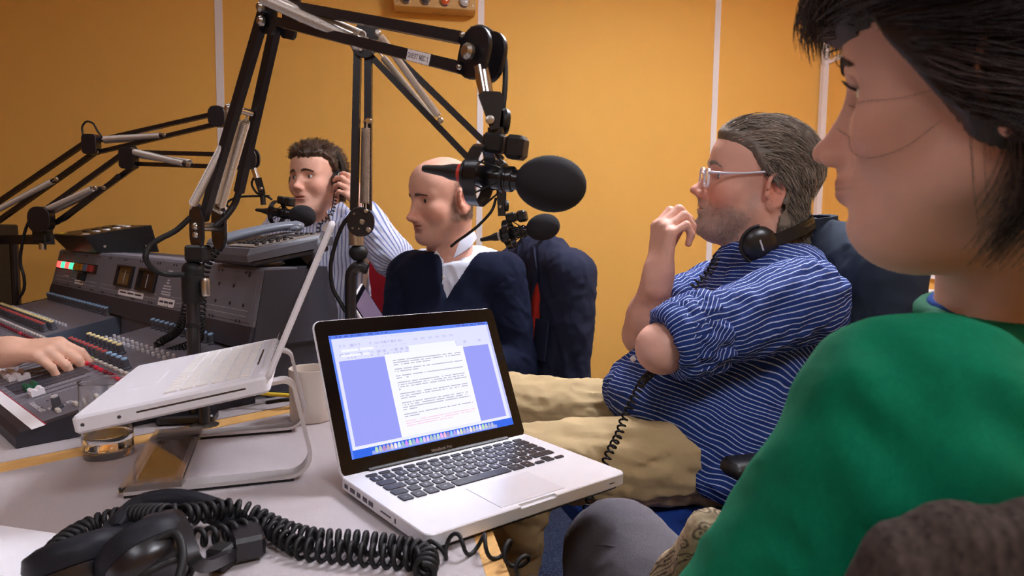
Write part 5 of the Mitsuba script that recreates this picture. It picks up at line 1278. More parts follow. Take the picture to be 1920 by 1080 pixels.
# shirt
striped('m_shirt_blue', '1d3270', 'aab8da', 1.0, .20)
ch, be, pe = W(1432, 592, 1.41), W(1278, 742, 1.37), W(1322, 850, 1.37)
T = Sdf(); lt = unit(shL - shR)
T.add(s_oval(W(1438, 535, 1.41), W(1400, 640, 1.40), .175, .165, .105, .125, lt), 0)
T.add(s_oval(W(1400, 640, 1.40), pe, .165, .205, .13, .150, lt), .06)
T.add(s_ell(be, (.125, .165, .125)), .06)
T.add(s_cap(shL + (shR - shL)*.05, shR + (shL - shR)*.05, .066, .062), .04)
T.add(s_cap(W(1436, 500, 1.41), W(1442, 470, 1.415), .085, .068), .05)
T.add(s_ell(W(1190, 735, 1.36), (.055, .13, .05)), .04)
hem_o = W(1318, 925, 1.18); hem_n = unit(np.cross(W(1112, 766, 1.36) - hem_o, W(1190, 770, 1.55) - hem_o))
if hem_n[2] > 0: hem_n = -hem_n
T.cut(lambda p: (p - hem_o.astype(F4)) @ hem_n.astype(F4), .01)
colr = Mi2 = None
nkc, nkd = W(1446, 470, 1.415), unit((.05, 0, 1.))
T.cut(lambda p: (p - (nkc + nkd*.010).astype(F4)) @ nkd.astype(F4), .006)
fd = unit((.95, .1, -.45))
def tdisp(V): return creases(V, fd, 22, .011, 3, 4) + creases(V, (.3, .5, -1), 30, .006, 5, 3)*.6 + .004
g0 = np.array([.42, .18, .90])
def tuv(V): return ((V @ g0) + .016*(meshkit.fbm(V*14, 2, 6) - .5)*2 + .15*np.maximum(0, V[:, 0] - .56))/.0090
sh = cloth(p2, 'shirt', T, *bounds(shL, shR, be, pe, hem_o, nkc, pad=.2), .0058, 'm_shirt_blue', tdisp, tuv)
for nm_, a, b, ra, rb_, so in (('left', shL, W(1274, 637, 1.158), .074, .060, 1), ('right', shR, W(1262, 578, 1.49), .068, .060, 2)):
    e_ = unit(b - a); Sl = Sdf(); Sl.add(s_cap(a, b, ra, rb_), 0)
    for j, (o, r) in enumerate(((.004, .069), (-.022, .071), (-.046, .068))): Sl.add(s_ell(b - e_*(-o) , (.03, r*.92 if so == 1 else r*.83, r*.95 if so == 1 else r*.84), np.stack([e_, unit(np.cross(e_, [0, 0, 1.])), np.cross(e_, unit(np.cross(e_, [0, 0, 1.])))], 1)), .006)
    Sl.cut(lambda p, b=b, e_=e_: (p - (b + e_*.026).astype(F4)) @ e_.astype(F4), .006)
    Sl.sub(s_cap(b - e_*.01, b + e_*.08, .046, .046), .004)
    cloth(p2, 'sleeve', Sl, *bounds(a, b, pad=.11), .005, 'm_shirt_blue', lambda V, e_=e_, so=so: creases(V, e_ + np.array([0, .3, -.5]), 24, .012, 11 + so, 3) + creases(V, np.array([.3, .6, 1.]), 34, .006, 31, 2.5) + .003,
          lambda V, a=a, b=b: (axis_stripe(a, b, V)*.07 + .010*(meshkit.fbm(V*16, 2, 9) - .5))/.0090)
    if so == 1:     # the rolled-up cuff
        Cf = Sdf(); Cf.add(s_cap(b - e_*.074, b - e_*.008, .0725, .0665), 0)
        for o_, s_ in ((-.066, -1), (.012, 1)): Cf.cut(lambda p, o_=o_, s_=s_: ((p - (b + e_*o_).astype(F4)) @ e_.astype(F4))*s_, .012)
        Cf.sub(s_cap(b - e_*.03, b + e_*.08, .050, .046), .008)
        cloth(p2, 'rolled_cuff', Cf, *bounds(a, b, pad=.12), .0045, 'm_shirt_blue', lambda V, e_=e_: creases(V, np.cross(e_, UP) + .25*e_, 38, .012, 41, 2.2) + creases(V, e_, 30, .007, 44, 2) + .001,
              lambda V, a=a, b=b, e_=e_: (axis_stripe(a, b, V)*.07 + (V @ e_)*.9 + .02*(meshkit.fbm(V*18, 2, 9) - .5))/.0090)
# collar
cl = Sdf(); cl.add(s_cap(W(1440, 478, 1.415), W(1446, 460, 1.42), .078, .070), 0); cl.sub(s_cap(W(1438, 500, 1.41), W(1450, 430, 1.42), .068, .063), .003); cl.cut(lambda p: (p - (nkc + nkd*.026).astype(F4)) @ nkd.astype(F4), .004)
cl.cut(lambda p: -((p - (nkc - nkd*.018).astype(F4)) @ nkd.astype(F4)), .004)
cloth(p2, 'collar', cl, *bounds(nkc, pad=.12), .0042, 'm_shirt_blue', None, lambda V: axis_stripe(nkc, nkc + nkd, V, (1, 0, 0))*.075/.0090)
mat('m_button', 'e8e4e0', .3)
put(p2, 'shirt_button', lathe([(0, .002), (.005, .002), (.0056, .001), (.0056, 0)], 14, axis_frame(W(1187, 673, 1.245), (-.3, -.9, .3))), 'm_button')
# trousers
hpL, hpR, knL, knR = W(1335, 852, 1.30), W(1265, 800, 1.52), W(992, 872, 1.17), W(948, 766, 1.50)
Tr = Sdf(); Tr.add(s_cap(hpL, knL, .098, .074), 0); Tr.add(s_cap(hpR, knR, .105, .078), .03); Tr.add(s_ell((hpL + hpR)/2 + np.array([.05, 0, 0]), (.16, .19, .12)), .05)
fL, fR = np.array([knL[0] - .06, knL[1] + .06, .09]), np.array([knR[0] - .12, knR[1] + .10, .09])
Tr.add(s_cap(knL + np.array([-.012, 0, 0]), fL, .060, .046), .02); Tr.add(s_cap(knR, fR, .078, .056), .02)
Tr.cut(lambda p: .085 - p[:, 2], .004)
tdir = unit(knL - hpL)
gv = [W(1196, 884, 1.2), W(1225, 868, 1.2), W(1262, 858, 1.2)]
gv = [on_surface(Tr, u, v) for u, v in ((1192, 884), (1225, 868), (1264, 858))]
Tr.sub(s_cap(gv[0], gv[1], .004, .009), .004); Tr.sub(s_cap(gv[1], gv[2], .009, .007), .004)
def trd(V): return creases(V, (.9, .25, -.25), 17, .016, 21, 4) + creases(V, (.3, .5, -1), 26, .007, 23, 3) - .006
cloth(p2, 'trousers', Tr, *bounds(hpL, hpR, knL, knR, fL, fR, pad=.19), .0075, 'm_beige_cotton', trd)
for f_ in (fL, fR):
    Sh = Sdf(); Sh.add(s_cap(f_ + np.array([.0, 0, -.045]), f_ + np.array([-.15, .02, -.055]), .045, .034), 0); Sh.cut(lambda p: .004 - p[:, 2], .002)
    cloth(p2, 'shoe', Sh, *bounds(f_, f_ + np.array([-.2, .02, -.08]), pad=.06), .006, 'm_shoe')
# his spectacles
gl_ = thing('spectacles', 'clear-framed spectacles worn by the grey-haired man', 'glasses')
scene['m_clear_frame'] = {'type': 'twosided', 'bsdf': {'type': 'principled', 'base_color': rgb('dcdcea'), 'roughness': .12, 'specular': .7}}
scene['m_lens'] = {'type': 'thindielectric', 'int_ior': 1.5}
MG = MH2 @ frame((.102, 0, -.008), (1, 0, -.10), (0, 1, 0))
for s in (1, -1):
    fr = rrect(.048, .038, .008).difference(rrect(.041, .031, .006)); m = trimesh.creation.extrude_polygon(fr, .004, engine='earcut'); m.apply_transform(frame((0, s*.033, 0), (0, 1, 0), (0, 0, 1)))
    put(gl_, 'rim', tr(m, MG), 'm_clear_frame', False)
    q = tm([[.002, s*.033 + a*.0205, b*.0155] for a, b in ((-1, -1), (1, -1), (1, 1), (-1, 1))], [[0, 1, 2], [0, 2, 3]]); put(gl_, 'lens', tr(q, MG), 'm_lens', False)
    put(gl_, 'temple', tr(sweep([(.002, s*.058, .012), (-.02, s*.070, .012), (-.06, s*.0745, .014), (-.105, s*.0805, .020), (-.128, s*.0805, .002)], [.0026, .0024, .002, .002, .002], 8), MG), 'm_clear_frame', 50)
put(gl_, 'bridge', tr(sweep(spline([(.002, -.011, .006), (.006, 0, .009), (.002, .011, .006)], 10), .0025, 8), MG), 'm_clear_frame', 50)
# headphones round his neck
hd = unit((-.80, -.50, -.30)); MN = np.eye(4)
nc = W(1425, 470, 1.40); yv = unit((-.10, -1, -.05)); zv = unit(np.array([.93, -.05, .35]) - yv*(np.array([.93, -.05, .35]) @ yv)); MN[:3, 1], MN[:3, 2], MN[:3, 0], MN[:3, 3] = yv, zv, np.cross(yv, zv), W(1405, 452, 1.40)
h2 = headphones('black headphones resting round the neck of the grey-haired man', MN, .105)
cordp = spline([W(1345, 480, 1.27), W(1330, 510, 1.25), W(1306, 530, 1.26), W(1296, 555, 1.27), W(1300, 600, 1.24), W(1290, 660, 1.27), W(1235, 690, 1.24), W(1208, 712, 1.17), W(1198, 728, 1.145), W(1172, 780, 1.12), W(1160, 815, 1.10), W(1142, 850, 1.07), W(1120, 905, 1.05), W(1104, 940, 1.04), W(1092, 985, 1.02), W(1088, 1030, 1.01), W(1086, 1090, 1.0)], 260)
single('headphone_cord', 'thin black coiled cord falling from the grey-haired man’s headphones across his lap', 'cord', coil(cordp, .0062, .0019, 66, 10, 5), 'm_rubber', 60)
# his chair with a jacket over its back
cloth_mat('m_blue_cloth', '22408c', .9, .4, .1)
F2 = unit((-.95, -.30, 0))
ch2 = office_chair('blue upholstered office chair with black armrests under the grey-haired man', (.37, 1.35), F2, .555, 1.04, 'm_blue_cloth', arm_x=-.012, arm_z=.150)
l2_ = np.cross(UP, F2); MJ2 = np.eye(4); x2 = unit(F2 + UP*.10); MJ2[:3, 0], MJ2[:3, 1], MJ2[:3, 2] = x2, l2_, np.cross(x2, l2_)
MJ2[:3, 3] = np.array([.37, 1.35, 0]) - F2*.285 + UP*1.055
cloth_mat('m_jacket_slate', '2c3442', .85, .3, .16)
draped_jacket('dark slate jacket hung over the back of the blue office chair', MJ2, .215, .26, .062, 'm_jacket_slate', 4)
# ---------- the bald man in the navy cardigan
p3 = thing('person', 'balding man in a dark navy cardigan over an open white shirt, looking left', 'person')
SK3 = 'd6a48f'
Q3 = dict(skin=SK3, brow_z=-.003, ruddy=.55, gaze=(.97, .22, .02), iris='4a4038', brow=1.25, nose_x=.118, nose_z=-.045, nose_w=1.1, chin_x=.081, neck_r=.060, stubble=('8f7568', .38), open=.0040, jaw=1.04, lip='a9685c', brow_arch=.003,
          scalp=('5d4a42', .80, lambda V: sst(.02, -.012, V[:, 0] + .25*(V[:, 2] - .02))*sst(.078, .05, V[:, 2] - .35*np.maximum(-V[:, 0] - .02, 0))*sst(-.075, -.055, V[:, 2])*sst(1.0, 1.3, EAR(V))))
MH3 = head_pose((-.203, 1.95, 1.176), 217, -7, 0, 1.0)
NK3 = [(W(843, 468, 2.0), .062), (W(846, 520, 2.02), .09)]
V, F, c, S3, VFN3 = make_head(p3, MH3, NK3, Q3, .0028)
skin3 = [(V, F, c)]
f3 = unit((-.42, -.91, 0)); l3 = np.cross(UP, f3); cen3 = W(852, 520, 2.03)
shL3, shR3 = cen3 + l3*.165 + UP*.015, cen3 - l3*.165 + UP*.0
eL3, eR3 = W(972, 690, 1.96), W(742, 668, 1.98); wL3, wR3 = W(850, 668, 1.80), W(850, 700, 1.84)
for a, e_, w_ in ((shL3, eL3, wL3), (shR3, eR3, wR3)):
    A = Sdf(); A.add(s_cap(a, e_, .045, .038), 0); A.add(s_cap(e_, w_, .038, .028), .02)
    d = unit(w_ - e_); HM = hand_frame(w_, d, unit(UP - .4*f3)); tp = add_hand(A, HM, 1 if HM[:3, 1] @ f3 < 0 else -1, [(20, 35, 20)]*4, [(.04, .045, -.01), (.066, .05, -.02), (.088, .046, -.03)])
    skin3.append(skin_part(A, *bounds(a, e_, w_, *tp, pad=.06), .0055, SK3))
skin_mesh(p3, skin3)
hairmat('m_hair_short', '55443b', '8a7264')
sm = np.clip(Q3['scalp'][2](VFN3[0]), 0, 1); r3 = tris_sample(VFN3[0], VFN3[1], sm*(sm > .3), 6500, 41); g3 = S3.grad(r3)
put_hair(p3, 'hair', MH3, grow(S3, r3, lambda p, r, k: g3*.5 + np.array([-.5, 0, -.8]), 2, .0045, .001, .2, 3, False), np.array([.0003, .00026, .00014]), 'm_hair_short', 4)
hairmat('m_brow_dark', '4a382f', '6d574b')
brows(p3, MH3, S3, Q3, 'm_brow_dark', 150, .0005)
# shirt and cardigan share the trunk's form
pel3 = np.array([cen3[0] - .0, cen3[1] + .06, .54])
def trunk3(grow_):
    T = Sdf(); T.add(s_oval(cen3 + UP*.02, cen3 - UP*.20 + f3*.015, .165 + grow_, .160 + grow_, .098 + grow_, .115 + grow_, l3), 0)
    T.add(s_oval(cen3 - UP*.2 + f3*.015, pel3, .160 + grow_, .17 + grow_, .115 + grow_, .13 + grow_, l3), .06)
    T.add(s_cap(shL3, shR3, .054 + grow_, .054 + grow_), .045); T.add(s_cap(W(846, 500, 2.02), W(843, 482, 2.01), .085 + grow_*.5, .072 + grow_*.5), .05); return T
def shirt_tex(p, n, uv):
    w = mikit.fbm(p.x*900, p.y*900, p.z*900, 2); return C('d3d9e8')*(.9 + .2*w)
mat('m_shirt_white', None, .8, .2, sheen=.3, tex=proc(shirt_tex))
top3 = W(843, 470, 2.0)
T = trunk3(0); T.cut(lambda p: p[:, 2] - F4(top3[2] - .012) + (p - top3.astype(F4)) @ (f3*.35).astype(F4), .006); T.cut(lambda p: .58 - p[:, 2], .01)
cloth(p3, 'shirt', T, *bounds(shL3, shR3, pel3, top3, pad=.16), .0065, 'm_shirt_white', lambda V: creases(V, UP - .2*l3, 30, .006, 2, 4))
# V-shaped opening
fy = 1.885; a_, b_, v_ = W(800, 452, fy), W(900, 446, fy), W(823, 572, fy)
n1_ = unit(np.cross(v_ - a_, f3)); n2_ = unit(np.cross(v_ - b_, f3)); mid_ = (a_ + b_)/2 - UP*.01
if (mid_ - a_) @ n1_ > 0: n1_ = -n1_
if (mid_ - b_) @ n2_ > 0: n2_ = -n2_
def vcut(p): return np.maximum(np.maximum((p - a_.astype(F4)) @ n1_.astype(F4), (p - b_.astype(F4)) @ n2_.astype(F4)), -((p - cen3.astype(F4)) @ f3.astype(F4)) - .01)
cloth_mat('m_cardigan', '151b30', .9, .35, .22, 700)
K = trunk3(.012); K.sub(vcut, .006); K.cut(lambda p: p[:, 2] - F4(top3[2] - .006), .012); K.cut(lambda p: .56 - p[:, 2], .01)
cloth(p3, 'cardigan', K, *bounds(shL3, shR3, pel3, top3, pad=.17), .0065, 'm_cardigan', lambda V: creases(V, UP*.8 + l3*.5, 18, .009, 6, 4) + .002)
for a, e_, w_, q in ((shL3, eL3, wL3, 1), (shR3, eR3, wR3, 2)):
    Sl = Sdf(); Sl.add(s_cap(a, e_, .066, .054), 0); Sl.add(s_cap(e_, w_ - unit(w_ - e_)*.01, .054, .040), .03)
    cloth(p3, 'sleeve', Sl, *bounds(a, e_, w_, pad=.10), .0062, 'm_cardigan', lambda V, a=a, e_=e_: creases(V, np.cross(e_ - a, f3) + .3*UP, 22, .009, 8 + q, 3) + .002)
# collar of the shirt: two points lying open
for s, pts in ((1, ((862, 452), (888, 434), (892, 446), (880, 464), (850, 484))), (-1, ((817, 470), (813, 478), (818, 494), (828, 500), (830, 488)))):
    q = [W(u, v, 1.93 + (.03 if u > 880 else 0)) for u, v in pts]; put(p3, 'collar', hull(q + [x - f3*.008 for x in q]), 'm_shirt_white', 40)
for u, v in ((832, 520), (828, 546)):
    bo = on_surface(T, u, v, off=.003); put(p3, 'shirt_button', lathe([(0, .002), (.0045, .0016), (.005, 0)], 12, axis_frame(bo, f3)), 'm_button')
seam(p3, T, ((833, 500), (831, 520), (827, 545), (824, 565)), .0012, 'm_shirt_white', off=.004)
# legs under the desk
cloth_mat('m_dark_trousers', '20222c', .85, .2, .15)
kL3, kR3 = pel3 + f3*.42 + l3*.10 - UP*.02, pel3 + f3*.42 - l3*.10 - UP*.02
Tr = Sdf()
for s, k_ in ((1, kL3), (-1, kR3)): Tr.add(s_cap(pel3 + l3*s*.08 - UP*.02, k_, .085, .068), .03); Tr.add(s_cap(k_, np.array([k_[0], k_[1], .09]) - f3*.05, .066, .05), .02)
Tr.add(s_ell(pel3 - UP*.0, (.16, .14, .10)), .04); Tr.cut(lambda p: .06 - p[:, 2], .004)
cloth(p3, 'trousers', Tr, *bounds(pel3, kL3, kR3, np.array([*kL3[:2], .08]), np.array([*kR3[:2], .08]), pad=.17), .011, 'm_dark_trousers', lambda V: creases(V, f3 + .3*l3, 20, .006, 3, 4))
for k_ in (kL3, kR3):
    a = np.array([k_[0], k_[1], .045]) - f3*.05; Sh = Sdf(); Sh.add(s_cap(a, a + f3*.15 - UP*.008, .045, .035), 0); Sh.cut(lambda p: .004 - p[:, 2], .002)
    cloth(p3, 'shoe', Sh, *bounds(a, a + f3*.18, pad=.06), .007, 'm_shoe')
cloth_mat('m_red_cloth', 'a0281e', .9, .35, .12); cloth_mat('m_red_cloth_dark', '7c1420', .9, .35, .12)
F3 = unit((-.86, -.50, 0)); c3_ = pel3[:2] + F3[:2]*.055
ch3 = office_chair('red upholstered office chair under the balding man, a navy jacket over its back', c3_, F3, .47, .97, 'm_red_cloth', arms=False, back_w=.44)
l3j = np.cross(UP, F3); xj = unit(F3 + UP*.10); MJ3 = np.eye(4); MJ3[:3, 0], MJ3[:3, 1], MJ3[:3, 2] = xj, l3j, np.cross(xj, l3j); MJ3[:3, 3] = W(1012, 474, 2.12)
draped_jacket('dark navy jacket hung over the back of the red office chair', MJ3, .20, .24, .045, 'm_jacket_navy', 9)
# ---------- the young man in the white striped shirt
p4 = thing('person', 'young dark-haired man in a white shirt with blue stripes, hand at his ear', 'person')
SK4 = 'dcaa94'
Q4 = dict(skin=SK4, ruddy=.55, gaze=(.95, -.25, .06), iris='4c5a68', neck_r=.058, stubble=('95776a', .25), open=.0044, chin_x=.079, brow_z=-.002, brow=1.15, lip='b56f66')
MH4 = head_pose((-.692, 2.37, 1.258), 247, 2, 2, 1.02)
NK4 = [(W(600, 408, 2.40), .062), (W(602, 450, 2.42), .09)]
V, F, c, S4, VFN4 = make_head(p4, MH4, NK4, Q4, .003)
SH4 = head_sdf(MH4, NK4, Q4, False)
skin4 = [(V, F, c)]
cen4 = W(606, 455, 2.42); f4 = unit((-.06, -1, 0)); l4 = np.cross(UP, f4)
shL4, shR4 = W(684, 425, 2.40), W(530, 428, 2.42); eL4, wL4 = W(738, 482, 2.25), W(688, 394, 2.29); eR4, wR4 = W(520, 560, 2.36), W(560, 600, 2.18)
A = Sdf(); A.add(s_cap(shL4, eL4, .046, .038), 0); A.add(s_cap(eL4, wL4, .038, .028), .02)
tgt = W(652, 344, 2.27); HM = hand_frame(wL4, unit(tgt - wL4), unit((.55, -.35, -.1)))
tp = add_hand(A, HM, 1 if HM[2, 1] > 0 else -1, [(20, 35, 25), (28, 42, 28), (36, 48, 30), (44, 55, 30)], [(.04, .045, -.015), (.066, .050, -.03), (.088, .046, -.04)], s=.98)
skin4.append(skin_part(A, *bounds(shL4, eL4, wL4, *tp, pad=.06), .0042, SK4, tp))
A = Sdf(); A.add(s_cap(shR4, eR4, .046, .038), 0); A.add(s_cap(eR4, wR4, .038, .028), .02); HM = hand_frame(wR4, unit(wR4 - eR4), UP)
tp = add_hand(A, HM, -1, [(15, 30, 20)]*4, [(.04, .045, -.01), (.066, .05, -.02), (.088, .046, -.03)]); skin4.append(skin_part(A, *bounds(shR4, eR4, wR4, *tp, pad=.06), .0055, SK4))
skin_mesh(p4, skin4)
hairmat('m_hair_brown', '2c2019', '6a5240')
def mask4(V):
    x, y, z = V.T; line = .066 + .012*(meshkit.noise(V*90, 3) - .5) - .55*np.clip(.055 - x, 0, .025) - 1.7*np.clip(.032 - x, 0, .045); line = np.where(x < -.022, -.06, line)
    return sst(-.006, .010, z - line)
mk4 = mask4(VFN4[0]); cap_mesh(p4, MH4, VFN4, mk4, .014, 'm_hair_brown', 60)
r4 = tris_sample(VFN4[0], VFN4[1], mk4*(mk4 > .4), 3000, 51); rs4 = np.random.default_rng(6); tw = meshkit.noise(r4*45, 3)*6.28; g4 = S4.grad(r4)
H4 = grow(SH4, r4, lambda p, r, k: np.stack([.55*sst(.0, .06, r[:, 0]) - .35 + .4*np.cos(tw), .5*np.sin(tw), .35*sst(.03, .09, r[:, 2]) - .75*sst(.06, .0, r[:, 2])], 1) + g4*.5*sst(.05, .09, r[:, 2])[:, None], 5, .024 + .012*rs4.random(len(r4)), lambda k: .008 + .014*k, .18, 7, lie=.6, hold=.2)
put_hair(p4, 'hair_strands', MH4, H4, np.array([.0013, .0014, .0012, .001, .0008, .0003]), 'm_hair_brown', 8)
brows(p4, MH4, S4, Q4, 'm_hair_brown', 150, .0007)
striped('m_shirt_striped', 'd4d9ea', '6f7fb4', 1.0, .36)
pel4 = np.array([cen4[0] + .03, cen4[1] + .05, .55])
T = Sdf(); T.add(s_oval(cen4 + UP*.0, cen4 - UP*.22, .165, .155, .10, .115, l4), 0); T.add(s_oval(cen4 - UP*.22, pel4, .155, .165, .115, .13, l4), .06); T.add(s_cap(shL4 - l4*.01, shR4 + l4*.01, .058, .058), .04); T.add(s_cap(W(603, 425, 2.41), W(600, 402, 2.40), .085, .068), .05)
nk4 = W(600, 402, 2.40); T.cut(lambda p: p[:, 2] - F4(nk4[2]) + (p - nk4.astype(F4)) @ (f4*.5).astype(F4), .008); T.cut(lambda p: .56 - p[:, 2], .01)
cloth(p4, 'shirt', T, *bounds(shL4, shR4, pel4, nk4, pad=.16), .0062, 'm_shirt_striped', lambda V: creases(V, UP + .4*l4, 22, .008, 4, 4) + .002, lambda V: ((V @ l4) + .012*(meshkit.fbm(V*10, 2, 2) - .5) + .05*np.abs(V[:, 2] - .8)*0)/.0118)
for a, e_, w_, q in ((shL4, eL4, wL4, 1), (shR4, eR4, wR4, 2)):
    Sl = Sdf(); Sl.add(s_cap(a, e_, .066, .062), 0); Sl.add(s_cap(e_, w_ - unit(w_ - e_)*.005, .062, .036), .03)
    cloth(p4, 'sleeve', Sl, *bounds(a, e_, w_, pad=.10), .0058, 'm_shirt_striped', lambda V, a=a, e_=e_: creases(V, np.cross(e_ - a, f4) + .2*UP, 22, .010, 18 + q, 3) + .002, lambda V, a=a, e_=e_: axis_stripe(a, e_, V)*.064/.0118)
for s, pts in ((1, ((610, 392), (640, 378), (655, 392), (648, 408), (622, 418))), (-1, ((590, 392), (560, 385), (548, 398), (560, 412), (585, 415)))):
    q = [W(u, v, 2.335 + (.05 if abs(u - 600) > 38 else 0)) for u, v in pts]; cq = hull(q + [x - f4*.008 for x in q]); put(p4, 'collar', (np.array(cq.vertices), np.array(cq.faces)), 'm_shirt_striped', False, uv=np.stack([cq.vertices @ l4/.0118, cq.vertices[:, 0]*0], 1))
kL4, kR4 = pel4 + f4*.40 + l4*.12, pel4 + f4*.40 - l4*.12
Tr = Sdf()
for s, k_ in ((1, kL4), (-1, kR4)): Tr.add(s_cap(pel4 + l4*s*.08 - UP*.02, k_ - UP*.03, .085, .066), .03); Tr.add(s_cap(k_ - UP*.03, np.array([k_[0], k_[1], .09]) - f4*.03, .064, .05), .02)
Tr.add(s_ell(pel4, (.16, .14, .10)), .04); Tr.cut(lambda p: .06 - p[:, 2], .004)
cloth(p4, 'trousers', Tr, *bounds(pel4, kL4, kR4, np.array([*kL4[:2], .08]), np.array([*kR4[:2], .08]), pad=.17), .011, 'm_dark_trousers', lambda V: creases(V, f4 + .3*l4, 20, .006, 3, 4))
for k_ in (kL4, kR4):
    a = np.array([k_[0], k_[1], .045]) - f4*.03; Sh = Sdf(); Sh.add(s_cap(a, a + f4*.15 - UP*.008, .045, .035), 0); Sh.cut(lambda p: .004 - p[:, 2], .002)
    cloth(p4, 'shoe', Sh, *bounds(a, a + f4*.18, pad=.06), .007, 'm_shoe')
h4 = headphones('black headphones worn by the young man, one cup pressed by his hand', MH4 @ frame((-.010, 0, -.004), (1, 0, 0), (0, 1, 0)), .104, .036)
put(h4, 'cable', coil(spline([MH4[:3, 3] + MH4[:3, 1]*.10 - MH4[:3, 2]*.05 + MH4[:3, 0]*.03, W(622, 400, 2.24), W(600, 420, 2.24), W(596, 445, 2.25), W(586, 480, 2.25), W(572, 505, 2.24), W(560, 540, 2.2)], 80), .006, .002, 26, 10, 5), 'm_rubber', 60)
ch4 = office_chair('dark red upholstered office chair behind the young man', np.array([pel4[0] + .06, pel4[1] + .0]), unit((-.25, -1, 0)), .47, 1.0, 'm_red_cloth_dark', back_w=.50)
# the balding man's laptop on the desk in front of him
l4t = thing('laptop', 'open laptop in front of the balding man, only the corner of its lid showing', 'laptop')
A4, B4 = W(677, 531, 1.84), W(656, 567, 1.60); ex4 = unit(B4 - A4); dn4 = unit(np.array([.096, .055, -.164])); dn4 = unit(dn4 - ex4*(dn4 @ ex4)); L4 = .215; w4 = np.linalg.norm(B4 - A4)
n4_ = np.cross(ex4, -dn4)
MLd = frame((A4 + B4)/2 + dn4*L4/2, ex4, -dn4)         # x along the top edge, y up the lid, z out of one face
sgn = 1 if MLd[0, 2] > 0 else -1
b = slab(rrect(w4, L4, .01), .007, .002); b.apply_translation((0, 0, -.0035)); put(l4t, 'lid', tr(b, MLd), 'm_alu', 40)
put(l4t, 'bezel', tr(box(w4 - .008, L4 - .008, .001, .0003, (0, 0, sgn*.0038)), MLd), 'm_bezel', False)
scene['m_dim_screen'] = {'type': 'principled', 'base_color': rgb('6a5c70'), 'roughness': .15, 'specular': .5}
put(l4t, 'screen', tr(box(w4 - .03, L4 - .035, .0008, .0002, (0, 0, sgn*.0045)), MLd), 'm_dim_screen', False)
hg = (A4 + B4)/2 + dn4*L4; hx = np.array([ex4[0], ex4[1], 0]); MB4 = frame((hg[0], hg[1], TZ), hx, np.cross(UP, unit(hx)) if np.cross(UP, unit(hx))[0] > 0 else -np.cross(UP, unit(hx)), None) if 0 else frame((hg[0], hg[1], TZ), hx, None, UP)
sg4 = 1 if MB4[0, 1] > 0 else -1
b = slab(rrect(w4, .20, .01), .016, .002); b.apply_translation((0, sg4*.10, .0)); put(l4t, 'base', tr(b, MB4), 'm_alu', 40)
put(l4t, 'keyboard', tr(box(w4*.9, .09, .001, .0003, (0, sg4*.07, .0163)), MB4), 'm_keys', False)
# ---------- the engineer's arm over the faders
p5 = thing('person', 'bare forearm and hand of a person reaching in from the left over the console faders', 'person')
SK5 = 'dcae96'
eE, wE = W(-330, 690, 1.36), W(14, 660, 1.36); shE = np.array([-1.72, 1.05, 1.06])
A = Sdf(); A.add(s_cap(eE, eE + (wE - eE)*.35, .044, .042), 0); A.add(s_cap(eE + (wE - eE)*.3, wE, .042, .029), .03); A.add(s_cap(shE, eE, .05, .043), .02)
hdn = unit(np.array([.97, .06, .06])); HM = hand_frame(wE - hdn*.01, hdn, unit((.05, -.30, .95)))
tp = add_hand(A, HM, 1 if HM[1, 1] > 0 else -1, [(38, 26, 14), (44, 26, 14), (48, 28, 16), (46, 30, 18)], [(.045, .040, -.030), (.072, .036, -.052), (.094, .026, -.066)], spread=(.06, .02, -.03, -.10), s=1.06)
skin_mesh(p5, [skin_part(A, *bounds(eE, wE, shE, *tp, pad=.07), .0036, SK5, tp, .45)])
cloth_mat('m_grey_knit', '4a4d55', .9, .3, .15)
for a, b, r in ((shE, eE, .066),):
    Sl = Sdf(); Sl.add(s_cap(a, b - unit(b - a)*.06, .075, .062), 0); cloth(p5, 'sleeve', Sl, *bounds(a, b, pad=.10), .009, 'm_grey_knit', lambda V: creases(V, UP, 20, .007, 2))
T = Sdf(); l5 = unit((-.55, -.83, 0)); T.add(s_oval(shE + l5*.18 + UP*.0, shE + l5*.18 - UP*.5, .18, .16, .11, .12, l5), 0); T.add(s_cap(shE, shE + l5*.36, .06, .06), .05); T.add(s_cap(shE + l5*.18 + UP*.03, shE + l5*.18 + UP*.10, .09, .06), .05)
cloth(p5, 'jumper', T, *bounds(shE, shE + l5*.36, shE + l5*.18 - UP*.55, pad=.17), .011, 'm_grey_knit', lambda V: creases(V, UP, 16, .008, 5))
# ---------- the woman in the green jumper, nearest the camera
p1 = thing('person', 'dark-haired woman in a green jumper seen in profile, nearest the camera at the right', 'person')
SK1 = 'dfb09c'
def more1(S):
    S.add(s_ell((.094, 0, -.071), (.0125, .019, .016)), .008)
Q1 = dict(skin=SK1, cheek=.82, ruddy=.40, gaze=(.99, .03, -.06), iris='4a4a44', brow=.5, nose_x=.119, nose_z=-.040, nose_w=1.0, cran_w=.075, face_w=.057, jaw=1.0, chin_x=.078, chin_z=.98, neck_r=.053, double=.012, lip='a25a58', lip_a=.85, lip_x=.0065, lip_r=1.3, open=.0045, brow_z=.002, more=more1)
MH1 = head_pose((.322, .449, 1.187), 135, -2.0, -4, .95)
NB1 = np.array([.392, .505, .985])
NK1 = [(W(1918, 525, .50), .049), (NB1, .056), (NB1 - UP*.07, .09)]
V, F, c, S1, VFN1 = make_head(p1, MH1, NK1, Q1, .0023)
SH1 = head_sdf(MH1, NK1, Q1, False)
f1 = unit((-.57, .82, 0)); l1_ = np.cross(UP, f1)
shL1, shR1 = NB1 + l1_*.184 - UP*.022, NB1 - l1_*.170 - UP*.024
eL1, eR1 = W(1235, 1420, .46), shR1 - UP*.25 + f1*.12; wL1, wR1 = np.array([.25, .70, .655]), np.array([.34, .78, .66])
skin1 = [(V, F, c)]
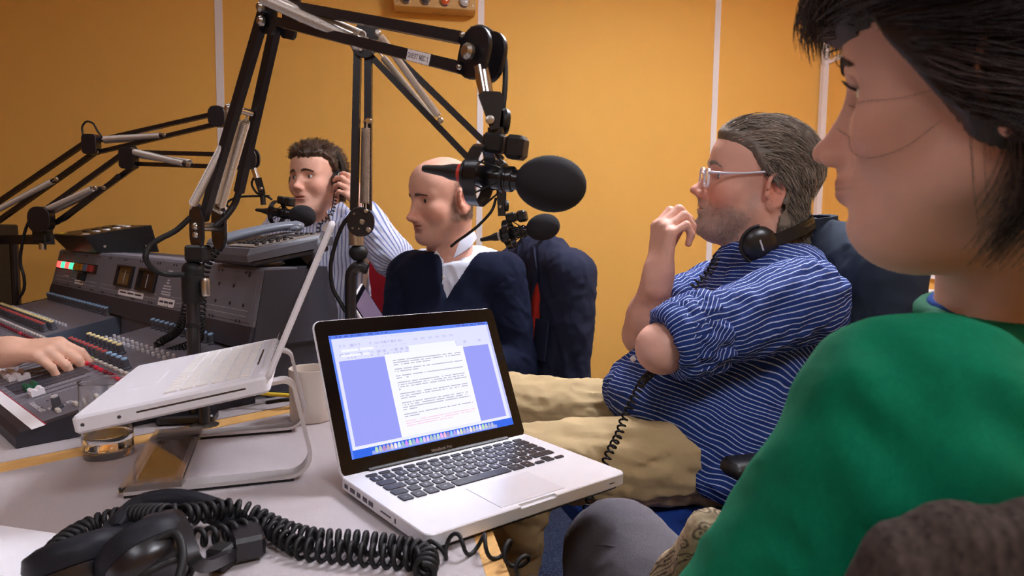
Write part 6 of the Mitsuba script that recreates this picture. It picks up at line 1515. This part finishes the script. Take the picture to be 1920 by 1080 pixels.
for a, e_, w_ in ((shL1, eL1, wL1), (shR1, eR1, wR1)):
    A = Sdf(); A.add(s_cap(a, e_, .040, .034), 0); A.add(s_cap(e_, w_, .034, .024), .02); d = unit(w_ - e_); HM = hand_frame(w_, d, unit(UP + .2*f1))
    tp = add_hand(A, HM, 1 if (HM[:3, 1] @ (shR1 - shL1)) * (1 if a is shL1 else -1) > 0 else -1, [(20, 35, 20)]*4, [(.04, .042, -.01), (.064, .046, -.02), (.084, .042, -.03)], s=.9)
    skin1.append(skin_part(A, *bounds(a, e_, w_, *tp, pad=.06), .0055, SK1))
skin_mesh(p1, skin1)
# hair: fringe, swept-back sides, loose strands on the neck
hairmat('m_hair_dark', '171112', '5a4c4a', .42)
def mask1(V):
    x, y, z = V.T; line = np.where(x > .056, .041 + .25*np.clip(.075 - x, 0, .04), .045 - 1.55*np.clip(.060 - x, 0, .055) - .6*np.clip(.005 - x, 0, .03)); line = np.where(x < -.03, -.058, line)
    return sst(-.006, .008, z - line)
mk1 = mask1(VFN1[0]); cap_mesh(p1, MH1, VFN1, mk1, .017, 'm_hair_dark', 70)
rs1 = np.random.default_rng(12)
r1 = tris_sample(VFN1[0], VFN1[1], mk1*(mk1 > .5), 11000, 61); ph1 = meshkit.noise(r1*40, 5)*6
H1 = grow(SH1, r1, lambda p, r, k: np.stack([-.9 + 0*ph1, .05*np.sin(ph1 + 4*k), .10 - .55*sst(.06, .0, r[:, 2]) + .12*np.sin(ph1*1.3 + 5*k)], 1), 9, .085 + .04*rs1.random(len(r1)), lambda k: .019 + .012*math.sin(min(k*2, 1.5)), .06, 13)
rad1 = np.array([.0007, .00075, .00075, .0007, .0007, .0006, .0006, .0005, .0004, .0002])*.58
put_hair(p1, 'hair_strands', MH1, H1, rad1, 'm_hair_dark', 14, np.clip(meshkit.noise(r1*70, 8)**1.5 + rs1.normal(0, .1, len(r1)), 0, 1))
fr = r1[(r1[:, 2] > .070) & (r1[:, 0] > .0) & (np.abs(r1[:, 1]) < .062)][:2600]; fr = np.vstack([fr, fr + rs1.normal(0, .003, fr.shape)]); fa = rs1.random(len(fr))
def fringe(p, r, k):
    sd = r[:, 1]/.06; side = .25*sd + .25; dn = .12 - 2.0*k
    return np.stack([1.0 - .55*k + 0*sd, side*(.4 + .6*k), dn + 0*sd + .12*np.sin(fa*9 + k*4)], 1)
Hf = grow(SH1, fr, fringe, 10, .040 + .014*fa + .8*(.05 - fr[:, 0]).clip(0, .05), lambda k: .019 + .007*math.sin(k*3.0), .07, 15, lie=.85, hold=.5)
put_hair(p1, 'fringe', MH1, Hf, np.r_[rad1, .0002], 'm_hair_dark', 16, np.clip(fa*.6 + .2 + rs1.normal(0, .12, len(fr)), 0, 1))
tm_ = (np.abs(VFN1[0][:, 1]) > .05) & (VFN1[0][:, 0] > -.02) & (VFN1[0][:, 0] < .012) & (VFN1[0][:, 2] > .020) & (VFN1[0][:, 2] < .055)
rl = tris_sample(VFN1[0], VFN1[1], tm_.astype(float), 70, 71); la = rs1.random(len(rl))
for s in (1, -1):
    rq = rl*np.array([1, 0, 1]) + np.abs(rl)*np.array([0, s, 0])
    Hl = grow(SH1, rq, lambda p, r, k: np.stack([-.25 + .10*k + .25*(la - .5), np.sign(r[:, 1])*(.06 - .12*k), -1 + 0*la], 1), 12, .05 + .085*la**2, lambda k: .010 + .004*math.sin(3*k), .015, 17, lie=.5, hold=.12)
    put_hair(p1, 'loose_strands', MH1, Hl, np.linspace(.00034, .00014, 13), 'm_hair_dark', 18)
tm2 = (np.abs(VFN1[0][:, 1]) > .035) & (VFN1[0][:, 0] < -.018) & (VFN1[0][:, 0] > -.06) & (VFN1[0][:, 2] > -.035) & (VFN1[0][:, 2] < .03)
rk = tris_sample(VFN1[0], VFN1[1], tm2.astype(float), 900, 73); ka = rs1.random(len(rk))
for s in (1, -1):
    rq = rk*np.array([1, 0, 1]) + np.abs(rk)*np.array([0, s, 0])
    Hk = grow(SH1, rq, lambda p, r, k: np.stack([-.25 + .55*k + .35*(ka - .5), np.sign(r[:, 1])*.05 + 0*ka, -1 + 0*ka], 1), 12, .065 + .05*ka, lambda k: .009, .05, 19, lie=.6, hold=.12)
    put_hair(p1, 'nape_strands', MH1, Hk, np.linspace(.00034, .00014, 13), 'm_hair_dark', 20)
bun = blob((-.125, 0, .035), (.035, .045, .045), 4, .25, 3, 4); put(p1, 'bun', (np.array(bun.vertices) @ MH1[:3, :3].T + MH1[:3, 3], bun.faces), 'm_hair_dark', True, uv=np.full((len(bun.vertices), 2), .3))
for pts in (((.094, .012, -.006), (.080, .036, -.012), (.056, .056, -.013), (.026, .066, -.010)), ((.108, .006, -.020), (.090, .028, -.034), (.066, .050, -.046), (.044, .062, -.045), (.022, .067, -.030))):
    cv = spline(pts, 24)
    for _ in range(3): cv = cv + S1.grad(cv)*(.0012 - S1(cv))[:, None]*np.clip((np.abs(cv[:, 1]) - .008)/.01, 0, 1)[:, None]
    put(p1, 'stray_hair', tr(sweep(cv, np.linspace(.00020, .00012, 24), 5), MH1), 'm_black', 60)
brows(p1, MH1, S1, Q1, 'm_hair_dark', 200, .0005)
ev = np.linspace(-1, 1, 26)
for s in (1, -1):
    rt_ = np.stack([.0708 + .0138*np.cos(ev*.85), s*(.0325 + .0138*np.sin(ev*.85)*1.0), .004 - .0035*ev**2 + 0*ev], 1)
    Pl = np.stack([rt_ + k*np.stack([np.cos(ev*.85)*.0030, s*np.sin(ev*.85)*.0030, -.0006 + .0010*k*np.ones_like(ev)], 1) for k in np.linspace(0, 3, 5)], 1)
    put_hair(p1, 'eyelash', MH1, Pl, np.array([.0004, .0004, .0003, .0002, .0001]), 'm_hair_dark', 22)
# jumper
def knit_tex(p, n, uv):
    w = mikit.fbm(p.x*1100, p.y*1100, p.z*500, 2); b = mikit.fbm(p.x*300, p.y*300, p.z*120, 2)
    return mikit.mix(lin('016045'), lin('0a7250'), .55*w + .45*b)
mat('m_jumper', None, .9, .12, sheen=.5, tex=proc(knit_tex))
pel1 = np.array([NB1[0] + .03, NB1[1] + .02, .52])
T = Sdf(); T.add(s_oval(NB1 - UP*.10 - f1*.005, NB1 - UP*.30, .150, .145, .098, .10, l1_), 0); T.add(s_oval(NB1 - UP*.30, pel1, .142, .165, .10, .12, l1_), .06)
T.add(s_cap(shL1 - l1_*.01, NB1 - UP*.006 + l1_*.060, .054, .036), .04); T.add(s_cap(shR1 + l1_*.01, NB1 - UP*.016 - l1_*.050, .054, .034), .035); T.add(s_cap(NB1 - UP*.05, NB1 + UP*.03, .066, .058), .07)
nkN = unit(UP*.93 + f1*(-.05) + l1_*.12); nkO = NB1 + UP*.042
T.cut(lambda p: (p - nkO.astype(F4)) @ nkN.astype(F4), .004); T.sub(s_cap(NB1 - UP*.05, NB1 + UP*.1, .056, .056), .006); T.cut(lambda p: .55 - p[:, 2], .01)
for a, e_, w_, k_ in ((shL1, eL1, wL1, .055), (shR1, eR1, wR1, .055)):
    T.add(s_cap(a + UP*.002 + unit(a - NB1)*-.012, e_, .0600, .053), k_); T.add(s_cap(e_, w_ - unit(w_ - e_)*.03, .052, .036), .03)
gr_ = [[on_surface(T, u, v) for u, v in g] for g in (((1655, 640), (1700, 715), (1735, 790), (1745, 850)), ((1590, 760), (1660, 830), (1705, 905)), ((1760, 700), (1850, 790), (1930, 830)))]
def folds1(p, d):
    for g, amp, w in zip(gr_, (.010, .008, .007), (.014, .013, .016)):
        for a_, b_ in zip(g[:-1], g[1:]):
            dd = s_cap(a_, b_, 0, 0)(p); d = d + amp*.75*np.exp(-(dd/w)**2)
    return d
T.warp(folds1)
def jdisp(V): return creases(V, (.5, .3, -.75), 10, .012, 3, 4) - .001
lo_, hi_ = bounds(shL1, shR1, pel1, nkO, eL1, eR1, wL1, wR1, pad=.13)
cloth(p1, 'jumper', T, lo_, hi_, .0054, 'm_jumper', jdisp)
th_ = np.linspace(0, 2*math.pi, 49); e1_ = unit(l1_ - nkN*(l1_ @ nkN)); e2_ = np.cross(nkN, e1_)
ring = lambda r1_, r2_, up_: nkO[None] + nkN*up_ + np.cos(th_)[:, None]*e1_*r1_ + np.sin(th_)[:, None]*e2_*r2_
put(p1, 'neckband', sweep(ring(.064, .066, -.004), .0075, 10), 'm_jumper', 60)
for a in np.linspace(0, 2*math.pi, 150, endpoint=False):
    pass
mat('m_blue_vest', '2a4fa0', .85, .2)
put(p1, 'vest_edge', sweep(ring(.0575, .059, .002), .0048, 8), 'm_blue_vest', 60, label='blue edge of a vest under the neckband')
# jeans
def denim_tex(p, n, uv):
    w = mikit.fbm(p.x*700, p.y*700, p.z*700, 2); b = mikit.fbm(p.x*9, p.y*9, p.z*9, 2)
    return mikit.mix(lin('4a474e'), lin('77747c'), b*.6 + .2)*(.8 + .4*w)
mat('m_jeans', None, .85, .2, sheen=.2, tex=proc(denim_tex))
hL1, hR1 = pel1 + l1_*.09, pel1 - l1_*.09; kL1, kR1 = W(1160, 1045, .93), W(1290, 1100, 1.0)
Tr = Sdf(); Tr.add(s_cap(hL1, kL1, .094, .080), 0); Tr.add(s_cap(hR1, kR1, .092, .070), .02); Tr.add(s_ell(pel1, (.15, .15, .10)), .04)
aL1, aR1 = np.array([kL1[0] - .02, kL1[1] + .02, .10]), np.array([kR1[0] + .02, kR1[1] + .02, .10])
aL1 = np.array([kL1[0] - .06, kL1[1] - .10, .12])
Tr.add(s_cap(kL1, aL1, .070, .048), .02); Tr.add(s_cap(kR1, aR1, .068, .048), .02); Tr.cut(lambda p: .08 - p[:, 2], .004)
cloth(p1, 'jeans', Tr, *bounds(pel1, kL1, kR1, aL1, aR1, pad=.16), .0075, 'm_jeans', lambda V: creases(V, np.cross(kL1 - hL1, UP), 22, .006, 5, 3))
seam(p1, Tr, ((1062, 1052), (1085, 1032), (1118, 1022), (1160, 1028), (1205, 1052), (1240, 1078)), .0016, 'm_jeans', off=-.001)
sm_ = spline([kL1 + np.array([-.055, -.060, -.03]), kL1 + np.array([-.01, -.075, .004]), kL1 + np.array([.05, -.068, -.03]), kL1 + np.array([.09, -.07, -.075])], 20)
for a_ in (aL1, aR1):
    o = np.array([a_[0], a_[1], .045]); Sh = Sdf(); Sh.add(s_cap(o, o + f1*.13 - UP*.01, .040, .032), 0); Sh.cut(lambda p: .004 - p[:, 2], .002); cloth(p1, 'shoe', Sh, *bounds(o, o + f1*.16, pad=.06), .007, 'm_shoe')
# patterned scarf on her lap
def paisley(p, n, uv):
    d1, d2, r = mikit.voronoi(p.x*62 + 3*mikit.noise(p.x*20, p.y*20, p.z*20), p.y*55 + p.z*62); w = mikit.fbm(p.x*260, p.y*260, p.z*260, 2)
    edge = mikit.smoothstep(.12, .02, dr.abs(d1 - .34)); dot = mikit.smoothstep(.14, .08, d1)
    return mikit.mix(mikit.mix(lin('c9b899'), lin('8f7d62'), w), lin('3a3030'), dr.maximum(edge, dot)*(.5 + .5*w))
mat('m_scarf', None, .9, .2, sheen=.3, tex=proc(paisley))
sc = thing('scarf', 'beige patterned scarf bunched on the woman’s lap beside her green sleeve', 'scarf')
Ss = Sdf(); s0_, s1_, s2_ = W(1225, 1180, .76), W(1290, 1085, .70), W(1330, 1000, .62)
Ss.add(s_cap(s0_, s1_, .036, .028), 0); Ss.add(s_cap(s1_, s2_, .028, .022), .02); Ss.add(s_cap(s1_ - UP*.03, s1_ + np.array([.10, .05, -.06]), .03, .04), .03)
cloth(sc, 'cloth', Ss, *bounds(s0_, s1_, s2_, pad=.14), .005, 'm_scarf', lambda V: creases(V, s1_ - s0_, 34, .008, 7, 3))
# her chair, and the chair back in front of the camera
cloth_mat('m_grey_cloth', '3a3a40', .9, .3, .15)
ch1 = office_chair('grey upholstered office chair under the woman in the green jumper', pel1[:2] + f1[:2]*.05, f1, .43, .82, 'm_grey_cloth', arms=False, back_w=.40)
def tweed_tex(p, n, uv):
    w = mikit.fbm(p.x*420, p.y*420, p.z*240, 2); st = .5 + .5*dr.sin(p.x*900 + 3*w)
    return mikit.mix(lin('221d1c'), lin('5a4e48'), w*.65 + .2*st)
mat('m_tweed', None, .95, .1, sheen=.3, tex=proc(tweed_tex))
tc = thing('office_chair', 'chair with a dark brown tweed back, its top edge in the bottom right corner', 'chair')
Sb = Sdf(); tq = [W(1600, 1180, .275), W(1690, 1050, .272), W(1790, 1010, .27), W(1960, 1003, .268), W(2150, 1030, .27)]
for a, b in zip(tq[:-1], tq[1:]): [Sb.add(s_cap(a - UP*z_, b - UP*z_, .0125 + .03*z_, .0125 + .03*z_), .012) for z_ in np.arange(0, .25, .016)]
cloth(tc, 'backrest', Sb, *bounds(*tq, tq[0] - UP*.26, tq[-1] - UP*.26, pad=.05), .004, 'm_tweed', lambda V: creases(V, (0, 0, 1), 40, .003, 3, 3))
tcc = (tq[2] + tq[3])/2; cxy = tcc[:2] + np.array([.02, -.24])
put(tc, 'seat', tr(slab(rrect(.44, .42, .08), .07, .02), frame((*cxy, .43), (1, 0, 0), (0, 1, 0))), 'm_tweed', 40)
put(tc, 'back_bracket', sweep(spline([(tcc[0], cxy[1], .42), (tcc[0], tcc[1] - .02, .43), (tcc[0], tcc[1] - .005, .60), (tcc[0], tcc[1] - .005, .72)], 16), 0, up=(1, 0, 0), flat=(.02, .06)), 'm_black', False)
put(tc, 'column', rod((*cxy, .10), (*cxy, .43), .028, 14), 'm_black')
for i in range(5):
    a = i*2*math.pi/5; d = np.array([math.cos(a), math.sin(a), 0]); q = np.array([*cxy, 0])
    k = put(tc, 'base_leg', sweep([q + UP*.12, q + d*.15 + UP*.10, q + d*.26 + UP*.07], [.022, .018, .014], 8), 'm_black'); put(k, 'caster', tr(lathe([(0, -.016), (.02, -.016), (.025, -.01), (.025, .01), (.02, .016), (0, .016)], 14), axis_frame(q + d*.26 + UP*.0255, np.cross(d, UP))), 'm_rubber')
# ------------------------------------------------------------------ small things on the table
scene['m_glass'] = {'type': 'dielectric', 'int_ior': 1.5, 'ext_ior': 1.0}
scene['m_water'] = {'type': 'dielectric', 'int_ior': 1.33, 'ext_ior': 1.0}
g0_ = WZ(203, 852, TZ); gm = thing('water_glass', 'clear drinking glass with a little water, half hidden by the white laptop’s corner', 'glass')
put(gm, 'glass', lathe([(0, 0), (.0345, 0), (.0355, .002), (.0375, .115), (.0372, .118), (.0366, .118), (.0360, .115), (.0338, .013), (.031, .011), (0, .011)], 48, axis_frame((*g0_[:2], TZ + .0003), UP)), 'm_glass', 30)
put(gm, 'water', lathe([(0, .0112), (.0308, .0112), (.0336, .0132), (.0344, .034), (.0340, .0345), (0, .0342)], 48, axis_frame((*g0_[:2], TZ + .0003), UP)), 'm_water', 30, label='shallow water')
mg = WZ(584, 786, TZ); mat('m_mug', 'd2c8bd', .25, .5, clear=.3)
mug = thing('mug', 'off-white mug standing behind the silver laptop’s lid', 'mug')
put(mug, 'body', lathe([(0, 0), (.036, 0), (.0385, .003), (.040, .095), (.0397, .098), (.0375, .098), (.0368, .095), (.0355, .008), (0, .007)], 40, axis_frame((*mg[:2], TZ + .0003), UP)), 'm_mug', 40)
put(mug, 'handle', sweep(spline([np.array([*mg[:2], TZ]) + p for p in ((.028, .027, .080), (.046, .044, .080), (.054, .052, .052), (.046, .044, .026), (.028, .027, .022))], 24), .0055, 10), 'm_mug', 60)
# paper
pp_ = [WZ(-120, 1120, TZ), WZ(100, 990, TZ), WZ(178, 995, TZ), WZ(240, 1000, TZ), WZ(300, 1130, TZ)]
mat('m_paper', 'e9e9f0', .7, .2)
P0 = WZ(40, 1060, TZ); paper = thing('paper_sheet', 'white sheet of paper on the table in the bottom left corner', 'paper')
nx_, ny_ = 14, 18; gx, gy = np.meshgrid(np.linspace(-.105, .105, nx_), np.linspace(-.148, .148, ny_), indexing='ij'); gz = .0012 + .006*np.clip(gy/.148, 0, 1)**3*np.clip(.5 + gx/.2, 0, 1)
vt = np.c_[gx.ravel(), gy.ravel(), gz.ravel()]; ii, jj = np.meshgrid(np.arange(nx_ - 1), np.arange(ny_ - 1), indexing='ij'); q0 = (ii*ny_ + jj).ravel(); qd = np.stack([q0, q0 + ny_, q0 + ny_ + 1, q0 + 1], 1)
vb = vt - np.array([0, 0, .0006]); fa_ = np.vstack([qd[:, [0, 1, 2]], qd[:, [0, 2, 3]]]); n0 = len(vt)
pc = WZ(150, 993, TZ); MPp = frame((*(pc[:2] + np.array([-.087, -.154])), TZ), unit((.96, -.28, 0)), unit((.28, .96, 0)))
put(paper, 'sheet', tr(tm(np.vstack([vt, vb]), np.vstack([fa_, fa_[:, ::-1] + n0])), MPp), 'm_paper', True)
# headphones lying on the table
hc = WZ(330, 1050, TZ)
cloth_mat('m_vinyl', '1f2026', .5, .2, .15, 500)
hpx = thing('headphones', 'large black headphones with padded cups lying on the near table edge', 'headphones')
def cup(o, n, r, tag):
    A = axis_frame(o, n, (1, 0, .2))
    put(hpx, 'ear_pad', lathe([(.016, .004), (.020, .018), (r*.72, .026), (r*.95, .021), (r, .010), (r*.93, 0), (.014, 0)], 36, A), 'm_vinyl', 60)
    k = put(hpx, 'ear_cup', lathe([(0, -.026), (r*.5, -.026), (r*.80, -.021), (r*.92, -.012), (r*.94, -.001), (0, -.001)], 36, A), 'm_black_satin', 40)
    put(k, 'ring', lathe([(r*.60, -.0262), (r*.64, -.028), (r*.70, -.027), (r*.72, -.023)], 36, A), 'm_rubber', 60)
c1_, c2_ = WZ(150, 1118, TZ) + UP*.030, WZ(285, 1125, TZ) + UP*.038
cup(c1_, (-.35, .30, .85), .044, 'a'); cup(c2_, (-.62, .50, .50), .044, 'b')
bd = spline([c1_ + np.array([.0, .02, -.012]), WZ(245, 1000, TZ) + UP*.022, WZ(300, 985, TZ) + UP*.028, WZ(360, 984, TZ) + UP*.026, WZ(425, 1000, TZ) + UP*.020, WZ(462, 1035, TZ) + UP*.016], 50)
put(hpx, 'headband', sweep(bd, 0, flat=(.03, .012)), 'm_vinyl', 50); put(hpx, 'band_padding', sweep(bd[6:-6] + UP*.003, np.r_[.006, np.full(36, .0125), .006], 12), 'm_vinyl', 60)
ad = [WZ(462, 1040, TZ) + UP*.016, WZ(440, 1062, TZ) + UP*.018, WZ(415, 1080, TZ) + UP*.02]
put(hpx, 'slider', tr(box(.05, .026, .034, .004), frame(ad[0], unit((.4, -.7, 0)), UP)), 'm_black_satin', False)
put(hpx, 'slider', tr(box(.022, .024, .024, .003), frame(WZ(415, 1068, TZ) + UP*.014, unit((1, -.2, 0)), UP)), 'm_black', False)
put(hpx, 'yoke', sweep(spline([c2_ + np.array([-.02, .030, .028]), c2_ + np.array([.012, .022, .036]), c2_ + np.array([.034, .0, .026]), c2_ + np.array([.050, -.006, .0]), ad[1] - UP*.004], 30), 0, up=UP, flat=(.012, .007)), 'm_black_satin', 40)
put(hpx, 'lead', sweep(spline([c2_ + np.array([.012, -.02, .028]), c2_ + np.array([.03, -.012, .034]), c2_ + np.array([.046, -.03, .018]), c2_ + np.array([.048, -.06, -.01])], 24), .004, 8), 'm_rubber', 60)
def tp_(u, v, z=.011): p = WZ(u, v, TZ); p[2] = TZ + z; return p
cp = spline([tp_(80, 1085), tp_(120, 1040, .013), tp_(170, 1008, .013), tp_(215, 1004, .02), tp_(262, 1012, .03), tp_(320, 1040, .045), tp_(370, 1025, .038), tp_(420, 1008, .034), tp_(470, 1004, .026), tp_(530, 1018, .014), tp_(590, 1030), tp_(660, 1034), tp_(720, 1040), tp_(775, 1050), tp_(800, 1066), tp_(795, 1095)], 300)
single('coiled_cord', 'thick black coiled headphone cord lying across the near edge of the table', 'cord', coil(cp, .0105, .0030, 56, 16, 7, Rs=np.r_[np.full(18, .0098), np.full(6, .0110), np.full(6, .0105)]), 'm_rubber', 60)
cp2 = spline([tp_(330, 1075, .03), tp_(372, 1060, .03), tp_(410, 1046, .026), tp_(450, 1030, .024), tp_(500, 1018, .018), tp_(560, 1044), tp_(640, 1054), tp_(720, 1062), tp_(785, 1066, .011), tp_(812, 1052, .011)], 240)
cp3 = spline([tp_(812, 1052, .011), tp_(860, 1040, .0125), tp_(910, 1044, .0125), tp_(950, 1056, .0135), tp_(975, 1076, .013), tp_(990, 1110, .008)], 120)
single('coiled_cord', 'stretched black coiled cord running off the table’s oak edge below the silver laptop', 'cord', cat_([coil(cp2, .0100, .0028, 26, 18, 7, Rs=np.r_[np.full(12, .0085), np.full(8, .0105), np.full(4, .0105)]), coil(cp3, .0100, .0024, 5, 40, 7, Rs=[.0105, .0110, .0115, .010, .006])]), 'm_rubber', 60)
# cables behind the white laptop
mat('m_yellow_cable', 'd9b92a', .45); mat('m_red_tie', 'c0392b', .5)
yc_ = thing('cable', 'yellow cable with a red tie lying on the table behind the white laptop', 'cable')
ypts = [tp_(440, 758, .030), tp_(458, 756, .032), tp_(478, 763, .030), tp_(510, 765, .028), tp_(545, 764, .024), tp_(590, 760, .012)]
put(yc_, 'lead', sweep(spline(ypts, 40), .0042, 8), 'm_yellow_cable', 60); put(yc_, 'tie', sweep(spline([tp_(452, 768, .036), tp_(462, 754, .042), tp_(466, 748, .042), tp_(460, 764, .036)], 16), .002, 6), 'm_red_tie', 60)
put(yc_, 'support', sweep(spline([tp_(440, 758, .030), tp_(425, 752, .02), tp_(410, 745, .004)], 12), .0042, 8), 'm_yellow_cable', 60)
for j, pts in enumerate(([tp_(380, 742, .02), tp_(410, 764, .024), tp_(450, 766, .02), tp_(500, 756, .02), tp_(560, 744, .01), tp_(600, 735, .006)], [tp_(400, 752, .012), tp_(440, 762, .012), tp_(480, 748, .03), tp_(525, 735, .034), tp_(580, 728, .01)], [tp_(500, 766, .012), tp_(540, 768, .02), tp_(570, 762, .012), tp_(610, 758, .004)])):
    single('cable', ('black cable looping under the hinge of the white laptop', 'second black cable crossing behind the white laptop’s stand', 'grey cable end beside the mug')[j], 'cable', sweep(spline(pts, 40), .0038, 8), 'm_rubber', 60)
